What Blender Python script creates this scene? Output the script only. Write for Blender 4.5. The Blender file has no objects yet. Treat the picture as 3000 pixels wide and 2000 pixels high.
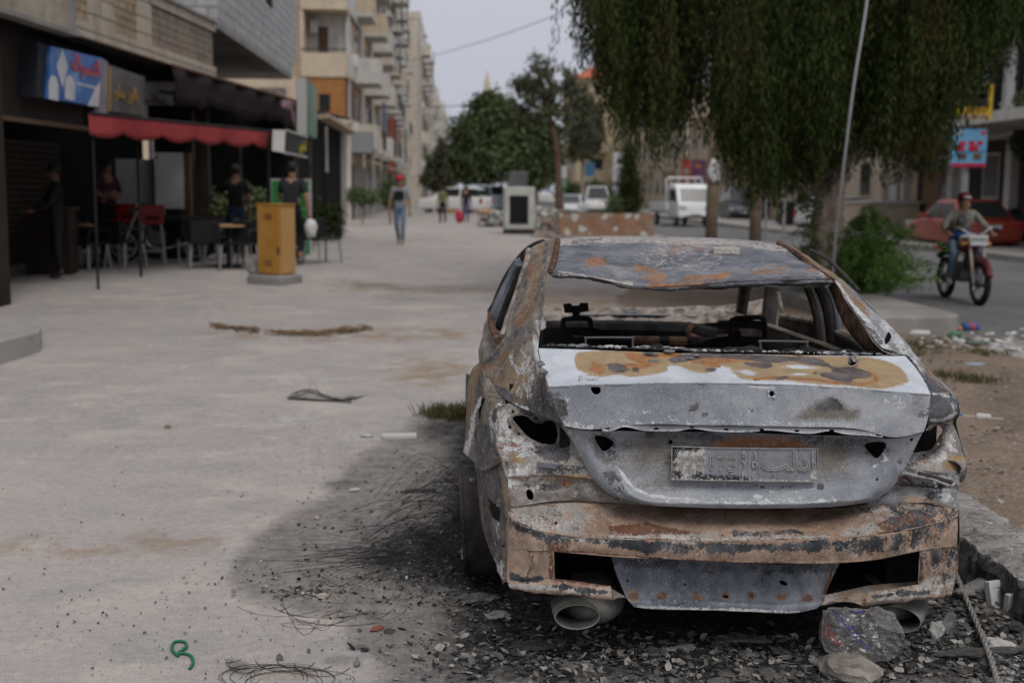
import bpy, bmesh, math, random
import numpy as np
from mathutils import Vector, Matrix, noise
rad = math.radians
SC = bpy.context.scene
COL = SC.collection
random.seed(7)
RNG = np.random.default_rng(7)

# ---------------------------------------------------------------- camera
FPX, CAM_H = 3500.0, 1.645
PSI, TH, ROLL = math.atan(170.0 / FPX), 0.1248, 0.0068
_f = np.array([math.sin(PSI) * math.cos(TH), math.cos(PSI) * math.cos(TH), -math.sin(TH)])
_r0 = np.array([math.cos(PSI), -math.sin(PSI), 0.0])
_u0 = np.cross(_r0, _f)
_r = math.cos(ROLL) * _r0 + math.sin(ROLL) * _u0
_u = -math.sin(ROLL) * _r0 + math.cos(ROLL) * _u0
cam = bpy.data.cameras.new('camera')
cam_ob = bpy.data.objects.new('camera', cam)
COL.objects.link(cam_ob)
M = Matrix.Identity(4)
for i in range(3):
    M[i][0], M[i][1], M[i][2] = _r[i], _u[i], -_f[i]
M[2][3] = CAM_H
cam_ob.matrix_world = M
cam.sensor_width = 36.0
cam.lens = 36.0 * FPX / 3000.0
cam.clip_start, cam.clip_end = 0.1, 3000.0
cam.dof.use_dof = True
cam.dof.focus_distance = 4.15
cam.dof.aperture_fstop = 2.5
SC.camera = cam_ob

# ---------------------------------------------------------------- sky, sun, exposure
SUN_EL, SUN_AZ = rad(56), rad(160)      # azimuth of the sun, clockwise from +Y
world = bpy.data.worlds.new('World')
SC.world = world
world.use_nodes = True
wn = world.node_tree
wn.nodes.clear()
wo = wn.nodes.new('ShaderNodeOutputWorld')
bg = wn.nodes.new('ShaderNodeBackground')
sky = wn.nodes.new('ShaderNodeTexSky')
sky.sky_type = 'NISHITA'
sky.sun_disc = False
sky.sun_elevation = SUN_EL
sky.sun_rotation = SUN_AZ
sky.air_density, sky.dust_density = 1.0, 6.0
hs = wn.nodes.new('ShaderNodeHueSaturation')
hs.inputs['Saturation'].default_value = 0.35
hs.inputs['Value'].default_value = 0.6
tc = wn.nodes.new('ShaderNodeTexCoord')
sep = wn.nodes.new('ShaderNodeSeparateXYZ')
rmp = wn.nodes.new('ShaderNodeValToRGB')      # an even overcast veil, brighter overhead
rmp.color_ramp.elements[0].position = 0.0
rmp.color_ramp.elements[0].color = (5.2, 5.4, 6.2, 1)
rmp.color_ramp.elements[1].position = 0.9
rmp.color_ramp.elements[1].color = (8.0, 8.2, 8.8, 1)
mx = wn.nodes.new('ShaderNodeMix')
mx.data_type = 'RGBA'
mx.inputs[0].default_value = 0.9
wn.links.new(tc.outputs['Generated'], sep.inputs[0])
wn.links.new(sep.outputs['Z'], rmp.inputs[0])
wn.links.new(sky.outputs[0], hs.inputs['Color'])
wn.links.new(hs.outputs[0], mx.inputs[6])
wn.links.new(rmp.outputs[0], mx.inputs[7])
wn.links.new(mx.outputs[2], bg.inputs[0])
bg.inputs[1].default_value = 0.1
wn.links.new(bg.outputs[0], wo.inputs[0])
sun = bpy.data.lights.new('sun', 'SUN')
sun.energy = 1.3
sun.angle = rad(25)
sun.color = (1.0, 0.96, 0.9)
sun_ob = bpy.data.objects.new('sun', sun)
COL.objects.link(sun_ob)
sd = Vector((math.sin(SUN_AZ) * math.cos(SUN_EL), math.cos(SUN_AZ) * math.cos(SUN_EL), math.sin(SUN_EL)))
sun_ob.rotation_euler = sd.to_track_quat('Z', 'Y').to_euler()
sun_ob.location = (0, 0, 60)
vs = SC.view_settings
vs.view_transform = 'Standard'
vs.look = 'None'
vs.exposure = 0.0
vs.gamma = 1.0
SC.cycles.use_denoising = True
SC.cycles.max_bounces = 6
SC.cycles.transparent_max_bounces = 12
SC.cycles.caustics_reflective = False
SC.cycles.caustics_refractive = False

# ---------------------------------------------------------------- pixel <-> place
def ray(px, py):
    px, py = np.asarray(px, float), np.asarray(py, float)
    d = _r * ((px - 1500.0) / FPX)[..., None] + _u * ((1000.0 - py) / FPX)[..., None] + _f
    return d

def P(px, py, Y):
    """the place on the line of sight of photo pixel (px, py) at street distance Y"""
    d = ray(px, py)
    t = np.asarray(Y, float) / d[..., 1]
    p = d * t[..., None]
    p[..., 2] += CAM_H
    return p

def sm(a, b, t):
    t = np.clip((np.asarray(t, float) - a) / (b - a), 0, 1)
    return t * t * (3 - 2 * t)

def project(p):
    p = np.asarray(p, float) - np.array([0, 0, CAM_H])
    d = p @ _f
    d = np.where(d < 0.05, 0.05, d)
    return 1500 + FPX * (p @ _r) / d, 1000 - FPX * (p @ _u) / d

def gz(x, y):
    """height of the ground: the plaza climbs away from the car, the road lies lower"""
    x, y = np.asarray(x, float), np.asarray(y, float)
    pl = 0.34 * sm(6, 24, y)
    rd = 0.12 * sm(8, 16, y) - 0.07 * sm(18, 55, y)
    w = sm(2.4, 5.6, x)
    g = pl * (1 - w) + rd * w
    verge = 0.13 * sm(2.42, 2.52, x) * (1 - sm(9, 12.5, y)) * (1 - sm(6.5, 9, x))
    return g + verge

def G(px, py):
    """the place on the ground seen at photo pixel (px, py)"""
    z = 0.0
    for _ in range(25):
        d = ray(px, py)
        t = (z - CAM_H) / d[2]
        z = float(gz(d[0] * t, d[1] * t))
    return np.array([d[0] * t, d[1] * t, z])

# ---------------------------------------------------------------- materials
def mat(name, color=(0.5, 0.5, 0.5), rough=0.7, metal=0.0, spec=0.3, var=0.0, scale=5.0, bump=0.0, bscale=60.0, color2=None,
        vary=None):
    m = bpy.data.materials.new(name)
    m.use_nodes = True
    nt = m.node_tree
    b = nt.nodes['Principled BSDF']
    b.inputs['Base Color'].default_value = (*color, 1)
    b.inputs['Roughness'].default_value = rough
    b.inputs['Metallic'].default_value = metal
    b.inputs['Specular IOR Level'].default_value = spec
    if var or color2:
        t = nt.nodes.new('ShaderNodeTexCoord')
        n = nt.nodes.new('ShaderNodeTexNoise')
        n.inputs['Scale'].default_value = scale
        n.inputs['Detail'].default_value = 7
        n.inputs['Roughness'].default_value = 0.62
        nt.links.new(t.outputs['Object'], n.inputs['Vector'])
        r = nt.nodes.new('ShaderNodeValToRGB')
        r.color_ramp.elements[0].position = 0.36
        r.color_ramp.elements[1].position = 0.64
        c2 = color2 or tuple(min(1, c * (1 + var)) for c in color)
        c1 = color if color2 else tuple(c * (1 - var) for c in color)
        r.color_ramp.elements[0].color = (*c1, 1)
        r.color_ramp.elements[1].color = (*c2, 1)
        nt.links.new(n.outputs['Fac'], r.inputs[0])
        nt.links.new(r.outputs[0], b.inputs['Base Color'])
    if bump:
        t = nt.nodes.new('ShaderNodeTexCoord')
        n = nt.nodes.new('ShaderNodeTexNoise')
        n.inputs['Scale'].default_value = bscale
        n.inputs['Detail'].default_value = 4
        nt.links.new(t.outputs['Object'], n.inputs['Vector'])
        bp = nt.nodes.new('ShaderNodeBump')
        bp.inputs['Strength'].default_value = bump
        bp.inputs['Distance'].default_value = 0.02
        nt.links.new(n.outputs['Fac'], bp.inputs['Height'])
        nt.links.new(bp.outputs[0], b.inputs['Normal'])
    return m

class NT:
    """a few shorthands for building node materials"""
    def __init__(s, name):
        s.m = bpy.data.materials.new(name)
        s.m.use_nodes = True
        s.t = s.m.node_tree
        s.b = s.t.nodes['Principled BSDF']
        s.co = s.t.nodes.new('ShaderNodeTexCoord').outputs['Object']
    def noise(s, scale, detail=6, rough=0.6, vec=None, dist=0.0, stretch=None):
        n = s.t.nodes.new('ShaderNodeTexNoise')
        n.inputs['Scale'].default_value = scale
        n.inputs['Detail'].default_value = detail
        n.inputs['Roughness'].default_value = rough
        n.inputs['Distortion'].default_value = dist
        v = vec or s.co
        if stretch:
            mp = s.t.nodes.new('ShaderNodeMapping')
            mp.inputs['Scale'].default_value = stretch
            s.t.links.new(v, mp.inputs['Vector'])
            v = mp.outputs[0]
        s.t.links.new(v, n.inputs['Vector'])
        return n.outputs['Fac']
    def voro(s, scale, feature='F1', rnd=1.0, out='Distance'):
        n = s.t.nodes.new('ShaderNodeTexVoronoi')
        n.feature = feature
        n.inputs['Scale'].default_value = scale
        n.inputs['Randomness'].default_value = rnd
        s.t.links.new(s.co, n.inputs['Vector'])
        return n.outputs[out]
    def math(s, op, a, b=None, c=None, clamp=False):
        n = s.t.nodes.new('ShaderNodeMath')
        n.operation = op
        n.use_clamp = clamp
        for i, v in enumerate((a, b, c)):
            if v is None:
                continue
            if hasattr(v, 'default_value') or hasattr(v, 'links'):
                s.t.links.new(v, n.inputs[i])
            else:
                n.inputs[i].default_value = v
        return n.outputs[0]
    def rng(s, v, a, b, c=0.0, d=1.0):
        n = s.t.nodes.new('ShaderNodeMapRange')
        n.inputs[1].default_value, n.inputs[2].default_value = a, b
        n.inputs[3].default_value, n.inputs[4].default_value = c, d
        s.t.links.new(v, n.inputs[0])
        return n.outputs[0]
    def ramp(s, v, stops):
        n = s.t.nodes.new('ShaderNodeValToRGB')
        e = n.color_ramp.elements
        while len(e) < len(stops):
            e.new(0.5)
        for i, (p, c) in enumerate(stops):
            e[i].position = p
            e[i].color = (*c, 1)
        s.t.links.new(v, n.inputs[0])
        return n.outputs[0]
    def mix(s, f, a, b, mode='MIX'):
        n = s.t.nodes.new('ShaderNodeMix')
        n.data_type = 'RGBA'
        n.blend_type = mode
        for i, v in ((0, f), (6, a), (7, b)):
            if hasattr(v, 'links'):
                s.t.links.new(v, n.inputs[i])
            elif i == 0:
                n.inputs[0].default_value = v
            else:
                n.inputs[i].default_value = (*v, 1)
        return n.outputs[2]
    def attr(s, name):
        n = s.t.nodes.new('ShaderNodeAttribute')
        n.attribute_name = name
        return n
    def split(s, col):
        n = s.t.nodes.new('ShaderNodeSeparateColor')
        s.t.links.new(col, n.inputs[0])
        return n.outputs
    def bump(s, h, strength=0.3, dist=0.01, prev=None):
        n = s.t.nodes.new('ShaderNodeBump')
        n.inputs['Strength'].default_value = strength
        n.inputs['Distance'].default_value = dist
        s.t.links.new(h, n.inputs['Height'])
        if prev is not None:
            s.t.links.new(prev, n.inputs['Normal'])
        return n.outputs[0]
    def out(s, color=None, rough=None, normal=None, metal=None, spec=None):
        for k, v in (('Base Color', color), ('Roughness', rough), ('Normal', normal), ('Metallic', metal), ('Specular IOR Level', spec)):
            if v is None:
                continue
            if hasattr(v, 'links'):
                s.t.links.new(v, s.b.inputs[k])
            else:
                s.b.inputs[k].default_value = v if not isinstance(v, tuple) else (*v, 1)
        return s.m

# ---------------------------------------------------------------- objects
def tag(o, label=None, cat=None, group=None, kind=None):
    if label: o['label'] = label
    if cat: o['category'] = cat
    if group: o['group'] = group
    if kind: o['kind'] = kind
    return o

def empty(name, loc=(0, 0, 0), rz=0.0, label=None, cat=None, group=None):
    o = bpy.data.objects.new(name, None)
    COL.objects.link(o)
    o.location = loc
    o.rotation_euler = (0, 0, rz)
    o.empty_display_size = 0.1
    return tag(o, label, cat, group)

def link_mesh(name, verts, faces, mats, mi=None, parent=None, smooth=False, cols=None):
    me = bpy.data.meshes.new(name)
    me.from_pydata([tuple(map(float, v)) for v in verts], [], [tuple(map(int, f)) for f in faces])
    for m in (mats if isinstance(mats, (list, tuple)) else [mats]):
        me.materials.append(m)
    if mi is not None:
        me.polygons.foreach_set('material_index', np.asarray(mi, np.int32))
    if smooth:
        me.polygons.foreach_set('use_smooth', np.ones(len(me.polygons), bool))
    if cols is not None:
        cols = np.asarray(cols, np.float32)
        a = me.attributes.new('mk', 'FLOAT_COLOR', 'POINT')
        a.data.foreach_set('color', cols.ravel())
        a = me.attributes.new('mo', 'FLOAT', 'POINT')
        a.data.foreach_set('value', cols[:, 3].copy())
    me.update()
    o = bpy.data.objects.new(name, me)
    COL.objects.link(o)
    if parent: o.parent = parent
    return o

class MB:
    """collects shapes and links them as ONE mesh object"""
    def __init__(s):
        s.v, s.f, s.m, s.mats = [], [], [], []
    def _mi(s, m):
        if m not in s.mats: s.mats.append(m)
        return s.mats.index(m)
    def add(s, verts, faces, m, R=None, T=None):
        n = len(s.v)
        for p in verts:
            p = Vector(p)
            if R is not None: p = R @ p
            if T is not None: p = p + Vector(T)
            s.v.append(p)
        k = s._mi(m)
        for f in faces:
            s.f.append([i + n for i in f]); s.m.append(k)
    def box(s, lo, hi, m, R=None, T=None, bev=0.0):
        x0, y0, z0 = lo; x1, y1, z1 = hi
        if bev <= 0:
            v = [(x0,y0,z0),(x1,y0,z0),(x1,y1,z0),(x0,y1,z0),(x0,y0,z1),(x1,y0,z1),(x1,y1,z1),(x0,y1,z1)]
            s.add(v, [(3,2,1,0),(4,5,6,7),(0,1,5,4),(1,2,6,5),(2,3,7,6),(3,0,4,7)], m, R, T); return
        bm = bmesh.new()
        bmesh.ops.create_cube(bm, size=1)
        for q in bm.verts:
            q.co = Vector(((x0+x1)/2+q.co.x*(x1-x0), (y0+y1)/2+q.co.y*(y1-y0), (z0+z1)/2+q.co.z*(z1-z0)))
        bmesh.ops.bevel(bm, geom=bm.edges[:], offset=bev, segments=2, affect='EDGES', profile=0.6)
        s.bm(bm, m, R, T)
    def bm(s, bm, m, R=None, T=None):
        bm.verts.ensure_lookup_table(); bm.verts.index_update()
        s.add([q.co.copy() for q in bm.verts], [[q.index for q in f.verts] for f in bm.faces], m, R, T)
        bm.free()
    def tube(s, pts, r, m, n=8, cap=True, R=None, T=None):
        pts = [Vector(p) for p in pts]
        rs = r if isinstance(r, (list, tuple)) else [r] * len(pts)
        v, f = [], []
        up = None
        for i, p in enumerate(pts):
            d = (pts[min(i+1, len(pts)-1)] - pts[max(i-1, 0)])
            d = d.normalized() if d.length > 1e-9 else Vector((0,0,1))
            if up is None:
                up = d.orthogonal().normalized()
            up = (up - d * up.dot(d))
            up = up.normalized() if up.length > 1e-6 else d.orthogonal().normalized()
            sd_ = d.cross(up)
            for k in range(n):
                a = 2*math.pi*k/n
                v.append(p + (up*math.cos(a) + sd_*math.sin(a)) * rs[i])
        for i in range(len(pts)-1):
            for k in range(n):
                f.append((i*n+k, i*n+(k+1)%n, (i+1)*n+(k+1)%n, (i+1)*n+k))
        if cap:
            f.append(tuple(range(n))[::-1]); f.append(tuple((len(pts)-1)*n+k for k in range(n)))
        s.add(v, f, m, R, T)
    def cyl(s, p0, p1, r, m, n=16, r1=None, R=None, T=None):
        s.tube([p0, p1], [r, r if r1 is None else r1], m, n, True, R, T)
    def ring(s, c, axis, r0, r1, w, m, n=28, R=None, T=None):
        """a hollow rim: outer radius r0, inner r1, width w along the axis"""
        ax = Vector(axis).normalized(); a = ax.orthogonal().normalized(); b = ax.cross(a); c = Vector(c)
        v, f = [], []
        for k in range(n):
            t = 2*math.pi*k/n; d = a*math.cos(t)+b*math.sin(t)
            for rr, ww in ((r0,-.5),(r0,.5),(r1,.5),(r1,-.5)):
                v.append(c+d*rr+ax*w*ww)
        for k in range(n):
            j=(k+1)%n
            for q in range(4):
                f.append((k*4+q, j*4+q, j*4+(q+1)%4, k*4+(q+1)%4))
        s.add(v, f, m, R, T)
    def torus(s, c, axis, r, rt, m, n=28, k=8, R=None, T=None, squash=1.0):
        ax = Vector(axis).normalized(); a = ax.orthogonal().normalized(); b = ax.cross(a); c = Vector(c)
        v, f = [], []
        for i in range(n):
            t = 2*math.pi*i/n; d = a*math.cos(t)+b*math.sin(t)
            for j in range(k):
                q = 2*math.pi*j/k
                v.append(c+d*(r+rt*math.cos(q))+ax*rt*squash*math.sin(q))
        for i in range(n):
            for j in range(k):
                f.append((i*k+j, ((i+1)%n)*k+j, ((i+1)%n)*k+(j+1)%k, i*k+(j+1)%k))
        s.add(v, f, m, R, T)
    def prism(s, poly, axis, a, b, m, R=None, T=None):
        """poly: 2-D points in the plane across axis ('x': (y,z), 'y': (x,z), 'z': (x,y)), extruded from a to b"""
        def mk(p, t):
            return {'x': (t, p[0], p[1]), 'y': (p[0], t, p[1]), 'z': (p[0], p[1], t)}[axis]
        n = len(poly)
        v = [mk(p, a) for p in poly] + [mk(p, b) for p in poly]
        f = [tuple(range(n))[::-1], tuple(range(n, 2*n))] + [(i, (i+1) % n, n+(i+1) % n, n+i) for i in range(n)]
        s.add(v, f, m, R, T)
    def blob(s, c, r, m, sub=2, amp=0.25, sq=(1,1,1), seed=0.0, fr=1.5, R=None):
        bm = bmesh.new()
        bmesh.ops.create_icosphere(bm, subdivisions=sub, radius=1)
        for q in bm.verts:
            d = q.co.normalized()
            k = 1 + amp * noise.noise(d*fr + Vector((seed*3.1, seed*1.7, seed*2.3)))
            q.co = Vector((d.x*k*r*sq[0], d.y*k*r*sq[1], d.z*k*r*sq[2]))
        s.bm(bm, m, R, c)
    def build(s, name, parent=None, smooth=False, label=None, cat=None, group=None, loc=None, kind=None):
        if loc is not None:
            L = Vector(loc); vv = [p - L for p in s.v]
        else: vv = s.v
        o = link_mesh(name, vv, s.f, s.mats, s.m, parent, smooth)
        if loc is not None: o.location = loc
        if smooth == 'auto':
            o.data.shade_auto_smooth = True if hasattr(o.data, 'shade_auto_smooth') else None
        return tag(o, label, cat, group, kind)

def Rz(a): return Matrix.Rotation(a, 3, 'Z')
def Rx(a): return Matrix.Rotation(a, 3, 'X')
def Ry(a): return Matrix.Rotation(a, 3, 'Y')

def bevel(o, w=0.01, seg=2):
    b = o.modifiers.new('b', 'BEVEL'); b.width = w; b.segments = seg; b.limit_method = 'ANGLE'; b.angle_limit = rad(40)
    return o

def curve_pts(pts, n=8):
    """a smooth line through 3-D points"""
    pts = [Vector(p) for p in pts]
    out = []
    for i in range(len(pts)-1):
        p0 = pts[max(i-1,0)]; p1 = pts[i]; p2 = pts[i+1]; p3 = pts[min(i+2,len(pts)-1)]
        for k in range(n):
            t = k/n
            out.append(0.5*((2*p1)+(p2-p0)*t+(2*p0-5*p1+4*p2-p3)*t*t+(3*p1-p0-3*p2+p3)*t**3))
    out.append(pts[-1])
    return out

def copy_tree(o, loc=None, rz=None, label=None):
    c = o.copy(); COL.objects.link(c)
    if loc is not None: c.location = loc
    if rz is not None: c.rotation_euler = (0, 0, rz)
    if label: c['label'] = label
    for ch in list(o.children):
        d = ch.copy(); COL.objects.link(d); d.parent = c
        for g in list(ch.children):
            e = g.copy(); COL.objects.link(e); e.parent = d
    return c

def text(name, body, size, m, parent, M4, extrude=0.0, align='CENTER'):
    cu = bpy.data.curves.new(name, 'FONT')
    cu.body = body; cu.size = size; cu.align_x = align; cu.align_y = 'CENTER'; cu.extrude = extrude
    cu.materials.append(m)
    return as_mesh(name, cu, parent, M4)

def as_mesh(name, cu, parent, M4):
    o = bpy.data.objects.new(name, cu)
    me = bpy.data.meshes.new_from_object(o)
    bpy.data.objects.remove(o)
    o = bpy.data.objects.new(name, me)
    COL.objects.link(o)
    o.parent = parent
    o.matrix_local = M4
    return o

def frame4(o, xa, ya):
    """placing matrix with origin o, local x along xa, local y along ya"""
    xa = Vector(xa).normalized(); ya = Vector(ya); ya = (ya - xa*ya.dot(xa)).normalized(); za = xa.cross(ya)
    m = Matrix.Identity(4)
    for i in range(3):
        m[i][0], m[i][1], m[i][2], m[i][3] = xa[i], ya[i], za[i], o[i]
    return m
# ================================================================ burnt car
X0, Y0 = 0.9713, 3.9038
def burnt(name, base, scale=5.0, stretch=None, tan=(0.34,0.225,0.10), orange=(0.40,0.145,0.04), dark=(0.035,0.034,0.036),
          white=(0.58,0.57,0.57), bias=(0,0,0,0), amp=(1.4,2.2,2.4,2.0), sc=(9,22,30,16), speck=0.25, rough=0.78, metal=0.0, fine=150, dark2=None, spots=(0.5,0.4), grime=0.35, tsoft=(.43,.57), top=1.0, hfa=1.5):
    n = NT(name)
    c = n.ramp(n.noise(scale, 8, 0.65, stretch=stretch, dist=0.4), [(0.34, base[0]), (0.5, base[1]), (0.66, base[2])])
    mk = n.attr('mk')
    r, g, b = n.split(mk.outputs['Color'])[:3]
    a = n.attr('mo').outputs['Fac']
    facs = []
    hf = n.math('MULTIPLY', n.math('SUBTRACT', n.noise(120, 4, 0.75), 0.5), hfa)
    for ch, nm in ((r, 0), (a, 3), (b, 2), (g, 1)):
        nz = n.noise(sc[nm], 9, 0.68, dist=0.6, stretch=stretch)
        bi = n.rng(ch, 0.0, 0.3, bias[nm], 0.0)
        v = n.math('ADD', n.math('MULTIPLY_ADD', n.math('SUBTRACT', nz, 0.5), amp[nm], bi), ch)
        v = n.math('ADD', v, hf)
        f = n.rng(v, *(tsoft if nm in (0, 3) else (0.43, 0.57)), 0, top if nm in (0, 3) else 1)
        facs.append((nm, f))
    if grime:
        gr = n.rng(n.noise(scale*2.3, 9, 0.72, dist=1.0, stretch=stretch), 0.40, 0.62)
        c = n.mix(n.math('MULTIPLY', gr, grime), c, tuple(0.35*x for x in base[0]))
    tn = n.mix(n.rng(n.noise(18, 6), 0.35, 0.65), tan, tuple(x*0.72 for x in tan))
    onn = n.mix(n.rng(n.noise(24, 6), 0.35, 0.65), orange, tuple(x*0.5 for x in orange))
    dk = n.mix(n.rng(n.noise(14, 6), 0.4, 0.6), dark, dark2 or tuple(x*2.6 for x in dark))
    wh = n.mix(n.rng(n.noise(40, 6), 0.35, 0.65), white, tuple(x*0.68 for x in white))
    for nm, f in facs:
        c = n.mix(f, c, {0: tn, 3: onn, 2: wh, 1: dk}[nm])
    if spots[1]:
        f = n.math('MULTIPLY', n.rng(n.noise(95, 5, 0.75), 0.53, 0.60), n.rng(n.noise(6.5, 6, 0.7, dist=0.8), 0.47, 0.56))
        c = n.mix(n.math('MULTIPLY', f, spots[1]), c, wh)
    if spots[0]:
        f = n.math('MULTIPLY', n.rng(n.noise(80, 6, 0.78), 0.52, 0.58), n.rng(n.noise(5.3, 6, 0.7, dist=0.8, stretch=(1,1.3,0.9)), 0.47, 0.56))
        c = n.mix(n.math('MULTIPLY', f, spots[0]), c, dk)
    sp = n.rng(n.noise(fine, 3, 0.7), 0.3, 0.7, 1 - speck, 1 + speck)
    vm = n.t.nodes.new('ShaderNodeVectorMath'); vm.operation = 'SCALE'
    n.t.links.new(c, vm.inputs[0]); n.t.links.new(sp, vm.inputs['Scale'])
    h = n.math('ADD', n.math('MULTIPLY', facs[3][1], -0.5), n.noise(fine*0.6, 5, 0.7))
    h = n.math('ADD', h, n.math('MULTIPLY', facs[2][1], 0.5))
    nb = n.bump(h, 0.35, 0.004)
    nb = n.bump(n.noise(9, 4), 0.18, 0.02, nb)
    return n.out(vm.outputs[0], rough, nb, metal, 0.25)

M_LID = burnt('heat bleached zinc steel', [(0.40,0.42,0.46),(0.50,0.52,0.56),(0.58,0.60,0.63)], 3.0, bias=(-.35,-.25,-.35,-.5), amp=(0.9,1.3,2.4,0.9),
              dark=(0.06,0.048,0.045), dark2=(0.125,0.10,0.095), orange=(0.37,0.15,0.045), white=(0.66,0.67,0.70), speck=0.22, rough=0.55, fine=260, spots=(0.12,0.1), grime=0.14, hfa=.9, tsoft=(.36,.64), top=.94)
M_FACE = burnt('speckled grey zinc steel', [(0.20,0.212,0.24),(0.295,0.31,0.335),(0.40,0.41,0.425)], 3.0, tan=(0.135,0.112,0.082), bias=(-.35,-.3,-.22,-.5), amp=(1.1,1.5,2.2,0.9),
              dark=(0.05,0.047,0.05), white=(0.58,0.59,0.61), speck=0.34, rough=0.55, fine=300, spots=(0.25,0.25), grime=0.2, tsoft=(.2,.85), top=.85)
M_ROOF = burnt('scorched blue grey roof steel', [(0.085,0.092,0.115),(0.15,0.157,0.19),(0.25,0.245,0.25)], 3.2, stretch=(1,1.6,1), tan=(0.34,0.27,0.2), orange=(0.34,0.145,0.05), tsoft=(.38,.72), top=.9,
               white=(0.46,0.42,0.38), bias=(-.1,-.12,-.04,-.1), amp=(2.4,2.2,2.8,2.4), sc=(8,30,26,11), speck=0.24, rough=0.7, grime=.6, spots=(.65,.5))
M_PIL = burnt('streaked rust and ash steel', [(0.075,0.06,0.048),(0.165,0.132,0.095),(0.29,0.27,0.245)], 5.0, stretch=(2.6,0.5,0.9), tan=(0.31,0.225,0.13), orange=(0.22,0.105,0.05), tsoft=(.36,.72), top=.88,
              dark=(0.04,0.038,0.04), bias=(.0,-.02,-.02,.0), amp=(2.4,2.6,2.6,2.4), sc=(6,12,16,7), speck=0.26, spots=(.7,.5))
M_BUMP = burnt('pink primer bumper steel', [(0.23,0.15,0.105),(0.38,0.26,0.19),(0.45,0.34,0.265)], 3.0, stretch=(1.3,1,.7), tan=(0.34,0.32,0.30), orange=(0.17,0.075,0.045),
               dark=(0.028,0.029,0.032), white=(0.45,0.42,0.39), spots=(0.85,0.65), grime=0.5, bias=(.02,.02,.03,-.06), amp=(2.6,2.8,3.0,2.0), sc=(11,16,26,9), speck=0.2)
M_VAL = burnt('blue grey valance steel', [(0.10,0.112,0.135),(0.17,0.185,0.215),(0.27,0.285,0.31)], 4.0, stretch=(1.6,1,.6), orange=(0.22,0.10,0.05), dark=(0.04,0.045,0.055),
              bias=(-.3,-.08,-.05,-.5), amp=(1.6,2.6,2.6,0.8), sc=(14,18,30,12), speck=0.2, rough=0.6)
M_SOOT = mat('black soot', (0.018,0.017,0.017), 0.95, spec=0.1, var=0.5, scale=14)
M_SOOT2 = mat('sooty steel', (0.022,0.020,0.019), 0.8, spec=0.2, color2=(0.062,0.052,0.046), scale=9, bump=0.3)
M_INNER = mat('ashy inner steel', (0.10,0.09,0.08), 0.9, spec=0.1, color2=(0.34,0.29,0.25), scale=16, bump=0.4)
M_RUST = mat('brown rust', (0.04,0.027,0.022), 0.9, spec=0.1, color2=(0.17,0.095,0.06), scale=18, bump=0.4)
M_TIP = mat('dulled exhaust steel', (0.11,0.105,0.095), 0.55, metal=0.3, color2=(0.23,0.22,0.205), scale=12, bump=0.15)

def cr(A, n):
    """n points along a smooth line through the rows of A, evenly spread over its rows"""
    A = np.asarray(A, float); N = len(A)
    if N == 1: return np.repeat(A, n, 0)
    t = np.linspace(0, N-1, n); i = np.minimum(t.astype(int), N-2); u = (t-i)
    u = u.reshape((-1,)+(1,)*(A.ndim-1))
    p0 = A[np.maximum(i-1,0)]; p1 = A[i]; p2 = A[i+1]; p3 = A[np.minimum(i+2,N-1)]
    return 0.5*((2*p1)+(p2-p0)*u+(2*p0-5*p1+4*p2-p3)*u*u+(3*p1-p0-3*p2+p3)*u**3)

def lin(A, n):
    A = np.asarray(A, float); N = len(A)
    t = np.linspace(0, N-1, n); i = np.minimum(t.astype(int), N-2); u = (t-i).reshape((-1,)+(1,)*(A.ndim-1))
    return A[i]*(1-u)+A[i+1]*u

def inside(px, py, poly):
    r = np.zeros(px.shape, bool); n = len(poly)
    for i in range(n):
        x1, y1 = poly[i]; x2, y2 = poly[(i+1) % n]
        c = ((y1 > py) != (y2 > py)) & (px < (x2-x1)*(py-y1)/((y2-y1) if y2 != y1 else 1e-9)+x1)
        r ^= c
    return r

def nearest(px, py, poly):
    best = None
    for i in range(len(poly)):
        a = np.array(poly[i], float); b = np.array(poly[(i+1) % len(poly)], float); d = b-a
        t = np.clip(((px-a[0])*d[0]+(py-a[1])*d[1])/max(d@d, 1e-9), 0, 1)
        q = np.stack([a[0]+t*d[0], a[1]+t*d[1]], -1)
        e = (q[...,0]-px)**2+(q[...,1]-py)**2
        if best is None: best, be = q, e
        else:
            k = e < be; best = np.where(k[...,None], q, best); be = np.where(k, e, be)
    return best

def smooth_poly(poly, n=6):
    poly = [tuple(p) for p in poly]
    A = np.array(poly[-2:]+poly+poly[:2]+poly[2:3], float)
    N = len(poly)
    full = cr(A, (len(A)-1)*n+1)
    return [tuple(p) for p in full[2*n:(2+N)*n]]

def ell(cx, cy, rx, ry=None, k=12, a=0):
    ry = ry or rx
    return [(cx+rx*math.cos(t)*math.cos(a)-ry*math.sin(t)*math.sin(a), cy+rx*math.cos(t)*math.sin(a)+ry*math.sin(t)*math.cos(a)) for t in [2*math.pi*i/k for i in range(k)]]

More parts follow.
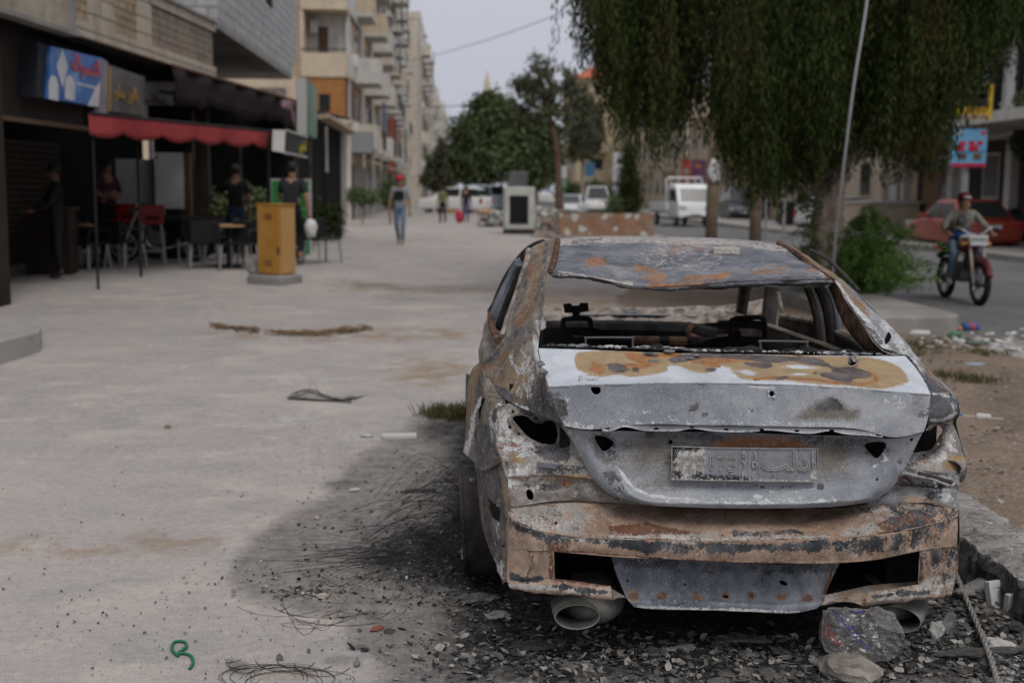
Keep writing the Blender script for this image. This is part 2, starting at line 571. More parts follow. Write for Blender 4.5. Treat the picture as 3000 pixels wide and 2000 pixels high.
CH = {'tan': 0, 'dark': 1, 'white': 2, 'orange': 3}
def paint_cols(px, py, paint):
    c = np.zeros(px.shape+(4,))
    for p in paint:
        ch = CH[p[0]]
        if p[1] == 'e':
            _, _, x, y, rx, ry = p[:6]; a = rad(p[6]) if len(p) > 6 else 0; s = p[7] if len(p) > 7 else 1
            dx, dy = px-x, py-y
            u, v = (dx*math.cos(a)+dy*math.sin(a))/rx, (-dx*math.sin(a)+dy*math.cos(a))/ry
            m = np.minimum(np.clip(1-0.5*np.sqrt(u*u+v*v), 0, 1), s)
        elif p[1] == 'p':
            poly = smooth_poly(p[2], 4); s = p[3] if len(p) > 3 else 1; soft = p[4] if len(p) > 4 else 10
            q = nearest(px, py, poly); d = np.hypot(q[...,0]-px, q[...,1]-py)
            d = np.where(inside(px, py, poly), d, -d)
            m = np.minimum(np.clip(0.5+0.5*d/soft, 0, 1), s)
        else:
            pts, w = p[2], p[3]; s = p[4] if len(p) > 4 else 1
            d = np.full(px.shape, 1e9)
            for i in range(len(pts)-1):
                a = np.array(pts[i], float); b = np.array(pts[i+1], float); dd = b-a
                t = np.clip(((px-a[0])*dd[0]+(py-a[1])*dd[1])/max(dd@dd, 1e-9), 0, 1)
                d = np.minimum(d, np.hypot(px-a[0]-t*dd[0], py-a[1]-t*dd[1]))
            m = np.minimum(np.clip(1-0.5*d/w, 0, 1), s)
        if p[-1] == '-':
            c[..., ch] = c[..., ch]*(1-m)
        else:
            c[..., ch] = np.maximum(c[..., ch], m)
    return c

def carpt(px, py, yc):
    p = P(px, py, Y0+np.asarray(yc, float))
    p[..., 0] -= X0; p[..., 1] -= Y0
    return p

class Skin:
    """sheet-metal panels: smooth grids through traced lines at their own depths, with holes and stains"""
    def __init__(s): s.v, s.f, s.c, s.m, s.mats, s.n = [], [], [], [], [], 0
    def patch(s, lines, m, step=5.0, holes=(), paint=(), warp=None, flat=False, rough=0.002, nu=None, nv=None, flip=False):
        L = np.array(lines, float)
        ln = max(np.hypot(*np.diff(L[i,:,:2], axis=0).T).sum() for i in range(len(L)))
        wd = max(np.hypot(*np.diff(L[:,j,:2], axis=0).T).sum() for j in range(L.shape[1]))
        nu = nu or int(np.clip(ln/step, 6, 260)); nv = nv or int(np.clip(wd/step, 3, 200))
        g = np.stack([cr(l, nu) for l in L])
        g = (lin if (flat or len(L) == 2) else cr)(g, nv)
        px, py, yc = g[...,0], g[...,1], g[...,2]
        if warp is not None: yc = yc+warp(px, py)
        F = []
        cx = (px[:-1,:-1]+px[1:,1:]+px[:-1,1:]+px[1:,:-1])/4; cy = (py[:-1,:-1]+py[1:,1:]+py[:-1,1:]+py[1:,:-1])/4
        keep = np.ones(cx.shape, bool)
        for h in holes:
            ins = inside(cx, cy, h)
            k2 = keep & ~ins
            vi = np.zeros(px.shape, bool); vo = np.zeros(px.shape, bool)
            for a in (0,1):
                for b in (0,1):
                    vi[a:a+ins.shape[0], b:b+ins.shape[1]] |= ins
                    vo[a:a+ins.shape[0], b:b+ins.shape[1]] |= k2
            e = vi & vo
            if e.any():
                q = nearest(px, py, h)
                px = np.where(e, q[...,0], px); py = np.where(e, q[...,1], py)
            keep = k2
        pts = carpt(px, py, yc)
        gu = np.gradient(pts, axis=1); gv = np.gradient(pts, axis=0)
        nn = np.cross(gu, gv); nn /= np.maximum(np.linalg.norm(nn, axis=-1, keepdims=True), 1e-9)
        view = pts+np.array([X0, Y0, -CAM_H])
        if (nn*view).sum(-1).mean() > 0: nn = -nn; fl = True
        else: fl = False
        if rough:
            fp = pts.reshape(-1,3)
            nz = np.array([noise.noise(Vector(p)*9)*2.2+noise.noise(Vector(p)*34)*0.9 for p in fp]).reshape(px.shape)
            ew = np.ones(px.shape); ew[0]=ew[-1]=0.3; ew[:,0]=ew[:,-1]=0.3
            pts = pts+nn*(nz*ew*rough)[...,None]
        n0 = s.n; nr, nc = px.shape
        idx = np.arange(nr*nc).reshape(nr,nc)+n0
        q = np.stack([idx[:-1,:-1], idx[:-1,1:], idx[1:,1:], idx[1:,:-1]], -1)[keep]
        if fl != flip: q = q[:, ::-1]
        s.v.append(pts.reshape(-1,3)); s.f.append(q); s.c.append(paint_cols(px, py, paint).reshape(-1,4))
        if m not in s.mats: s.mats.append(m)
        s.m.append(np.full(len(q), s.mats.index(m))); s.n += nr*nc
        return s
    def build(s, name, parent, thick=0.003, label=None):
        o = link_mesh(name, np.concatenate(s.v), np.concatenate(s.f), s.mats, np.concatenate(s.m), parent, True, np.concatenate(s.c))
        bm = bmesh.new(); bm.from_mesh(o.data)
        bmesh.ops.delete(bm, geom=[v for v in bm.verts if not v.link_faces], context='VERTS')
        bm.to_mesh(o.data); bm.free()
        if thick:
            sd_ = o.modifiers.new('t', 'SOLIDIFY'); sd_.thickness = thick; sd_.offset = -1
        if label: o['label'] = label
        return o

def mirx(pts): return [(-x, y, z) for x, y, z in pts]

car = empty('burnt_car', (X0, Y0, 0), 0, 'burnt out saloon car with rusted roof, no glass and grey bare trunk lid', 'car')

# ---- roof
roof = Skin()
seamL = [(1640,706,1.80),(1632,735,1.55),(1627,770,1.30),(1624,797,1.14)]
dent = lambda px, py: 0.0*px
Lr = [[(1630,700,2.35),(1720,694,2.45),(1900,692,2.5),(2080,697,2.45),(2200,704,2.4),(2268,710,2.3)],
      [(1630,707,1.85),(1720,697,1.90),(1900,696,1.95),(2080,703,1.9),(2220,711,1.85),(2300,722,1.8)],
      [(1622,738,1.55),(1730,728,1.58),(1900,732,1.60),(2080,738,1.58),(2240,745,1.55),(2352,757,1.52)],
      [(1615,768,1.32),(1735,772,1.33),(1880,790,1.34),(2080,782,1.33),(2260,778,1.31),(2398,790,1.29)],
      [(1608,795,1.13),(1740,812,1.11),(1860,838,1.10),(1990,836,1.10),(2200,822,1.10),(2428,817,1.11)]]
rp = [('orange','e',1745,768,26,14,10,0.8),('orange','s',[(1870,785),(1920,800),(1940,812)],11,0.85),('orange','e',1930,825,40,10,20,0.75),('orange','s',[(1900,838),(1960,836),(2060,830)],6,0.8),
      ('orange','e',2040,812,34,7,-5,0.7),('orange','e',2110,808,34,10,-8,0.8),('orange','e',2255,796,44,9,0,0.75),('orange','e',2290,783,22,5,0,0.6),('orange','e',2375,792,14,6,0,0.6),('orange','e',1925,708,22,6,15,0.7),
      ('orange','e',1990,722,26,7,-15,0.7),('orange','e',2050,725,22,6,0,0.6),('orange','e',1965,745,40,5,-20,0.5),('white','s',[(1640,708),(1760,702),(1950,703),(2150,710),(2300,726)],9,0.62),
      ('white','e',2000,745,80,30,0,0.3),('dark','e',1760,725,60,8,0,.4),('white','s',[(1640,800),(1720,812),(1800,825),(1850,832)],5,0.8),('dark','s',[(1625,800),(1740,820),(1860,843)],4,0.7),('dark','s',[(2060,832),(2200,826),(2300,818),(2430,816)],6,0.6),
      ('white','e',2415,806,16,9,0,0.8),('dark','s',[(1680,708),(1760,700)],4,0.5)]
roof.patch(Lr, M_ROOF, 5, [smooth_poly([(1768,755),(1776,750),(1780,757),(1776,766),(1768,768),(1771,760)],3)], rp,
           warp=lambda px, py: 0.012*np.sin(px*0.021+py*0.03)+0.01*np.sin(px*0.047-py*0.05))
# rear header turned under, torn and sooty
roof.patch([[(1614,800,1.125),(1740,814,1.105),(1860,840,1.095),(1990,840,1.095),(2200,825,1.095),(2440,820,1.105)],
            [(1618,812,1.13),(1740,823,1.11),(1860,848,1.10),(2000,851,1.10),(2220,838,1.10),(2440,832,1.11)],
            [(1625,808,1.22),(1740,821,1.2),(1860,845,1.19),(2000,847,1.19),(2220,834,1.19),(2430,828,1.2)]], M_ROOF, 6, (),
           [('dark','s',[(1618,806),(1740,820),(1860,846),(2000,848),(2220,834),(2440,828)],6,0.75),('white','s',[(1640,803),(1760,816),(1850,834)],4,0.7),('orange','s',[(1890,842),(1990,838),(2080,832)],4,0.8)], rough=0.004)
roof.build('roof', car)
# the front header and windscreen pillars (seen from inside)
b = MB()
def pc(px, py, yc): return tuple(carpt(px, py, yc))
b.tube([(-0.74,3.3,.92),(-0.64,2.8,1.16),(-0.52,2.35,1.33),(0,2.55,1.36),(0.56,2.35,1.30),(.68,2.8,1.14),(.78,3.3,.90)], 0.035, M_SOOT2, 6)
b.build('roof_header', car)

# ---- left pillar, shoulder and quarter panel
ql = Skin()
I0 = [(1632,704,1.86),(1624,755,1.45),(1611,797,1.15),(1593,880,0.87),(1583,960,0.63),(1577,1022,0.475),(1583,1060,0.36),(1591,1090,0.27),(1607,1133,0.175),(1631,1195,0.14),(1652,1243,0.12)]
O0 = [(1590,707,1.98),(1551,735,1.8),(1533,802,1.45),(1513,866,1.25),(1492,924,1.1),(1472,992,0.98),(1436,1040,0.95),(1408,1082,0.92),(1440,1130,0.68),(1499,1180,0.42),(1606,1222,0.20)]
Mi = [((a[0]+c[0])/2+o[0], (a[1]+c[1])/2+o[1], (a[2]+c[2])/2) for a, c, o in zip(I0, O0, [(-2,-3),(2,-8),(2,-10),(2,-8),(0,-8),(-2,-12),(-4,-14),(0,-10),(2,-6),(4,-4),(2,-2)])]
pq = [('orange','s',[(1530,1000),(1470,1060),(1450,1110)],14,.5),('dark','s',[(1600,720),(1590,800),(1570,880)],5,.5),('dark','s',[(1540,820),(1500,930)],6,.55),('orange','s',[(1595,712),(1570,760),(1555,800)],10,0.55),('orange','s',[(1580,830),(1545,890),(1520,950)],15,0.75),('orange','s',[(1545,985),(1500,1010),(1450,1040)],16,0.6),('orange','s',[(1410,1080),(1440,1060),(1480,1040)],12,0.9),
      ('orange','s',[(1590,745),(1575,790)],6,0.5),('tan','e',1500,1110,60,40,-30,0.6),('tan','s',[(1590,720),(1570,800),(1540,900)],9,0.55),('white','s',[(1588,840),(1570,858)],5,0.5),('white','s',[(1575,940),(1572,1000),(1580,1080)],6,0.55),('dark','p',[(1500,965),(1560,960),(1575,990),(1540,1012),(1490,1020)],.5,14),('tan','s',[(1560,860),(1520,940)],12,.6),
      ('dark','p',[(1580,1105),(1600,1130),(1630,1190),(1655,1250),(1600,1235),(1540,1200),(1560,1150)],0.9,16),('dark','s',[(1470,960),(1478,1000),(1460,1030),(1420,1060)],10,0.65),('dark','s',[(1455,1140),(1500,1165)],10,0.6),
      ('white','s',[(1510,1190),(1560,1205),(1600,1215)],8,0.75),('dark','s',[(1520,1205),(1600,1232)],7,0.7),('orange','s',[(1612,1160),(1640,1220)],6,0.8),('white','e',1545,1080,26,40,-30,0.45),('white','e',1570,1140,40,22,0,0.4)]
ql.patch([I0, Mi, O0], M_PIL, 5, [ell(1494,1074,3,5)], pq, rough=0.004, nv=22)
S0 = [(1402,1062,1.02),(1385,1078,1.12),(1376,1102,1.17),(1370,1134,1.14),(1366,1204,1.06),(1361,1277,1.0),(1358,1325,0.98)]
S1 = [(1408,1066,0.96),(1406,1086,0.92),(1401,1130,0.89),(1396,1180,0.86),(1390,1240,0.84),(1384,1300,0.83),(1384,1348,0.80)]
S2 = [(1414,1078,0.91),(1425,1108,0.76),(1424,1150,0.64),(1424,1200,0.56),(1428,1260,0.46),(1430,1320,0.40),(1416,1378,0.45)]
S3 = [(1440,1128,0.68),(1475,1162,0.53),(1480,1182,0.46),(1464,1205,0.36),(1454,1255,0.30),(1452,1300,0.27),(1470,1352,0.24)]
slot = smooth_poly([(1416,1166),(1422,1172),(1411,1204),(1397,1242),(1387,1253),(1389,1230),(1403,1191)], 3)
ps = [('tan','s',[(1395,1050),(1385,1120),(1372,1220)],12,0.6),('white','s',[(1412,1170),(1390,1220),(1380,1280),(1366,1330)],8,0.75),('dark','p',[(1400,1250),(1440,1260),(1445,1350),(1416,1380),(1392,1350)],0.75,20),
      ('white','s',[(1436,1200),(1440,1290)],5,0.6),('orange','s',[(1372,1180),(1364,1270)],4,0.5),('white','e',1462,1230,14,40,0,0.5),('dark','e',1448,1215,8,20,0,0.6)]
ql.patch([S0, S1, S2, S3], M_PIL, 4, [slot, ell(1393,1062,3,7)], ps, rough=0.004)
ql.build('quarter_panel', car, 0.0012)

# ---- left side frame: doors and front wing
def side_profile(x_sign, k=1.0):
    s = Skin()
    return s
dr = MB()
def shell(sec, ys, m, name, label=None, thick=0.004):
    """lofts a door or wing: sec(y) -> list of (x,z)"""
    v, f = [], []
    n = None
    for y in ys:
        q = sec(y); n = len(q)
        v += [(x, y, z) for x, z in q]
    for i in range(len(ys)-1):
        for j in range(n-1):
            f.append((i*n+j, i*n+j+1, (i+1)*n+j+1, (i+1)*n+j))
    o = link_mesh(name, v, f, m, None, car, True)
    sd_ = o.modifiers.new('t', 'SOLIDIFY'); sd_.thickness = thick; sd_.offset = 0
    if label: o['label'] = label
    return o
for sgn, dz in ((-1, 0.0), (1, -0.03)):
    def sec(y, sgn=sgn, dz=dz):
        s_ = 0.872-0.062*(y-1.4)-0.055*max(0,(1.6-y)/.6); zb = 0.965+dz
        pts = [(s_-0.10, zb), (s_-0.035, zb-0.004), (s_-0.01, zb-0.02), (s_, zb-0.06), (s_-0.005, zb-0.13), (s_+0.022, zb-0.22), (s_+0.03, zb-0.42), (s_+0.02, zb-0.58), (s_-0.03, zb-0.74)]
        return [(sgn*x, z) for x, z in pts]
    shell(sec, np.linspace(0.98, 2.18, 14), M_PIL, 'door')
    shell(sec, np.linspace(2.20, 3.22, 12), M_PIL, 'door')
    def wing(y, sgn=sgn, dz=dz):
        t = (y-3.24)/1.3
        w = 0.79-0.08*t*t; z = 0.90-0.14*t*t+dz
        lo = 0.24 if not (3.5 < y < 4.2) else 0.24+0.36*math.sin((y-3.5)/0.7*math.pi)
        return [(sgn*(w-0.16), z+0.01), (sgn*(w-0.05), z), (sgn*w, z-0.08), (sgn*(w+0.01), (z+lo)/2), (sgn*(w-0.01), lo)]
    shell(wing, np.linspace(3.24, 4.55, 16), M_PIL, 'front_wing')
    s = MB()
    s.box((-0.06 if sgn > 0 else -0.06, 1.25, 0.16), (0.06, 3.5, 0.27), M_SOOT2, None, (sgn*0.78, 0, 0))
    s.build('sill', car)
shell(lambda y: [(x, 0.88-0.13*((y-3.3)/1.25)**2+0.02*(1-(x/0.7)**2)) for x in np.linspace(-0.7, 0.7, 9)], np.linspace(3.34, 4.55, 8), M_ROOF, 'bonnet')
fr = MB(); fr.box((-0.76,4.5,0.25),(0.76,4.62,0.62), M_PIL); fr.box((-0.5,4.62,0.34),(0.5,4.66,0.5), M_SOOT); fr.build('front_panel', car)
# left door window frames: outer rail, inner rail, belt trim
w = MB()
rail = [pc(1592,708,2.05),pc(1569,715,2.15),pc(1543,731,2.25),pc(1523,751,2.35),pc(1502,779,2.5),pc(1482,810,2.65),pc(1464,848,2.8),pc(1451,879,2.95),pc(1441,917,3.1)]
w.tube(curve_pts(rail, 4), 0.013, M_SOOT2, 6)
rail2 = [pc(1543,741,1.95),pc(1525,765,2.02),pc(1500,815,2.1),pc(1478,865,2.12),pc(1458,910,2.12),pc(1447,935,2.12)]
w.tube(curve_pts(rail2, 4), 0.010, M_RUST, 6)
rail3 = [pc(1549,733,1.8),pc(1545,764,1.62),pc(1532,803,1.47),pc(1512,868,1.28),pc(1491,926,1.13),pc(1473,985,1.02)]
w.tube(curve_pts(rail3, 4), 0.014, M_INNER, 6)
w.build('window_frame', car)
w = MB()
for pts, r, m in (([pc(1528,770,1.98),pc(1500,830,2.05),pc(1470,890,2.08),pc(1450,945,2.08)], 0.04, M_VAL), ([pc(1538,790,1.7),pc(1512,850,1.75),pc(1488,910,1.75),pc(1468,965,1.72)], 0.034, M_SOOT)):
    w = MB(); w.tube(curve_pts(pts, 4), r, m, 6)
    w.build('centre_pillar' if r > .035 else 'rear_window_post', car)
w = MB()
w.tube(curve_pts([pc(1437,921,2.2),pc(1440,950,1.7),pc(1449,980,1.25),pc(1462,1000,1.02)], 5), 0.017, M_RUST, 8)
w.build('belt_trim', car)

# ---- tail-lamp bowl and rear corner, left
tl = Skin()
T0 = [(1488,1180,.45),(1464,1205,.362),(1453,1255,.302),(1452,1300,.272),(1461,1330,.255),(1470,1358,.238)]
T1 = [(1555,1203,.32),(1540,1230,.37),(1535,1260,.37),(1540,1295,.29),(1550,1330,.2),(1556,1362,.16)]
T2 = [(1622,1226,.2),(1617,1250,.33),(1617,1280,.31),(1627,1310,.22),(1640,1340,.17),(1650,1362,.15)]
T3 = [(1657,1246,.14),(1668,1270,.19),(1684,1300,.19),(1704,1335,.17),(1719,1355,.16),(1740,1372,.15)]
holeL = smooth_poly([(1502,1225),(1521,1217),(1541,1220),(1560,1235),(1582,1242),(1604,1233),(1622,1237),(1633,1252),(1637,1275),(1625,1297),(1600,1298),(1570,1289),(1545,1275),(1525,1255)], 4)
pt_ = [('white','e',1480,1260,18,60,0,0.6),('white','e',1530,1310,50,20,10,0.55),('dark','p',[(1570,1305),(1650,1300),(1670,1340),(1620,1350),(1585,1335)],0.8,14),('dark','s',[(1530,1205),(1580,1225),(1640,1240)],7,0.8),
       ('dark','e',1600,1240,26,10,0,0.6),('orange','e',1645,1298,10,8,0,0.8),('orange','s',[(1455,1310),(1490,1300),(1520,1306)],8,0.7),('tan','e',1500,1340,30,16,0,0.5)]
M_TL = burnt('pale primer steel', [(0.16,0.14,0.125),(0.28,0.25,0.225),(0.40,0.37,0.335)], 5.0, orange=(0.24,0.10,0.06), spots=(.7,.5), bias=(-.1,.04,-.02,-.08), amp=(2.2,2.6,2.6,2.2), sc=(8,15,24,14), speck=0.24)
tl.patch([T0,T1,T2,T3], M_TL, 4, [holeL, ell(1503,1206,4), ell(1493,1251,5), ell(1521,1270,4), ell(1570,1226,4), ell(1570,1304,3), ell(1560,1314,3), ell(1651,1298,5)], pt_, rough=0.004)
tl.build('tail_lamp_bowl', car, 0.0012)
tr = Skin()
R0 = [(2716,1260,.14),(2690,1285,.17),(2668,1318,.17),(2648,1345,.16),(2632,1372,.15)]
R1 = [(2728,1243,.22),(2730,1280,.33),(2715,1320,.26),(2700,1350,.19),(2690,1380,.16)]
R2 = [(2768,1240,.34),(2775,1270,.33),(2768,1310,.24),(2760,1345,.18),(2752,1385,.165)]
R3 = [(2790,1238,.5),(2808,1278,.42),(2822,1322,.36),(2826,1352,.28),(2812,1388,.22)]
holeR = smooth_poly([(2684,1268),(2703,1263),(2722,1262),(2738,1249),(2753,1246),(2760,1257),(2757,1272),(2741,1292),(2730,1308),(2714,1317),(2687,1325),(2668,1322),(2667,1314),(2675,1290)], 4)
ptr = [('dark','s',[(2760,1245),(2740,1300),(2690,1335),(2640,1360)],14,0.75),('white','e',2790,1300,12,26,0,0.6),('tan','e',2800,1360,30,14,0,0.5),('orange','e',2700,1345,26,14,0,0.6),('white','e',2750,1335,30,14,0,0.6)]
tr.patch([R0,R1,R2,R3], M_TL, 4, [holeR, ell(2766,1279,4), ell(2748,1297,4), ell(2708,1330,4)], ptr, rough=0.004)
# torn flap of the wing end, right
tr.patch([[(2770,1330,.22),(2815,1334,.24),(2829,1340,.28)],[(2775,1345,.2),(2818,1350,.2),(2832,1362,.26)],[(2812,1360,.2),(2822,1385,.2),(2830,1390,.26)],[(2812,1385,.2),(2814,1410,.2),(2822,1412,.26)]], M_TL, 5, (), [('tan','e',2810,1340,30,8,0,0.8),('dark','e',2822,1390,10,20,0,0.7)], rough=0.003)
tr.build('tail_lamp_bowl', car)

# ---- rear corner walls between lamps and bumper
rc = Skin()
pill = ell(1552,1449,10,18,14,rad(-15))
pcn = [('white','e',1530,1400,60,30,0,0.5),('tan','s',[(1500,1400),(1740,1398)],7,0.6),('dark','e',1640,1375,60,12,0,0.5),('dark','e',1590,1425,80,10,0,0.5),('orange','e',1655,1418,16,9,0,0.7),('orange','e',1510,1400,20,10,0,0.5),('white','e',1690,1445,20,12,0,0.6),('dark','s',[(1650,1345),(1720,1370)],6,0.5)]
rc.patch([[(1470,1350,.235),(1560,1356,.16),(1650,1360,.15),(1740,1370,.15)],[(1482,1392,.17),(1560,1388,.135),(1650,1392,.13),(1770,1404,.15)],[(1488,1402,.165),(1560,1400,.16),(1650,1405,.155),(1780,1416,.17)],[(1488,1440,.155),(1560,1440,.14),(1650,1440,.135),(1840,1450,.17)],[(1489,1488,.15),(1600,1470,.145),(1700,1466,.145),(1900,1480,.17)]], M_TL, 4, [pill, ell(1653,1419,3)], pcn, rough=0.005)
pcr = [('dark','s',[(2630,1365),(2700,1372),(2800,1390)],10,0.6),('white','s',[(2680,1380),(2740,1400),(2790,1420)],7,0.75),('dark','s',[(2640,1418),(2800,1425)],7,0.85),('white','e',2760,1380,40,14,0,0.5),('dark','e',2740,1450,26,10,0,0.6),('tan','e',2690,1465,40,12,0,0.8),('orange','e',2640,1400,16,20,0,0.6),('white','e',2780,1450,24,26,0,0.4)]
M_TLR = burnt('grey blistered steel', [(0.16,0.165,0.18),(0.25,0.255,0.27),(0.36,0.35,0.34)], 5.0, tan=(0.42,0.31,0.23), orange=(0.24,0.10,0.06), bias=(-.1,-.02,-.02,-.15), amp=(2.2,2.8,2.8,2.2), sc=(8,16,24,14), speck=0.25)
rc.build('rear_corner', car, 0.001)
rc = Skin()
rc.patch([[(2560,1372,.16),(2640,1368,.155),(2700,1378,.155),(2760,1384,.16),(2812,1386,.2)],[(2560,1400,.16),(2640,1398,.13),(2700,1402,.13),(2760,1408,.14),(2810,1412,.19)],[(2560,1425,.19),(2640,1422,.175),(2700,1424,.17),(2760,1426,.17),(2808,1430,.185)],[(2540,1460,.17),(2640,1455,.15),(2700,1455,.15),(2760,1458,.15),(2808,1470,.18)],[(2540,1490,.18),(2640,1474,.15),(2700,1472,.15),(2760,1478,.15),(2808,1494,.17)]], M_TLR, 4, (), pcr, rough=0.007)
rc.build('rear_corner', car)

# ---- bumper bar with its two openings
bp = Skin()
A0 = [(1490,1486,.155),(1600,1468,.16),(1700,1464,.165),(1850,1470,.18),(2000,1484,.19),(2180,1488,.19),(2400,1486,.19),(2560,1474,.18),(2680,1470,.165),(2808,1490,.16)]
A1 = [(1490,1505,.135),(1590,1525,.09),(1680,1528,.07),(1830,1535,.05),(2000,1545,.04),(2180,1548,.04),(2400,1546,.04),(2570,1530,.05),(2690,1515,.08),(2808,1505,.145)]
A2 = [(1497,1521,.125),(1580,1555,.05),(1670,1570,.02),(1820,1576,.0),(2000,1581,-.02),(2180,1582,-.02),(2400,1576,-.02),(2580,1562,0),(2690,1545,.04),(2806,1512,.135)]
pl = [('tan','p',[(1490,1490),(1620,1475),(1720,1500),(1700,1560),(1580,1550),(1500,1515)],.6,30),('dark','p',[(2600,1480),(2700,1470),(2800,1490),(2800,1530),(2700,1560),(2620,1540)],.5,30),('tan','e',1560,1510,70,25,5,0.5),('white','e',1600,1535,60,16,8,0.55),('orange','p',[(1790,1540),(1900,1535),(1990,1545),(2030,1556),(1990,1566),(1900,1562),(1810,1560)],0.8,10),('orange','p',[(2570,1535),(2640,1512),(2690,1502),(2740,1525),(2700,1540),(2640,1560),(2600,1562)],1.0,8),
      ('dark','s',[(2650,1545),(2700,1530),(2760,1545)],6,0.7),('white','s',[(1790,1572),(2000,1578),(2200,1578),(2420,1572)],6,0.6),('tan','s',[(1840,1560),(1960,1562),(2200,1565)],5,0.6),('dark','s',[(2110,1564),(2260,1564),(2350,1556)],5,0.5),('dark','e',2540,1500,30,10,0,0.5),('tan','s',[(2480,1560),(2560,1545)],12,0.6),('white','e',2610,1500,60,14,-10,0.5),('orange','s',[(1800,1500),(2000,1512),(2200,1514),(2400,1510)],3,0.25)]
bp.patch([A0, A1, A2], M_BUMP, 4.5, [ell(1629,1533,4,5)], pl, rough=0.005, nv=20)
A3 = [(1490,1560,.135),(1570,1585,.05),(1650,1600,.015),(1820,1604,-.005),(2000,1612,-.025),(2180,1616,-.025),(2400,1614,-.025),(2580,1598,-.005),(2690,1582,.035),(2806,1550,.13)]
A4 = [(1488,1610,.13),(1560,1612,.055),(1623,1612,.02),(1800,1626,0),(2000,1640,-.02),(2180,1648,-.02),(2400,1650,-.02),(2560,1640,0),(2697,1612,.035),(2804,1600,.125)]
ph = [('dark','p',[(1503,1524),(1580,1558),(1650,1572),(1640,1590),(1600,1585),(1540,1560),(1505,1545)],1.0,9),('dark','s',[(1650,1574),(1740,1582),(1830,1588)],7,0.55),('dark','p',[(1790,1580),(1900,1585),(2050,1590),(2050,1612),(2000,1622),(1940,1610),(1900,1620),(1850,1606),(1790,1602)],0.85,10),
      ('dark','p',[(2050,1588),(2200,1594),(2330,1590),(2420,1588),(2400,1612),(2330,1616),(2280,1610),(2270,1640),(2250,1612),(2150,1620),(2090,1618)],0.9,9),('dark','p',[(2400,1590),(2520,1585),(2640,1570),(2720,1545),(2780,1520),(2760,1560),(2690,1600),(2600,1612),(2520,1622),(2440,1612)],0.6,14),
      ('orange','p',[(1604,1580),(1680,1568),(1672,1590),(1655,1610),(1610,1612),(1600,1600)],1.0,6),('white','s',[(1640,1575),(1800,1588),(2000,1590),(2160,1594)],3.5,0.5),('white','e',2440,1600,60,12,0,0.5),('orange','s',[(1630,1611),(1800,1626),(2000,1640),(2200,1648),(2400,1650)],3,0.55),('orange','e',2290,1603,20,8,0,0.6),('orange','e',2220,1600,14,7,0,0.6),('tan','e',2180,1600,24,8,0,0.4)]
bp.patch([A2, A3, A4], M_BUMP, 4.5, [], ph, rough=0.004, nv=18)
# left upright and lower lip
pv = [('orange','s',[(1612,1620),(1616,1690)],7,0.85),('dark','p',[(1495,1680),(1540,1690),(1580,1685),(1590,1700),(1540,1708),(1500,1700)],0.9,8),('white','s',[(1500,1715),(1600,1722),(1780,1735)],7,0.75),('dark','s',[(1620,1715),(1700,1728),(1790,1735)],5,0.7),('tan','s',[(1530,1580),(1530,1680)],9,0.35),('orange','s',[(1560,1580),(1545,1690)],9,0.35),('orange','s',[(1625,1697),(1780,1712)],4,0.6)]
bp.patch([[(1489,1600,.13),(1550,1606,.065),(1623,1611,.02)],[(1486,1650,.128),(1548,1655,.065),(1624,1655,.02)],[(1484,1698,.128),(1545,1698,.07),(1625,1696,.025)]], M_BUMP, 4, (), pv, rough=0.003)
bp.patch([[(1484,1696,.128),(1550,1697,.07),(1625,1695,.022),(1700,1703,.015),(1789,1716,.015)],[(1492,1718,.11),(1560,1728,.05),(1640,1731,.0),(1710,1738,0),(1794,1750,0)],[(1500,1724,.12),(1562,1734,.06),(1642,1738,.015),(1712,1744,.015),(1796,1757,.015)]], M_BUMP, 4, (), pv, rough=0.005)
# right upright and lower lip
pvr = [('dark','p',[(2700,1610),(2800,1600),(2790,1690),(2740,1650)],.48,30),('orange','s',[(2700,1620),(2700,1700)],8,0.8),('orange','e',2760,1610,20,30,0,0.5),('dark','e',2690,1580,40,20,0,0.7),('dark','e',2725,1640,12,30,0,0.5),('white','p',[(2690,1712),(2740,1690),(2800,1690),(2790,1735),(2700,1745),(2560,1768),(2560,1745)],0.62,14),('dark','s',[(2560,1745),(2640,1738),(2720,1735)],6,0.8),('orange','s',[(2640,1745),(2730,1732)],4,0.7)]
bp.patch([[(2697,1611,.035),(2750,1606,.075),(2806,1596,.125)],[(2697,1660,.035),(2750,1662,.08),(2806,1656,.13)],[(2694,1711,.04),(2745,1712,.085),(2796,1704,.135)]], M_BUMP, 4, (), pvr, rough=0.005)
bp.patch([[(2545,1733,.02),(2620,1722,.02),(2696,1710,.038),(2745,1711,.08),(2797,1703,.13)],[(2538,1764,.0),(2620,1752,.0),(2700,1744,.02),(2745,1744,.06),(2790,1737,.115)],[(2530,1776,.02),(2620,1764,.02),(2700,1752,.035),(2740,1751,.08),(2782,1745,.13)]], M_BUMP, 4, (), pvr, rough=0.006)
# folded side faces of the openings
bp.patch([[(1623,1611,.02),(1789,1626,.0),(1900,1632,-.01)],[(1623,1611,.09),(1789,1622,.09),(1900,1628,.09)]], M_BUMP, 8, rough=0)
bp.build('bumper_bar', car, 0.004)

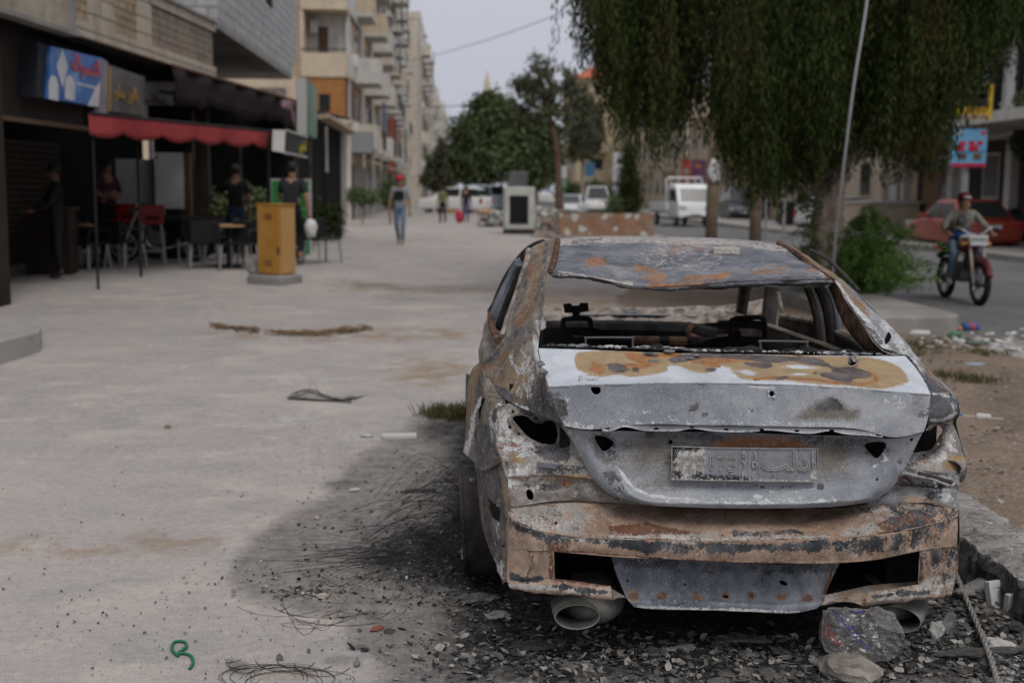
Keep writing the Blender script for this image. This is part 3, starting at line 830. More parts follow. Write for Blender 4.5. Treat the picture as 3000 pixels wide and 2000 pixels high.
# ---- lower side faces behind the wheels
sf = Skin()
E0 = [(1392,1372,.76),(1397,1390,.74),(1403,1450,.72),(1410,1520,.64),(1430,1600,.50),(1455,1660,.32),(1475,1712,.18)]
E1 = [(1430,1360,.46),(1434,1385,.45),(1442,1450,.40),(1446,1520,.36),(1456,1590,.30),(1467,1650,.23),(1477,1706,.17)]
E2 = [(1484,1350,.20),(1488,1380,.175),(1493,1440,.15),(1495,1500,.132),(1493,1580,.13),(1491,1640,.126),(1487,1704,.126)]
dia = [(1427,1452),(1461,1482),(1464,1528),(1452,1518),(1431,1492)]
pf = [('dark','p',[(1400,1390),(1460,1400),(1475,1560),(1470,1640),(1440,1620),(1410,1520)],0.62,24),('orange','s',[(1400,1385),(1410,1500)],4,0.6),('tan','s',[(1484,1400),(1488,1560),(1484,1690)],6,0.7),('white','s',[(1464,1500),(1462,1560),(1452,1620)],4,0.6),('white','s',[(1466,1640),(1474,1690)],7,0.7),('orange','s',[(1415,1380),(1425,1420)],6,0.6)]
sf.patch([E0,E1,E2], M_PIL, 4, [dia, ell(1473,1598,3)], pf, rough=0.006)
sf.build('rear_side_panel', car, 0)
sf = Skin()
mR = [(2808,1490,.17),(2809,1540,.16),(2807,1600,.15),(2805,1656,.15),(2796,1706,.15),(2783,1744,.16)]
mO = [(2800,1490,.5),(2800,1540,.55),(2798,1600,.5),(2796,1650,.42),(2790,1690,.32),(2780,1730,.24)]
sf.patch([mR, mO], M_PIL, 6, (), [('dark','e',2800,1600,20,60,0,0.7)], rough=0.003)
sf.build('rear_side_panel', car)

# ---- valance under the boot floor
va = Skin()
V0 = [(1786,1618,.10),(1880,1628,.09),(2000,1638,.08),(2150,1648,.08),(2300,1652,.08),(2460,1650,.10)]
V1 = [(1805,1680,.11),(1900,1680,.10),(2020,1686,.095),(2150,1692,.095),(2300,1697,.095),(2440,1690,.11)]
V2 = [(1830,1740,.09),(1910,1738,.08),(2030,1742,.075),(2150,1748,.075),(2290,1756,.075),(2418,1742,.09)]
V3 = [(1840,1758,.06),(1915,1762,.05),(2040,1764,.045),(2160,1768,.045),(2300,1776,.045),(2414,1762,.06)]
V4 = [(1860,1777,.055),(1922,1784,.045),(2050,1786,.04),(2170,1789,.04),(2310,1796,.04),(2392,1782,.055)]
pva = []
for hx, hy in ((1858,1745),(1938,1745),(2042,1746),(2126,1746),(2203,1745),(2290,1750),(2365,1752)):
    pva += [('orange','e',hx,hy,15,11,0,1.0),('dark','e',hx,hy,7,5,0,0.85)]
pva += [('dark','s',[(1790,1640),(2000,1655),(2200,1664),(2440,1660)],14,0.75),('orange','s',[(2440,1665),(2428,1700),(2416,1735)],5,0.8),('white','s',[(1870,1777),(2050,1784),(2200,1787),(2340,1792)],4,0.7),('dark','e',1960,1762,60,8,0,0.5),('dark','e',2215,1690,14,20,0,0.5),('tan','e',1855,1742,14,16,0,0.6)]
va.patch([V0,V1,V2,V3,V4], M_VAL, 4.5, [ell(2294,1706,13,6,12,0.4), ell(1838,1699,4,5), ell(2007,1710,4), ell(2126,1746,9,4), ell(2203,1745,3)], pva, warp=lambda px, py: 0.008*np.cos((px-1950)*0.0628)*sm(1660,1700,py)*(1-sm(1725,1745,py)), rough=0.003)
va.build('valance', car)

# ---- boot floor, heat shield and wells
fl = MB()
fl.prism([(-0.70,0.20),(-0.70,0.62),(-0.62,0.62),(-0.60,0.24),(0.60,0.22),(0.62,0.6),(0.72,0.6),(0.72,0.20)], 'y', 0.24, 1.35, M_SOOT)
fl.box((-0.78,1.3,0.2),(0.78,1.36,0.86), M_SOOT)
fl.box((-0.7,1.36,0.2),(0.7,3.4,0.25), M_SOOT)
fl.build('boot_floor', car)
sh = Skin()
sh.patch([[(2418,1742,.06),(2480,1728,.10),(2560,1712,.14),(2690,1702,.20)],[(2412,1762,.03),(2470,1758,.04),(2545,1752,.05),(2640,1735,.08)],[(2405,1772,.02),(2460,1762,.015),(2500,1764,.012),(2530,1776,.02)]], M_BUMP, 5, (), [('tan','e',2520,1740,100,30,0,0.35),('dark','s',[(2410,1772),(2450,1768)],5,0.6)], rough=0.002)
sh.build('heat_shield', car)
sh = Skin()
sh.patch([[(1789,1722,.02),(1810,1734,.03),(1830,1745,.05)],[(1797,1757,.02),(1815,1750,.03),(1832,1750,.05)]], M_TL, 4, rough=0.001)
sh.build('heat_shield', car)

# ---- boot lid
lid = Skin()
D0 = [(1577,1020,.47),(1700,1023,.485),(1850,1029,.495),(2050,1035,.50),(2250,1038,.50),(2450,1041,.49),(2560,1042,.48),(2652,1042,.46)]
D1 = [(1588,1075,.31),(1710,1075,.29),(1860,1076,.275),(2060,1078,.265),(2270,1082,.265),(2480,1088,.28),(2600,1092,.29),(2700,1098,.31)]
D2 = [(1605,1126,.185),(1725,1121,.125),(1870,1117,.085),(2070,1115,.06),(2280,1119,.06),(2500,1130,.085),(2620,1140,.115),(2723,1147,.165)]
D3 = [(1607,1133,.17),(1730,1128,.105),(1875,1124,.062),(2075,1123,.038),(2285,1127,.038),(2505,1138,.062),(2625,1148,.095),(2727,1156,.15)]
cast_tan = [(1686,1045),(1700,1032),(1760,1028),(1900,1030),(2050,1034),(2250,1038),(2400,1041),(2540,1046),(2610,1060),(2640,1080),(2662,1110),(2650,1125),(2600,1136),(2540,1136),(2440,1126),(2330,1120),(2240,1112),(2190,1110),(2150,1098),(2110,1078),(2090,1092),(2030,1090),(1990,1076),(1955,1072),(1955,1086),(1900,1098),(1850,1104),(1810,1098),(1760,1104),(1720,1094),(1690,1080)]
pd = [('tan','p',cast_tan,1.0,9),
      ('tan','e',2340,1074,46,6,3,1.0,'-'),('tan','e',2190,1090,24,7,8,0.95,'-'),('tan','e',2340,1096,26,3.5,0,0.9,'-'),('tan','e',2120,1088,26,14,0,0.9,'-'),
      ('orange','e',1755,1078,24,12,0,0.95),('orange','e',1860,1072,60,9,-4,0.95),('orange','e',1870,1050,34,14,20,0.9),('orange','s',[(1850,1044),(1920,1042),(1990,1036)],7,0.9),('orange','s',[(2030,1056),(2110,1056),(2200,1050),(2290,1054)],8,1.0),('orange','s',[(2060,1066),(2110,1072)],4,0.8),
      ('orange','s',[(2500,1080),(2560,1098),(2570,1115),(2520,1128),(2450,1118)],5,0.75),('orange','s',[(2210,1110),(2280,1106),(2400,1112),(2460,1122)],4,0.8),('orange','s',[(1740,1060),(1730,1078),(1760,1094)],4,0.8),
      ('dark','e',1806,1078,34,12,8,1.0),('dark','e',1862,1083,12,7,10,1.0),('dark','p',[(1960,1050),(2020,1036),(2260,1042),(2300,1052),(2270,1062),(2100,1048),(2000,1062),(1975,1066)],0.9,5),('dark','s',[(1900,1056),(1930,1058)],4,0.8),('dark','e',2080,1082,18,7,5,0.9),('dark','p',[(2180,1062),(2260,1066),(2250,1078),(2200,1074)],0.9,5),
      ('dark','p',[(2260,1042),(2370,1046),(2420,1060),(2440,1072),(2500,1076),(2545,1090),(2550,1104),(2500,1112),(2490,1124),(2440,1112),(2408,1102),(2404,1092),(2440,1088),(2430,1076),(2380,1068),(2330,1060),(2260,1056)],1.0,6),
      ('dark','e',2290,1108,22,6,-8,0.75),('dark','s',[(1700,1108),(1760,1105)],8,0.4),('dark','e',2388,1092,6,4,0,0.9)]
spl = smooth_poly([(2482,1058),(2492,1046),(2500,1058),(2514,1060),(2504,1068),(2490,1070)], 3)
lid.patch([D0,D1,D2,D3], M_LID, 4, [spl], pd, rough=0.0012)
F0 = D3
F1 = [(1620,1180,.15),(1735,1170,.095),(1878,1165,.055),(2075,1165,.03),(2285,1168,.03),(2505,1180,.055),(2622,1190,.085),(2722,1200,.135)]
F2 = [(1636,1215,.135),(1738,1212,.085),(1880,1208,.045),(2075,1208,.02),(2285,1212,.02),(2503,1222,.045),(2620,1232,.075),(2716,1235,.12)]
F3 = [(1653,1247,.12),(1735,1258,.075),(1882,1243,.035),(2075,1245,.01),(2285,1249,.01),(2500,1255,.035),(2617,1281,.068),(2706,1265,.11)]
pfc = [('dark','e',1640,1190,20,34,-25,0.75),('white','e',1650,1175,16,12,0,0.6),('white','e',1640,1215,12,20,0,0.4),('tan','p',[(2330,1228),(2380,1190),(2430,1165),(2460,1180),(2490,1195),(2515,1195),(2520,1215),(2500,1232),(2430,1232)],0.95,16),('dark','p',[(2395,1188),(2440,1166),(2470,1190),(2450,1200),(2400,1200)],0.7,12),
       ('dark','e',2035,1193,18,9,-25,0.75),('dark','e',2066,1213,9,6,0,0.6),('white','s',[(1650,1240),(1730,1252)],7,0.6),('white','s',[(1760,1236),(2000,1236),(2300,1240),(2560,1255)],6,0.3),('white','e',1900,1215,60,14,0,0.25),('dark','s',[(2700,1215),(2718,1200)],9,0.5),('tan','e',2690,1185,14,30,0,0.45),('white','e',2620,1180,24,16,0,0.4),('dark','e',2150,1180,150,14,0,0.18),
       ('dark','s',ell(2158,1204,38,24,18)+[(2196,1204)],1.1,0.42),('white','s',ell(2158,1205,36,22,18)+[(2194,1205)],0.9,0.45),('white','s',[(2140,1190),(2146,1218)],2.0,0.5),('white','s',[(2176,1190),(2170,1220)],2.0,0.5),('white','s',[(2140,1206),(2176,1202)],1.6,0.5),('dark','e',2161,1203,2.5,3),('dark','e',2203,1203,2.5,3),('white','s',[(2190,1132),(2270,1136)],2.5,0.9)]
lid.patch([F0,F1,F2,F3], M_FACE, 4, [smooth_poly([(1730,1136),(1745,1133),(1758,1136),(1759,1148),(1750,1155),(1738,1152)],3), smooth_poly([(2254,1150),(2261,1144),(2268,1150),(2266,1160),(2257,1160)],3), ell(1925,1170,0.5)], pfc, rough=0.0012)
# stamped flange with square holes
B0 = [(1764,1247,.05),(1820,1243,.045),(1900,1243,.04),(2000,1244,.03),(2100,1246,.02),(2200,1248,.018),(2300,1250,.02),(2400,1253,.03),(2500,1256,.04),(2550,1262,.05),(2588,1270,.06)]
up = [(1764,1262),(1790,1263),(1830,1250),(1890,1262),(1960,1263),(1990,1262),(2030,1255),(2095,1264),(2190,1266),(2250,1260),(2330,1268),(2380,1270),(2430,1262),(2480,1272),(2550,1277),(2586,1281)]
B0b = [(1764,1247,.052),(1790,1245,.05),(1830,1243,.045),(1890,1243,.04),(1960,1244,.034),(1990,1244,.03),(2030,1245,.026),(2095,1246,.02),(2190,1248,.018),(2250,1249,.018),(2330,1251,.022),(2380,1253,.028),(2430,1254,.034),(2480,1256,.04),(2550,1262,.05),(2586,1270,.06)]
B1b = [(x, y, c[2]-0.004) for (x, y), c in zip(up, B0b)]
sq = [[(x-7,y-3),(x+7,y-2),(x+7,y+4),(x-7,y+3)] for x, y in ((1779,1254),(1922,1255),(2027,1250),(2129,1257),(2231,1257),(2335,1261),(2437,1259),(2574,1273))]
lid.patch([B0b, B1b], M_FACE, 2.6, sq, [('white','s',[(x,y-1) for x,y in up],3,0.7)], rough=0)
lid.build('boot_lid', car, 0.003)

# ---- lower half of the boot lid with the plate recess
lo = Skin()
Q = [
 [(1656,1252,.13),(1700,1258,.13),(1745,1262,.12),(1800,1262,.11),(1900,1262,.105),(2050,1264,.095),(2200,1268,.095),(2350,1272,.105),(2480,1276,.11),(2560,1282,.11),(2620,1284,.12),(2702,1268,.13)],
 [(1678,1290,.14),(1715,1292,.13),(1752,1292,.135),(1800,1290,.13),(1890,1290,.105),(2050,1290,.09),(2200,1292,.09),(2350,1296,.10),(2480,1300,.12),(2555,1304,.14),(2610,1306,.13),(2686,1300,.135)],
 [(1698,1330,.15),(1722,1330,.125),(1758,1330,.12),(1805,1328,.10),(1880,1328,.085),(2050,1328,.075),(2200,1330,.075),(2350,1334,.085),(2480,1338,.10),(2555,1344,.12),(2605,1346,.13),(2664,1345,.145)],
 [(1716,1368,.15),(1740,1370,.115),(1775,1372,.09),(1815,1372,.07),(1885,1372,.07),(2050,1370,.065),(2200,1372,.065),(2350,1376,.07),(2480,1378,.075),(2550,1382,.09),(2598,1384,.11),(2642,1388,.14)],
 [(1742,1408,.14),(1762,1410,.10),(1795,1412,.065),(1830,1414,.045),(1895,1416,.06),(2050,1414,.06),(2200,1416,.06),(2350,1418,.06),(2470,1420,.06),(2540,1422,.07),(2585,1424,.09),(2615,1426,.13)],
 [(1778,1440,.12),(1792,1440,.08),(1818,1444,.045),(1850,1446,.02),(1905,1450,.03),(2050,1452,.035),(2200,1454,.035),(2350,1454,.035),(2455,1452,.035),(2520,1450,.05),(2556,1450,.07),(2585,1450,.11)],
 [(1810,1456,.10),(1828,1460,.065),(1855,1464,.03),(1885,1467,.01),(1935,1470,.008),(2060,1472,.0),(2200,1474,.0),(2330,1473,.005),(2430,1470,.012),(2490,1468,.03),(2525,1466,.05),(2555,1466,.09)],
 [(1832,1463,.11),(1850,1468,.075),(1875,1473,.045),(1900,1477,.03),(1945,1482,.02),(2065,1487,.015),(2200,1489,.015),(2325,1488,.02),(2420,1485,.03),(2470,1481,.045),(2505,1477,.07),(2535,1473,.10)]]
triL = [(1741,1277),(1766,1276),(1793,1289),(1797,1300),(1776,1320),(1762,1316),(1750,1298)]
triR = [(2533,1302),(2560,1294),(2588,1294),(2596,1306),(2578,1336),(2562,1340),(2545,1322)]
plo = [('orange','p',[(2110,1284),(2180,1280),(2260,1280),(2335,1290),(2370,1312),(2100,1312)],1.0,12),('dark','s',[(1900,1270),(2050,1276),(2110,1284)],10,0.65),('dark','s',[(2330,1284),(2440,1290),(2540,1300)],12,0.6),('tan','e',2440,1330,62,62,0,0.8),('tan','e',1905,1330,80,62,0,0.8),('tan','s',[(1900,1290),(2180,1300),(2440,1300)],26,.7),('tan','e',1930,1420,60,20,0,0.6),
       ('dark','e',1768,1298,34,26,0,.52),('dark','e',2565,1318,34,26,0,.5),('tan','s',[(1748,1300),(1752,1330),(1775,1348),(1805,1340)],9,0.75),('dark','e',1790,1325,16,10,0,0.75),('tan','e',1740,1282,8,18,0,0.7),('tan','e',1840,1300,26,18,0,0.7),('dark','e',1795,1395,24,14,35,0.65),('dark','e',1810,1425,24,12,30,0.5),('white','s',[(1812,1370),(1835,1405),(1860,1430),(1900,1450),(1960,1458)],4,0.85),('white','s',[(1800,1440),(1820,1452)],4,0.6),  # first two dark ovals paint recess shade round the triangular holes
       ('white','e',2220,1453,16,7,10,0.95),('white','s',[(1960,1466),(2200,1468),(2440,1464)],8,0.5),('white','s',[(2580,1320),(2600,1345),(2560,1365)],4,0.8),('dark','e',2560,1355,20,8,0,0.5),('dark','e',2200,1424,120,5,0,0.35),('white','s',[(2210,1420),(2260,1438),(2330,1440),(2400,1428)],3,0.5),('tan','e',2404,1424,8,8,0,0.7),('dark','s',[(1965,1308),(2000,1300)],5,0.4)]
lo.patch(Q, M_FACE, 4, [smooth_poly(triL,2), smooth_poly(triR,2), ell(2570,1404,4), ell(1965,1294,6,7), ell(2670,1287,5), ell(2636,1352,5), ell(1703,1332,4)], plo, rough=0.0015)
lo.build('lower_lid', car, 0.003)
bx = MB(); bx.box((-0.6,0.22,0.55),(0.6,0.24,0.95), M_SOOT); bx.box((-0.765,0.5,0.3),(0.87,0.52,0.93), M_SOOT)  # black plates added behind lid and lamp openings to stop light leaking through
bx.build('dark_backing_plates', car)
# ragged metal round the shot holes
def curl(px, py, yc, r, m, n=5, lift=0.02):
    b = MB(); c = Vector(pc(px, py, yc))
    for k in range(n):
        a = 2*math.pi*k/n+0.3*random.random()
        d = Vector((math.cos(a), 0.0, math.sin(a)))
        t = Vector((-math.sin(a), 0, math.cos(a)))
        p0 = c+d*r*0.8
        b.add([p0-t*r*0.5, p0+t*r*0.5, p0+d*r*(0.3+0.5*random.random())+Vector((0,-lift*random.random(),lift*random.random()*0.6))], [(0,1,2)], m)
    return b
b = curl(2261,1152,.03,0.014,M_LID); b2 = curl(2496,1060,.36,0.02,M_LID,6,0.03); b.v += b2.v; off = len(b.v)-len(b2.v)
b.f += [[i+off for i in f] for f in b2.f]; b.m += b2.m
o = b.build('torn_edge', car); o.modifiers.new('t','SOLIDIFY').thickness = 0.002
# bolts and clips
b = MB()
for px, py, yc, r in ((1670,1265,.12,.009),(1701,1331,.11,.009),(1840,1297,.09,.007),(2502,1305,.10,.007),(2635,1352,.11,.008),(2403,1424,.055,.011),(1953,1349,.07,.004),(2458,1470,.0,.006)):
    c = Vector(pc(px, py, yc)); b.cyl(c, c+Vector((0,-0.008,0)), r, M_TIP, 10)
for px, py, yc in ((1600,1362,.13),):
    c = Vector(pc(px, py, yc)); b.box((-0.03,-0.02,-0.004),(0.03,0.02,0.004), M_VAL, Ry(0.15), c)
b.build('bolts', car)
# strips of melted plastic hanging on the right corner
b = MB()
for pts in ([(2640,1385),(2680,1392),(2730,1402),(2780,1422)],[(2690,1385),(2730,1395),(2790,1412)],[(2650,1392),(2670,1408),(2675,1420)],[(2735,1402),(2742,1425)]):
    b.tube(curve_pts([pc(x, y, .115) for x, y in pts], 4), [0.008*(0.6+0.6*random.random()) for _ in range((len(pts)-1)*4+1)], M_SOOT2 if len(pts) == 3 else M_TLR, 5)
b.build('melted_trim', car)

# ---- number plate
pm = NT('scorched plate')
c = pm.ramp(pm.noise(22, 8, 0.7), [(0.35,(0.17,0.17,0.19)),(0.6,(0.235,0.235,0.26))])
mk = pm.attr('mk'); rr, gg, bb = pm.split(mk.outputs['Color'])[:3]
nz = pm.noise(90, 9, 0.75)
fw = pm.rng(pm.math('ADD', pm.math('MULTIPLY', pm.math('SUBTRACT', nz, 0.5), 3.2), bb), 0.42, 0.56)
fk = pm.rng(pm.math('ADD', pm.math('MULTIPLY', pm.math('SUBTRACT', pm.noise(130, 9, 0.75), 0.5), 4.5), gg), 0.42, 0.56)
c = pm.mix(fw, c, (0.50,0.47,0.43)); c = pm.mix(fk, c, (0.012,0.012,0.012))
M_PLATE = pm.out(c, 0.5, pm.bump(nz, 0.3, 0.002), 0.0, 0.4)
plt = Skin()
plt.patch([[(1967,1306,.052),(2100,1310,.046),(2250,1312,.046),(2396,1313,.052)],[(1967,1356,.044),(2100,1360,.038),(2250,1362,.038),(2395,1363,.044)],[(1967,1405,.036),(2100,1408,.03),(2250,1410,.03),(2395,1412,.036)]], M_PLATE, 2.2, (),
          [('white','p',[(1985,1330),(2040,1320),(2062,1340),(2058,1375),(2020,1385),(1985,1380)],0.62,20),('white','e',2053,1320,10,16,0,0.62),('dark','e',1974,1330,10,26,0,0.75),('dark','s',[(1970,1310),(2040,1310)],9,0.75),('dark','p',[(2040,1385),(2075,1388),(2110,1392),(2190,1395),(2190,1408),(2040,1405)],0.62,6),('dark','e',1980,1390,14,12,0,0.62),('white','e',2385,1385,8,26,0,0.5),('dark','e',2392,1335,3,20,0,0.4),('white','s',[(1966,1405),(2395,1411)],4,0.5),('white','s',[(1990,1360),(2000,1390)],10,0.5)], rough=0.0006)
plate = plt.build('number_plate', car, 0.003)
M_RIM = mat('plate embossing', (0.42,0.40,0.375), 0.6, color2=(0.20,0.19,0.185), scale=60)
b = MB()
b.tube([pc(1968,1307,.046),pc(2100,1311,.040),pc(2250,1313,.040),pc(2395,1314,.046),pc(2394,1411,.030),pc(2250,1409,.024),pc(2100,1407,.024),pc(1968,1404,.030),pc(1968,1307,.046)], 0.0018, M_RIM, 5)
for px in (2167, 2196, 2226):
    b.tube([pc(px,1318,.038),pc(px,1402,.025)], 0.0009, M_RIM, 4)
b.build('plate_rim', plate)
b = MB()
for px, py in ((1977,1360),(2384,1360)):
    c = Vector(pc(px,py,.044)); b.cyl(c, c+Vector((0,-0.006,0)), 0.006, M_RUST, 10)
b.build('plate_screw', plate)
def outline(name, body, size, M4, parent, r=0.0016, fill=False, m=None):
    """embossed lettering: the outline of each character as a raised bead"""
    cu = bpy.data.curves.new(name, 'FONT'); cu.body = body; cu.size = size; cu.align_x = 'CENTER'; cu.align_y = 'CENTER'
    cu.fill_mode = 'FRONT' if fill else 'NONE'; cu.bevel_depth = r; cu.bevel_resolution = 1
    cu.materials.append(m or M_RIM)
    return as_mesh(name, cu, parent, M4)
ux = Vector(pc(2395,1362,.042))-Vector(pc(1967,1356,.042)); uz = Vector(pc(2180,1312,.046))-Vector(pc(2180,1409,.030))
def pf4(px, py): return frame4(Vector(pc(px, py, .038))+Vector((0,-0.004,0)), ux, uz)
for ch, px, py, sz in (('1',1996,1358,.072),('2',2021,1358,.072),('9',2050,1358,.072),('1',2084,1358,.068),('7',2115,1359,.068),('3',2144,1361,.068),('S',2180,1330,.030),('Y',2180,1358,.030),('R',2180,1390,.030),('I',2212,1332,.030),('D',2211,1361,.030),('L',2210,1390,.030)):
    outline('plate_letter', ch, sz, pf4(px, py), plate)
outline('plate_letter', '\ufe90\ufedf\ufea9\ufe8d', 0.092, pf4(2312,1352), plate, 0.0018)

# ---- right rear pillar, shoulder and tail end
qr = Skin()
RI = [(2290,712,1.9),(2345,755,1.5),(2446,826,1.12),(2470,862,.98),(2504,916,.82),(2541,970,.66),(2575,1014,.53),(2612,1036,.48),(2655,1042,.455),(2700,1098,.30),(2729,1152,.16)]
RM = [(2298,713,1.9),(2362,757,1.55),(2456,826,1.2),(2482,858,1.06),(2518,910,.92),(2556,962,.78),(2594,1006,.66),(2632,1030,.58),(2672,1046,.52),(2716,1098,.37),(2745,1148,.24)]
RO = [(2312,718,2.0),(2382,762,1.7),(2462,818,1.4),(2500,850,1.25),(2540,892,1.12),(2578,925,1.0),(2622,968,.88),(2650,1000,.82),(2684,1042,.76),(2732,1098,.62),(2776,1144,.46)]
pr_ = [('orange','s',[(2320,722),(2390,770),(2470,840),(2540,915)],9,0.85),('white','s',[(2450,835),(2500,900),(2560,975),(2610,1030)],9,0.75),('dark','s',[(2480,890),(2530,950),(2580,1000)],6,0.7),('white','s',[(2590,950),(2650,1020),(2700,1085)],12,0.55),('orange','s',[(2690,1060),(2770,1145)],4,0.85),('dark','p',[(2700,1085),(2740,1120),(2780,1150),(2740,1155),(2725,1145)],0.8,10),('dark','s',[(2655,1042),(2700,1098),(2728,1150)],3,0.7)]
M_PILR = burnt('grey ash streaked steel', [(0.17,0.175,0.19),(0.25,0.255,0.265),(0.34,0.335,0.33)], 4.0, stretch=(0.8,0.8,2.0), tan=(0.34,0.24,0.13), orange=(0.25,0.14,0.065), tsoft=(.36,.72), top=.9, dark=(0.04,0.04,0.045), bias=(-.2,-.1,-.05,-.2), amp=(2.2,2.6,2.6,2.0), sc=(6,18,22,8), speck=0.22)
tri = [(2591,996),(2602,970),(2612,985),(2606,1000),(2594,1010)]
qr.patch([RI,RM,RO], M_PILR, 5, [tri], pr_, rough=0.004, nv=18)
# inner faces of the pillar towards the cabin
qr.patch([RI[2:8], [(2425,840,1.3),(2440,872,1.2),(2462,930,1.05),(2500,990,.9),(2545,1030,.8),(2570,1042,.76)]], M_RUST, 6, rough=0.003)
# tail end over the lamp
E_ = [[(2729,1150,.165),(2760,1152,.22),(2790,1160,.33),(2806,1178,.46)],[(2724,1190,.14),(2762,1192,.16),(2795,1194,.26),(2810,1196,.42)],[(2716,1228,.13),(2755,1226,.14),(2788,1218,.24),(2808,1212,.42)],[(2713,1242,.16),(2752,1240,.2),(2786,1234,.3),(2803,1218,.46)]]
M_END = burnt('dark scorched steel', [(0.055,0.06,0.07),(0.09,0.095,0.10),(0.14,0.14,0.14)], 5.0, stretch=(1,1,1.6), bias=(-.2,-.1,-.2,-.3), amp=(2,2.4,2.6,2), sc=(8,16,20,10))
qr.patch(E_, M_END, 4, (), [('white','s',[(2730,1232),(2770,1226),(2800,1210)],5,0.75),('white','e',2795,1190,8,10,0,0.7),('orange','s',[(2722,1170),(2716,1225)],3,0.8),('white','s',[(2735,1150),(2800,1165)],3,0.6)], rough=0.003)
RS1 = [(2776,1144,.46),(2806,1178,.46),(2810,1196,.42),(2808,1214,.44),(2800,1236,.5),(2814,1290,.45),(2828,1345,.36)]
RS0 = [(2732,1098,1.2),(2772,1130,1.2),(2784,1160,1.2),(2790,1200,1.2),(2790,1250,1.2),(2790,1320,1.2),(2790,1380,1.2)]
qr.patch([RS1,RS0], M_PILR, 8, rough=0.002)
RSa = [(2462,818,1.4),(2500,850,1.25),(2578,925,1.0),(2650,1000,.82),(2684,1042,.76),(2732,1098,.62),(2776,1144,.46)]
RSb = [(2455,850,1.5),(2490,890,1.45),(2560,980,1.3),(2620,1060,1.25),(2660,1090,1.22),(2710,1110,1.2),(2732,1120,1.2)]
qr.patch([RSa,RSb], M_PILR, 8, rough=0.002)
qr.build('quarter_panel', car)
# drip rails on both sides and the right window frame
b = MB()
b.tube(curve_pts([pc(1634,703,1.82),pc(1629,735,1.55),pc(1622,770,1.3),pc(1612,797,1.14)], 4), 0.014, M_RUST, 6)
b.build('drip_rail', car); b = MB()
b.tube(curve_pts([pc(2280,711,1.9),pc(2330,740,1.6),pc(2380,780,1.35),pc(2440,822,1.13)], 4), 0.012, M_RUST, 6)
b.build('drip_rail', car)
b = MB()
b.tube(curve_pts([pc(2375,733,2.1),pc(2425,760,1.85),pc(2467,799,1.6),pc(2517,852,1.35)], 4), 0.009, M_SOOT2, 6)
b.build('window_frame', car)

# ---- cabin seen through the rear opening
b = Skin()
b.patch([[(1592,902,3.35),(1700,902,3.42),(1900,900,3.45),(2050,896,3.42),(2160,890,3.35),(2250,872,3.25)],[(1592,925,3.3),(1700,926,3.34),(1900,926,3.36),(2050,922,3.34),(2160,918,3.28),(2240,905,3.2)],[(1592,938,3.25),(1700,940,3.28),(1900,942,3.3),(2050,944,3.28),(2160,938,3.22),(2235,925,3.15)]], M_INNER, 5, [smooth_poly([(1830,915),(1840,909),(1860,910),(1866,918),(1850,920)],2), smooth_poly([(1972,916),(1985,908),(2000,909),(2006,917),(1990,920)],2), smooth_poly([(2120,915),(2135,912),(2150,916),(2140,922)],2)], rough=0.012)
b.build('scuttle', car)
b = MB()
b.box((-0.66,3.18,0.25),(0.80,3.24,0.82), M_SOOT)
b.tube([pc(1640,1000,2.75),pc(1800,1002,2.75),pc(1950,1004,2.75),pc(2100,1006,2.75),pc(2240,1004,2.75)], 0.035, M_SOOT, 10)
b.tube([pc(1850,1003,2.72),pc(1930,1004,2.72)], 0.037, M_RUST, 10)
b.tube([pc(1960,1004,2.72),pc(2010,1005,2.72)], 0.037, M_RUST, 10)
b.tube([pc(1600,965,2.95),pc(1800,962,2.95),pc(2020,968,2.95),pc(2100,985,2.9)], 0.05, M_SOOT, 8)
b.tube(curve_pts([pc(2030,952,2.9),pc(2015,975,2.9),pc(2040,988,2.9),pc(2140,988,2.9)], 4), 0.02, M_RUST, 6)
b.build('dash_frame', car)
def seat_frame(pts_plate, hole, loop, plate_px, yc, name='seat_frame'):
    s = MB()
    s.tube(curve_pts([pc(x, y, yc) for x, y in loop], 5), 0.013, M_SOOT, 8)
    s.build(name, car)
    k = Skin(); k.patch(pts_plate, M_SOOTP, 5, hole, rough=0.001); k.build('seat_back', car, 0.01)
    if plate_px:
        q = MB()
        q.prism([tuple(np.array(pc(x, y, yc))[[0,2]]) for x, y in plate_px], 'y', yc-0.01, yc+0.01, M_SOOT)
        q.build('headrest_bracket', car)
M_SOOTP = mat('flat soot', (0.014,0.013,0.013), 0.95, spec=0.05)
seat_frame([[(1592,962,1.95),(1660,958,1.9),(1750,962,1.9),(1800,985,1.95)],[(1592,1080,1.7),(1660,1080,1.7),(1750,1080,1.7),(1815,1080,1.7)]], [smooth_poly([(1676,977),(1690,974),(1705,977),(1707,984),(1692,988),(1677,986)],3)],
           [(1650,1010),(1650,945),(1656,935),(1690,932),(1722,934),(1730,945),(1731,1010)], [(1650,890),(1672,888),(1676,895),(1696,895),(1700,887),(1722,887),(1725,910),(1708,914),(1698,915),(1700,933),(1678,933),(1677,916),(1654,916)], 1.92)
seat_frame([[(2060,1000,1.95),(2120,985,1.9),(2230,988,1.9),(2300,1010,1.95)],[(2050,1080,1.7),(2120,1080,1.7),(2230,1080,1.7),(2310,1080,1.7)]], [smooth_poly([(2170,1008),(2185,1005),(2200,1007),(2202,1014),(2186,1016),(2171,1015)],3)],
           [(2140,1010),(2142,950),(2150,935),(2200,930),(2238,938),(2240,1010)], [(2155,938),(2175,936),(2232,940),(2230,966),(2200,962),(2160,960)], 1.92)
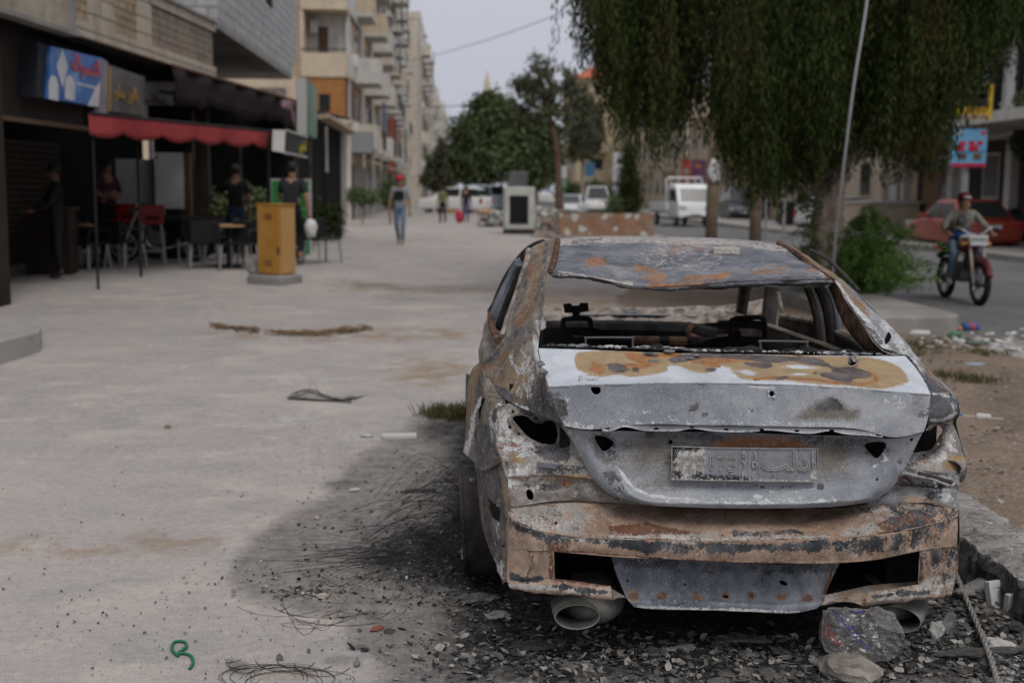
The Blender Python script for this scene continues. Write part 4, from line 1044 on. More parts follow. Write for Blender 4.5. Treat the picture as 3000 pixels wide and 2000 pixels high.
for pts in ([(1716,1030),(1716,994),(1722,989),(1848,989),(1853,994),(1855,1036)], [(2232,1036),(2227,1003),(2233,999),(2358,1001),(2364,1006),(2370,1040)]):
    q = MB(); q.tube(curve_pts([pc(x, y, .66) for x, y in pts], 3), 0.004, mat('bare wire', (0.10,0.10,0.105), 0.6), 6)
    q.build('headrest_guide', car)
# rear shelf, burnt rubble on its edge
rs = Skin()
rs.patch([[(1580,1014,.55),(1800,1024,.58),(2100,1032,.58),(2400,1036,.58),(2630,1038,.54)],[(1600,1010,.66),(1800,1016,.72),(2100,1022,.74),(2400,1026,.72),(2600,1030,.66)],[(1600,1040,.95),(1800,1040,1.0),(2100,1044,1.0),(2400,1044,1.0),(2580,1044,.95)]], M_SOOT, 8, rough=0.01)
rs.build('rear_shelf', car)
b = MB()
M_FLK = mat('charred flakes', (0.055,0.056,0.058), 0.8, color2=(0.22,0.225,0.225), scale=25)
M_FLK2 = mat('pale ash flakes', (0.34,0.33,0.33), 0.9, color2=(0.52,0.50,0.49), scale=25)
for k in range(150):
    t = random.random(); px = 1585+t*1040; py = 1012+t*24-3*random.random()+ (4 if t > .4 else 0)
    c = Vector(pc(px, py, .5+0.05*random.random()))
    b.blob(c, 0.004+0.013*random.random()**2, random.choice([M_FLK, M_FLK, M_FLK2]), 1, 0.6, (1.4,1,0.5), k, 2.0, Rz(random.random()*3))
tag(b.build('burnt_residue', car), kind='stuff')
# chips of burnt trim lying on the lid
b = MB()
def on_lid(px, py):
    D = np.array([np.array(D0).mean(0)[1:], np.array(D1).mean(0)[1:], np.array(D2).mean(0)[1:]])
    return float(np.interp(py, D[:,0], D[:,1]))
for px, py, w_, h_, r_ in ((1905,1041,.055,.014,8),(2020,1053,.03,.012,-10),(2040,1044,.018,.008,10),(2042,1064,.022,.01,15),(1990,1055,.012,.007,0),(1934,1067,.010,.006,0),(1960,1032,.04,.012,5),(1700,1030,.004,.004,0)):
    c = Vector(pc(px, py, on_lid(px, py)-0.004))
    b.blob(c+Vector((0,0,0.004)), 1, M_FLK, 2, 0.5, (w_*0.55, 0.012, h_*0.5), px, 3.0, Rz(rad(-r_)))
for px, py, r in ((1583,1062,.011),(1586,1068,.011),(1592,1089,.014),(1586,1082,.008)):
    c = Vector(pc(px, py, on_lid(px, py)-0.02)); b.blob(c, r, M_FLK, 2, 0.3, (1.2,1,0.8), px)
tag(b.build('charred_chips', car), kind='stuff')

# ---- right-hand cabin side seen through the rear opening
b = MB()
b.tube(curve_pts([pc(2262,838,2.95),pc(2258,880,2.95),pc(2252,940,2.9),pc(2250,1000,2.85)], 4), [0.045]*13, M_SOOT2, 8)
b.tube(curve_pts([pc(2278,856,2.75),pc(2288,900,2.75),pc(2297,930,2.75)], 4), 0.012, M_INNER, 6)
b.build('windscreen_pillar', car)
b = MB()
b.tube(curve_pts([pc(2370,836,2.0),pc(2392,900,2.0),pc(2404,960,1.95),pc(2412,1036,1.9)], 4), 0.030, M_SOOT2, 8)
b.tube(curve_pts([pc(2398,836,1.85),pc(2420,890,1.85),pc(2432,950,1.8),pc(2440,1036,1.8)], 4), 0.026, M_SOOT, 8)
b.tube(curve_pts([pc(2424,838,1.7),pc(2446,890,1.7),pc(2458,968,1.68)], 4), 0.014, M_VAL, 6)
b.build('centre_pillar', car)
k = Skin()
k.patch([[(2285,925,2.75),(2340,932,2.4),(2396,944,2.05)],[(2280,950,2.72),(2340,958,2.38),(2398,966,2.02)],[(2275,1060,2.7),(2340,1060,2.36),(2400,1060,2.0)]], M_SOOT2, 6, rough=0.008)
k.patch([[(2440,966,1.75),(2490,990,1.5),(2548,1024,1.25)],[(2440,985,1.72),(2490,1010,1.47),(2540,1036,1.24)],[(2440,1070,1.7),(2490,1070,1.45),(2540,1070,1.2)]], M_SOOT2, 6, rough=0.006)
k.build('door_inner', car)
b = MB(); b.tube(curve_pts([pc(2290,925,2.7),pc(2345,934,2.35),pc(2395,944,2.0)], 3), 0.016, M_INNER, 6); b.tube(curve_pts([pc(2452,972,1.7),pc(2490,990,1.48),pc(2540,1020,1.25)], 3), 0.018, M_INNER, 6)
b.build('door_rail', car)

# ---- exhaust: silencers and two oval tips
def tip(px, py, rx, rz_, yc, rotz, ln):
    e = MB(); c = Vector(pc(px, py, yc))
    n = 28; v, f = [], []
    prof = [(1.0,-0.0),(1.03,0.012),(1.03,0.05),(0.96,ln),(0.90,ln),(0.93,0.05),(0.94,0.012)]
    R = Rz(rotz)
    for k in range(n):
        a = 2*math.pi*k/n
        for s_, y_ in prof:
            q = R @ Vector((math.cos(a)*rx*s_, y_+0.25*math.sin(a)*rz_, math.sin(a)*rz_*s_)); v.append(c+q)
    m_ = len(prof)
    for k in range(n):
        j = (k+1) % n
        for q in range(m_):
            f.append((k*m_+q, j*m_+q, j*m_+(q+1) % m_, k*m_+(q+1) % m_))
    e.add(v, f, M_TIP)
    e.add([c+R @ Vector((math.cos(2*math.pi*k/n)*rx*0.92, ln*0.9, math.sin(2*math.pi*k/n)*rz_*0.92)) for k in range(n)], [tuple(range(n))], M_SOOT2)
    return e.build('exhaust_tip', car, True)
tip(1692,1808,0.078,0.040,0.06,0.05,0.16)
tip(2628,1815,0.080,0.042,0.07,-0.55,0.18)
b = MB()
for px, yc in ((1730,.30),(2580,.34)):
    b = MB(); c = Vector(pc(px, 1745, yc)); b.blob(c, 1, M_TIP, 3, 0.05, (0.125,0.2,0.075), px)
    b.build('silencer', car, True)

# ---- bare wheels, tyres burnt away
def wheel(x, y, z, sgn, tilt=0.0):
    r = MB()
    r.ring((0,0,0), (1,0,0), 0.215, 0.195, 0.19, M_SOOT2, 32)
    r.ring((0.09*sgn,0,0), (1,0,0), 0.222, 0.20, 0.012, M_SOOT2, 32)
    r.ring((-0.09*sgn,0,0), (1,0,0), 0.222, 0.20, 0.012, M_SOOT2, 32)
    for k in range(5):
        a = 2*math.pi*k/5
        r.tube([(sgn*0.05,0.03*math.cos(a),0.03*math.sin(a)),(sgn*0.07,0.2*math.cos(a),0.2*math.sin(a))], [0.03,0.022], M_SOOT2, 6)
    o = r.build('wheel', car); o.location = (x, y, z); o.rotation_euler = (0, tilt, 0)
    d = MB(); d.cyl((-0.02,0,0),(0.02,0,0),0.14, M_SOOT2, 24); q = d.build('brake_disc', o); q.location = (-sgn*0.03,0,0)
    return o
wheel(-0.845, 1.02, 0.255, -1, -0.06)
wheel(0.80, 1.02, 0.24, 1)
wheel(-0.80, 3.82, 0.24, -1)
wheel(0.78, 3.82, 0.24, 1)
# ================================================================ ground
def spaced(segs):
    a = [segs[0][0]]
    for lo, hi, st in segs:
        n = max(1, int(round((hi-lo)/st)))
        a += list(np.linspace(lo, hi, n+1)[1:])
    return np.array(a)
gx = spaced([(-90,-20,8),(-20,-8,1),(-8,-2.2,0.12),(-2.2,3.2,0.035),(3.2,8,0.12),(8,20,1),(20,110,8)])
gy = spaced([(-6,2.4,0.7),(2.4,7.0,0.035),(7,14,0.1),(14,40,0.5),(40,120,4),(120,900,60)])
GX, GY = np.meshgrid(gx, gy)
GZ = gz(GX, GY)
ppx, ppy = project(np.stack([GX, GY, GZ], -1))
gm = [('dark','p',[(1040,1640),(1150,1560),(1300,1500),(1420,1400),(1480,1700),(1380,1760),(1150,1720)],.72,70),('dark','p',[(1180,1660),(1240,1560),(1330,1480),(1400,1440),(1480,1500),(1500,1700),(1560,1760),(1500,1770),(1380,1750),(1280,1740),(1160,1710)],0.92,50),
      ('dark','p',[(700,1690),(800,1560),(960,1480),(1050,1370),(1200,1290),(1350,1220),(1400,1400),(1400,1600),(1480,1800),(1300,1830),(1100,1800),(950,1790),(800,1750)],0.46,60),
      ('dark','p',[(1050,1830),(1300,1790),(1500,1760),(1900,1800),(2400,1800),(2800,1760),(3000,1700),(3100,2100),(1300,2100),(1150,1950)],0.5,70),
      ('dark','p',[(1600,1760),(1800,1780),(2400,1790),(2500,1850),(2300,1890),(1800,1880),(1500,1860)],0.9,40),
      ('dark','e',60,815,120,10,0,.3),('dark','s',[(1040,832),(1240,846),(1480,842)],7,.3),('dark','s',[(1100,870),(1300,876)],5,.22),('dark','e',300,900,300,16,0,.14),('dark','e',900,760,400,20,0,.16),('dark','e',700,1330,260,30,0,.10),('dark','e',300,1200,200,30,0,.12),('dark','e',2960,1180,70,60,0,.3),('tan','e',1050,980,300,18,0,.5),('tan','e',350,1600,260,40,0,.42),('dark','e',1290,1260,70,40,0,0.8),('dark','e',1010,1420,45,12,0,0.6),('dark','e',700,1955,30,14,0,0.6),('dark','e',1000,1935,40,10,0,0.35),  # dark ellipse at the right edge paints in tree shade and dark soil
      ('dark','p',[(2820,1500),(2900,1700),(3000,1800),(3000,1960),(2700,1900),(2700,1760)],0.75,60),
      ('white','e',1500,1850,130,35,0,0.5),('white','e',2000,1950,420,40,0,0.5),('white','e',2850,1900,120,60,0,0.45),('white','e',1330,1370,60,20,0,0.6),('white','e',960,1590,30,14,0,0.6),('white','e',1060,1280,200,40,0,0.35),('white','e',850,1230,60,12,0,0.5),('white','e',870,1110,120,14,0,0.4),('white','e',520,1072,30,8,0,0.6),
      ('tan','e',1250,1080,110,34,0,0.6),('tan','e',720,1975,180,16,0,0.5),('tan','e',1250,850,260,10,0,0.5),('tan','e',1060,832,80,8,0,0.6),('tan','e',1700,880,200,30,0,0.6),('tan','e',400,1040,300,20,0,0.25)]
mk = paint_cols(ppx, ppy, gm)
front = (GY > 2.4)
mk *= front[..., None]
# soot under and around the car in plan
uc = (1-sm(0.85, 1.35, np.abs(GX-X0)))*sm(3.4, 4.0, GY)*(1-sm(8.4, 9.4, GY))
mk[..., 1] = np.maximum(mk[..., 1], 0.85*uc)
dirt = sm(2.2, 2.6, GX+0.25*np.sin(GY*1.3))*(1-sm(5.3, 5.7, GX))*(1-sm(60, 70, GY))*1.0
mk[..., 3] = dirt
mk[..., 2] *= (1-dirt)
ground_h = np.zeros_like(GZ)
near = (GX > -2.6) & (GX < 6) & (GY > 2.4) & (GY < 14)
ii = np.argwhere(near)
for a, b_ in ii:
    x, y = GX[a, b_], GY[a, b_]
    s_ = mk[a, b_, 1]; d_ = mk[a, b_, 3]
    h = 0.0025*noise.noise(Vector((x*9, y*9, 0)))
    if s_ > 0.2: h += s_*(0.018*noise.noise(Vector((x*7, y*7, 3)))+0.010*noise.noise(Vector((x*22, y*22, 5)))+0.004)
    if d_ > 0.1: h += d_*(0.06*noise.noise(Vector((x*2.1, y*2.1, 8)))+0.012*noise.noise(Vector((x*9, y*9, 9))))
    ground_h[a, b_] = h
GZ = GZ+ground_h
nr, nc = GX.shape
idx = np.arange(nr*nc).reshape(nr, nc)
gf = np.stack([idx[:-1,:-1], idx[:-1,1:], idx[1:,1:], idx[1:,:-1]], -1).reshape(-1, 4)
g = NT('dusty concrete plaza')
mk_ = g.attr('mk'); r_, s_, w_ = g.split(mk_.outputs['Color'])[:3]; d_ = g.attr('mo').outputs['Fac']
n1 = g.noise(0.55, 8, 0.62); n2 = g.noise(3.2, 8, 0.65); n3 = g.noise(46, 6, 0.7); n4 = g.noise(190, 3, 0.6)
base = g.ramp(n1, [(0.3,(0.30,0.275,0.26)),(0.5,(0.35,0.318,0.297)),(0.7,(0.38,0.342,0.317))])
base = g.mix(g.rng(n2, 0.46, 0.7, 0, .7), base, (0.27,0.26,0.255))
base = g.mix(g.rng(g.noise(1.6, 9, 0.7, stretch=(0.8,1.3,1)), 0.50, 0.66), base, (0.42,0.375,0.34))
soil = g.ramp(n3, [(0.3,(0.12,0.088,0.066)),(0.52,(0.21,0.158,0.12)),(0.72,(0.32,0.255,0.205))])
soil = g.mix(g.rng(n2, .45, .65, 0, .5), soil, (0.14,0.105,0.08))
base = g.mix(g.rng(g.math('ADD', g.math('MULTIPLY', g.math('SUBTRACT', n2, 0.5), 1.6), r_), 0.35, 0.75), base, (0.265,0.20,0.145))
base = g.mix(g.rng(g.math('ADD', g.math('MULTIPLY', g.math('SUBTRACT', n2, 0.5), 1.0), d_), 0.35, 0.65), base, soil)
pale = g.mix(g.rng(n3, 0.4, 0.6), (0.40,0.375,0.35), (0.46,0.44,0.42))
base = g.mix(g.rng(g.math('ADD', g.math('MULTIPLY', g.math('SUBTRACT', g.noise(7, 9, 0.75), 0.5), 2.2), w_), 0.4, 0.75), base, pale)
# dark grit and pale grains
grit = g.rng(g.voro(60), 0.10, 0.17, 1, 0)
sel = g.rng(g.noise(9, 4), 0.46, 0.56)
base = g.mix(g.math('MULTIPLY', grit, g.math('MULTIPLY', sel, 0.75)), base, (0.06,0.055,0.05))
grit2 = g.rng(g.voro(48), 0.05, 0.10, 1, 0)
base = g.mix(g.math('MULTIPLY', grit2, 0.4), base, (0.45,0.42,0.38))
base = g.mix(0.8, base, g.rng(n4, 0.3, 0.7, 0.25, 0.75), 'SOFT_LIGHT')
base = g.mix(0.5, base, g.rng(g.noise(24, 8, .75), 0.3, 0.7, 0.25, 0.75), 'SOFT_LIGHT')
crk = g.math('MULTIPLY', g.rng(g.voro(0.75, 'DISTANCE_TO_EDGE'), 0.0, 0.006, 1, 0), g.rng(n1, 0.56, 0.66, 0, 0.35))
base = g.mix(crk, base, (0.10,0.095,0.09))
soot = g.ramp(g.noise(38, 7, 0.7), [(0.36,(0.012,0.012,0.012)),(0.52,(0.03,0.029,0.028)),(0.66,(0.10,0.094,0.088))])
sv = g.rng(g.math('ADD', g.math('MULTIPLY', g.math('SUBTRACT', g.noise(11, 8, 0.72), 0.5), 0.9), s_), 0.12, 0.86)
base = g.mix(sv, base, soot)  # the soot tone also carries stains and the painted tree shade
nb = g.bump(n3, 0.35, 0.01); nb = g.bump(n4, 0.25, 0.004, nb)
M_GROUND = g.out(base, 0.93, nb, 0, 0.15)
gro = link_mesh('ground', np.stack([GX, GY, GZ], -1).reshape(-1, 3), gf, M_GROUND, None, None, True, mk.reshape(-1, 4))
tag(gro, None, None, None, 'structure')
# ================================================================ helpers for buildings
def slab(mb, pts, vec, m):
    """a flat polygon of any outline given depth along vec"""
    pts = [Vector(p) for p in pts]; v = Vector(vec); n = len(pts)
    mb.add(pts+[p+v for p in pts], [tuple(range(n))[::-1], tuple(range(n, 2*n))]+[(i, (i+1) % n, n+(i+1) % n, n+i) for i in range(n)], m)

M_GLASS = mat('dark window glass', (0.02,0.022,0.025), 0.15, spec=0.5)
M_GLASS2 = mat('greyish window glass', (0.025,0.028,0.032), 0.15, spec=0.5)
M_FRAME = mat('pale window frame', (0.42,0.42,0.40), 0.6)
M_STEEL = mat('galvanised steel', (0.30,0.31,0.32), 0.5, metal=0.3)
M_BLACK = mat('matt black steel', (0.012,0.012,0.013), 0.6)
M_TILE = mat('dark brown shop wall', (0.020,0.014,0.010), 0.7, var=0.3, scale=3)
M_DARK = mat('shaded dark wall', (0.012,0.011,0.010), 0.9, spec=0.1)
M_WHITE = mat('white enamel', (0.62,0.62,0.60), 0.5, var=0.08, scale=2)
M_RAIL = mat('dark green railing', (0.03,0.045,0.035), 0.6)
M_LAUNDRY = [mat('cloth '+str(i), c, 0.9) for i, c in enumerate(((0.25,0.06,0.05),(0.10,0.14,0.22),(0.5,0.48,0.44),(0.12,0.16,0.12)))]

def stone_mat(name, c1, c2, mortar, bw=0.5, bh=0.22, msize=0.012, rough_bump=0.5, vary=0.25, rot=(math.pi/2, 0, math.pi/2), streak=0.35):
    n = NT(name)
    mp = n.t.nodes.new('ShaderNodeMapping'); mp.inputs['Rotation'].default_value = (0, 0, 0)
    # brick courses run along the wall and up it: feed (along, up) to the pattern
    sp = n.t.nodes.new('ShaderNodeSeparateXYZ'); n.t.links.new(n.co, sp.inputs[0])
    cb = n.t.nodes.new('ShaderNodeCombineXYZ')
    al = n.math('ADD', sp.outputs[0], sp.outputs[1])
    n.t.links.new(al, cb.inputs[0]); n.t.links.new(sp.outputs[2], cb.inputs[1])
    br = n.t.nodes.new('ShaderNodeTexBrick')
    br.inputs['Scale'].default_value = 1.0
    br.inputs['Brick Width'].default_value = bw; br.inputs['Row Height'].default_value = bh
    br.inputs['Mortar Size'].default_value = msize; br.inputs['Mortar Smooth'].default_value = 0.3
    br.inputs['Color1'].default_value = (*c1, 1); br.inputs['Color2'].default_value = (*c2, 1); br.inputs['Mortar'].default_value = (*mortar, 1)
    n.t.links.new(cb.outputs[0], br.inputs['Vector'])
    c = n.mix(vary, br.outputs['Color'], n.ramp(n.noise(3.0, 8, 0.7), [(0.35, tuple(0.55*x for x in c1)), (0.65, tuple(min(1, 1.3*x) for x in c2))]))
    st = n.rng(n.noise(1.6, 7, 0.65, stretch=(1.0, 1.0, 0.15)), 0.5, 0.72)
    c = n.mix(n.math('MULTIPLY', st, streak), c, tuple(0.3*x for x in c1))
    h = n.math('ADD', n.math('MULTIPLY', br.outputs['Fac'], -0.6), n.math('MULTIPLY', n.noise(22, 5, 0.7), rough_bump))
    return n.out(c, 0.9, n.bump(h, 0.5, 0.03), 0, 0.15)

M_STONE_R = stone_mat('rough tan stone', (0.34,0.25,0.17), (0.40,0.31,0.22), (0.10,0.075,0.05), 0.34, 0.13, 0.016, 1.0, 0.35)
M_STONE_G = stone_mat('sooty rough stone', (0.25,0.20,0.155), (0.30,0.245,0.195), (0.07,0.055,0.045), 0.34, 0.13, 0.016, 1.0, 0.4, streak=0.6)
M_STONE_S = stone_mat('smooth pale stone', (0.42,0.36,0.29), (0.47,0.405,0.335), (0.11,0.09,0.07), 2.4, 0.26, 0.014, 0.15, 0.2)
M_BLOCK = stone_mat('grey breeze block', (0.36,0.36,0.36), (0.44,0.44,0.44), (0.16,0.16,0.16), 0.44, 0.23, 0.02, 0.5, 0.3, streak=0.2)
M_CONC = mat('raw concrete', (0.20,0.19,0.18), 0.9, spec=0.1, color2=(0.29,0.275,0.26), scale=1.5, bump=0.3)
M_BEIGE = stone_mat('beige stone cladding', (0.53,0.43,0.32), (0.58,0.475,0.355), (0.36,0.30,0.23), 1.2, 0.6, 0.006, 0.1, 0.2, streak=0.22)
M_CREAM = stone_mat('cream render', (0.56,0.50,0.42), (0.61,0.55,0.47), (0.47,0.42,0.36), 1.6, 0.7, 0.004, 0.1, 0.3, streak=0.3)
M_PALE = stone_mat('pale grey render', (0.54,0.52,0.48), (0.59,0.57,0.53), (0.45,0.43,0.40), 1.6, 0.7, 0.004, 0.1, 0.3, streak=0.3)
M_PLAST = stone_mat('stained plaster', (0.36,0.31,0.24), (0.40,0.35,0.28), (0.34,0.30,0.24), 3.0, 3.0, 0.002, 0.2, 0.5, streak=0.55)
M_TERRA = stone_mat('orange brown cladding', (0.34,0.155,0.055), (0.39,0.185,0.07), (0.24,0.11,0.05), 0.5, 0.11, 0.008, 0.2, 0.2, streak=0.2)
M_REDTILE = mat('red roof tile', (0.42,0.12,0.07), 0.85, var=0.25, scale=3)

# ================================================================ left: the shop building
def FP(px, py, off=0.0):
    d = ray(px, py); t = (-7.1+off)/(d[0]-0.096*d[1])
    p = d*t; p[2] += CAM_H
    return Vector(p)
FT = Vector((0.0955, 0.9954, 0)); FN = Vector((0.9954, -0.0955, 0))
def FX(y, off=0.0): return -7.1+off+0.096*y
shop = empty('shop_building', (FX(18), 18, float(gz(-5.4, 18))), 0, 'low shop building faced with rough tan stone panels above its dark open shop fronts', 'building')
def kid(o, root):
    """parents without moving"""
    o.parent = root; o.location = Vector(o.location)-root.location
    return o
def fquad(mb, y0, y1, z0, z1, m, off=0.0, th=0.2):
    slab(mb, [(FX(y0, off), y0, z0), (FX(y1, off), y1, z0), (FX(y1, off), y1, z1), (FX(y0, off), y0, z1)], -FN*th, m)
zb, zt = 3.80, 4.86
b = MB(); fquad(b, 17.3, 24.2, zb+0.22, zt-0.02, M_CONC, -0.03, 2.2); fquad(b, 24.02, 24.2, 0.3, zb+0.2, M_TILE, -0.05, 0.4)
kid(b.build('wall'), shop)
for y0, y1, m in ((17.35,18.05,M_STONE_R),(18.98,20.02,M_STONE_R),(20.62,24.15,M_STONE_G)):
    b = MB(); fquad(b, y0, y1, zb+0.22, zt-(0.16 if m is M_STONE_G else 0), m, 0.05, 0.08); kid(b.build('stone_panel'), shop)
for y0, y1 in ((18.05,18.98),(20.02,20.62)):
    b = MB(); fquad(b, y0, y1, zb+0.22, zt+0.3 if y0 < 19 else zt, M_STONE_S, 0.09, 0.12); kid(b.build('pilaster'), shop)
b = MB(); fquad(b, 17.3, 24.2, zb, zb+0.22, M_STONE_S, 0.10, 0.3); kid(b.build('string_course'), shop)
b = MB(); fquad(b, 20.5, 24.25, zt-0.16, zt, M_STONE_S, 0.09, 0.12); fquad(b, 19.8, 24.3, zt, zt+0.05, M_CONC, 0.14, 2.4); kid(b.build('coping'), shop)
b = MB(); fquad(b, 11.0, 17.25, zb+0.0, 7.5, M_PLAST, 0.12, 0.5); fquad(b, 11.0, 17.3, zb-0.06, zb+0.0, M_CONC, 0.22, 0.7); kid(b.build('plaster_wall'), shop)
b = MB(); fquad(b, 17.22, 17.36, zb, 7.5, M_CONC, 0.16, 0.3); kid(b.build('drainpipe'), shop)
b = MB(); fquad(b, 17.4, 24.0, zt+0.0, 9.0, M_CONC, -2.3, 0.3); kid(b.build('upper_wall'), shop)
for y0, y1, z0, z1 in ((13.2,13.9,5.2,6.4),(15.9,16.2,4.95,5.7),(16.35,16.8,4.9,5.6)):
    b = MB(); fquad(b, y0, y1, z0, z1, M_GLASS2, 0.135, 0.05); kid(b.build('window'), shop)
# dark shop interior
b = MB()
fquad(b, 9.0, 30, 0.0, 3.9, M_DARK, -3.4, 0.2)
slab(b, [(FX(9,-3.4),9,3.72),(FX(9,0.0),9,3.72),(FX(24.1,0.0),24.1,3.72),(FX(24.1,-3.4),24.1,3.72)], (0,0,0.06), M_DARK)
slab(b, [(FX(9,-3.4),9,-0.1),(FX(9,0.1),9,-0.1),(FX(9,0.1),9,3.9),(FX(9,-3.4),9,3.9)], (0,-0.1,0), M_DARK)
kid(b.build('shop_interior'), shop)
for y0, y1 in ((15.12,15.4),):
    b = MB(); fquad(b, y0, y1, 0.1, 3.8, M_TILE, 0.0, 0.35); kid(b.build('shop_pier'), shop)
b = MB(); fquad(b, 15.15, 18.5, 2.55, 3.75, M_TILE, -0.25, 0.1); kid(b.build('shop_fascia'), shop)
b = MB(); fquad(b, 15.3, 18.4, 2.50, 2.56, mat('old wood batten', (0.10,0.06,0.035), 0.8), -0.12, 0.06); kid(b.build('batten'), shop)
# roller shutters
def shutter(y0, y1, z0, z1, m, off, name='roller_shutter', parent=None, zs=None, m2=None):
    mb = MB(); n = int((z1-z0)/0.11)
    for k in range(n):
        za = z0+(z1-z0)*k/n; zc = z0+(z1-z0)*(k+0.82)/n; mm = m2 if (m2 and zs and za < zs) else m
        fquad(mb, y0, y1, za, zc, mm, off+0.02, 0.05)
    fquad(mb, y0, y1, z0, z1, M_DARK, off-0.01, 0.02)
    o = mb.build(name); return kid(o, parent) if parent else o
M_SHUT = mat('grey shutter slats', (0.30,0.30,0.29), 0.6, var=0.2, scale=1.2)
M_SHUTD = mat('dark shutter slats', (0.06,0.06,0.06), 0.6, var=0.3, scale=1.2)
M_SHUTB = mat('brown shutter slats', (0.055,0.042,0.03), 0.7, var=0.3, scale=2)
shutter(12.4, 15.1, 0.15, 2.25, M_SHUT, -0.05, 'roller_shutter', shop, 1.35, M_SHUTD)
b = MB(); fquad(b, 12.4, 15.1, 2.3, 3.75, mat('dark red fascia', (0.05,0.008,0.008), 0.7), 0.0, 0.1); kid(b.build('shop_fascia'), shop)
shutter(20.5, 23.2, 0.3, 2.5, M_SHUTB, -2.6, 'roller_shutter', shop)
b = MB(); fquad(b, 13.9, 14.05, 1.32, 1.62, mat('green sticker', (0.02,0.25,0.06), 0.6), 0.02, 0.02); kid(b.build('sticker'), shop)

# ---- shop signs
def face_frame(y, z, off):
    return frame4(Vector((FX(y, off), y, z)), (FT.x, FT.y, 0), (0, 0, 1))
M_SBLUE = NT('printed blue sign')
_c = M_SBLUE.ramp(M_SBLUE.noise(2.2, 5, 0.6), [(0.35,(0.012,0.07,0.27)),(0.55,(0.03,0.14,0.42)),(0.7,(0.16,0.30,0.55))])
M_SBLUE = M_SBLUE.out(_c, 0.4)
M_SRED = mat('sign red lettering', (0.45,0.05,0.06), 0.5); M_SWHITE = mat('sign white', (0.5,0.5,0.52), 0.5, var=0.15, scale=4); M_SGOLD = mat('sign gold lettering', (0.34,0.19,0.03), 0.5)
M_SGREY = mat('faded dark sign', (0.05,0.048,0.045), 0.6, color2=(0.13,0.12,0.11), scale=1.2)
sg = empty('blue_shop_sign', (FX(17.2,0.05), 17.2, 3.2), 0, 'blue shop sign with white diamond and red Arabic lettering under the stone ledge', 'sign')
bl, br_, tl_, tr_ = FP(141,288,0.05), FP(291,313,0.05), FP(149,136,0.05), FP(299,171,0.05)
b = MB(); slab(b, [bl,br_,tr_,tl_], -FN*0.12, M_SBLUE); kid(b.build('sign_panel'), sg)
def on_sign(px, py): return FP(px, py, 0.056)
b = MB(); slab(b, [on_sign(183,258),on_sign(200,197),on_sign(183,143),on_sign(166,194)], -FN*0.004, M_SWHITE); kid(b.build('diamond'), sg)
for cx in (157, 205):
    b = MB(); slab(b, [on_sign(cx-14,290),on_sign(cx+14,296),on_sign(cx+15,250),on_sign(cx+8,226),on_sign(cx-6,220),on_sign(cx-14,240)], -FN*0.0035, M_SWHITE); kid(b.build('bottle_picture'), sg)
b = MB(); slab(b, [on_sign(258,310),on_sign(290,313),on_sign(294,240),on_sign(278,262)], -FN*0.0032, M_SWHITE); kid(b.build('milk_splash'), sg)
def ar(s): return s[::-1]
def txt_on(root, body, px, py, size, m, off=0.07, name='lettering', ex=0.004):
    p = FP(px, py, off)-root.location
    return text(name, body, size, m, root, frame4(p, FT, (0,0,1)), ex)
txt_on(sg, ar('\ufe8d\ufedf\ufe98\ufeb4\ufeee\ufe8d\ufedf\ufe94'), 253, 198, 0.34, M_SWHITE, 0.062, 'lettering', 0.001)
txt_on(sg, ar('\ufe8d\ufedf\ufe98\ufeb4\ufeee\ufe8d\ufedf\ufe94'), 253, 196, 0.33, M_SRED, 0.066)
b = MB(); slab(b, [on_sign(224,248),on_sign(283,262),on_sign(283,255),on_sign(224,241)], -FN*0.003, M_SWHITE); kid(b.build('strapline'), sg)
b = MB(); slab(b, [FP(106,284,0.0),FP(140,290,0.0),FP(147,136,0.0),FP(112,126,0.0)], -FN*0.3, mat('sign return', (0.018,0.02,0.026), 0.7)); kid(b.build('sign_return'), sg)
sg2 = empty('grey_shop_sign', (FX(19.2,0.05), 19.2, 3.0), 0, 'faded dark shop sign with gold Arabic lettering above the red awning', 'sign')
b = MB(); slab(b, [FP(316,326,0.04),FP(422,340,0.04),FP(424,226,0.04),FP(318,190,0.04)], -FN*0.1, M_SGREY); kid(b.build('sign_panel'), sg2)
b = MB(); slab(b, [FP(298,330,0.04),FP(315,332,0.04),FP(316,182,0.04),FP(300,172,0.04)], -FN*0.12, M_CONC); kid(b.build('sign_post'), sg2)
b = MB(); slab(b, [FP(319,326,0.045),FP(324,326,0.045),FP(325,200,0.045),FP(320,196,0.045)], -FN*0.003, M_SGOLD); kid(b.build('gold_strip'), sg2)
txt_on(sg2, ar('\ufe91\ufe8e\ufedf\ufeee\ufead \ufeb3\ufee0\ufeee'), 372, 274, 0.30, M_SGOLD, 0.06)

# ---- terrace canopy in dark torn cloth, and the black slatted screen
M_CLOTH = mat('scorched maroon canopy cloth', (0.008,0.004,0.004), 0.9, color2=(0.018,0.007,0.008), scale=2.0)
M_CLOTHP = mat('torn pink canopy cloth', (0.32,0.20,0.22), 0.9, color2=(0.10,0.04,0.045), scale=4)
cn = empty('terrace_canopy', tuple(P(640,240,25)), 0, 'sagging scorched maroon cloth canopy on poles over the cafe terrace', 'canopy')
A_, B_ = Vector(P(505,198,21.5)), Vector(P(866,300,28.8))
A2_, B2_ = Vector((FX(21.5,-0.3),21.5,A_.z+0.25)), Vector((FX(28.8,-0.3),28.8,A_.z+0.1))
v, f = [], []
n = 14
for i in range(n+1):
    t = i/n; a = A_.lerp(B_, t); c = A2_.lerp(B2_, t)
    for j in range(5):
        q = a.lerp(c, j/4); q.z -= 0.12*abs(math.sin(t*math.pi*3))*(1-abs(j/2-1)); v.append(q)
for i in range(n):
    for j in range(4): f.append((i*5+j,i*5+j+1,(i+1)*5+j+1,(i+1)*5+j))
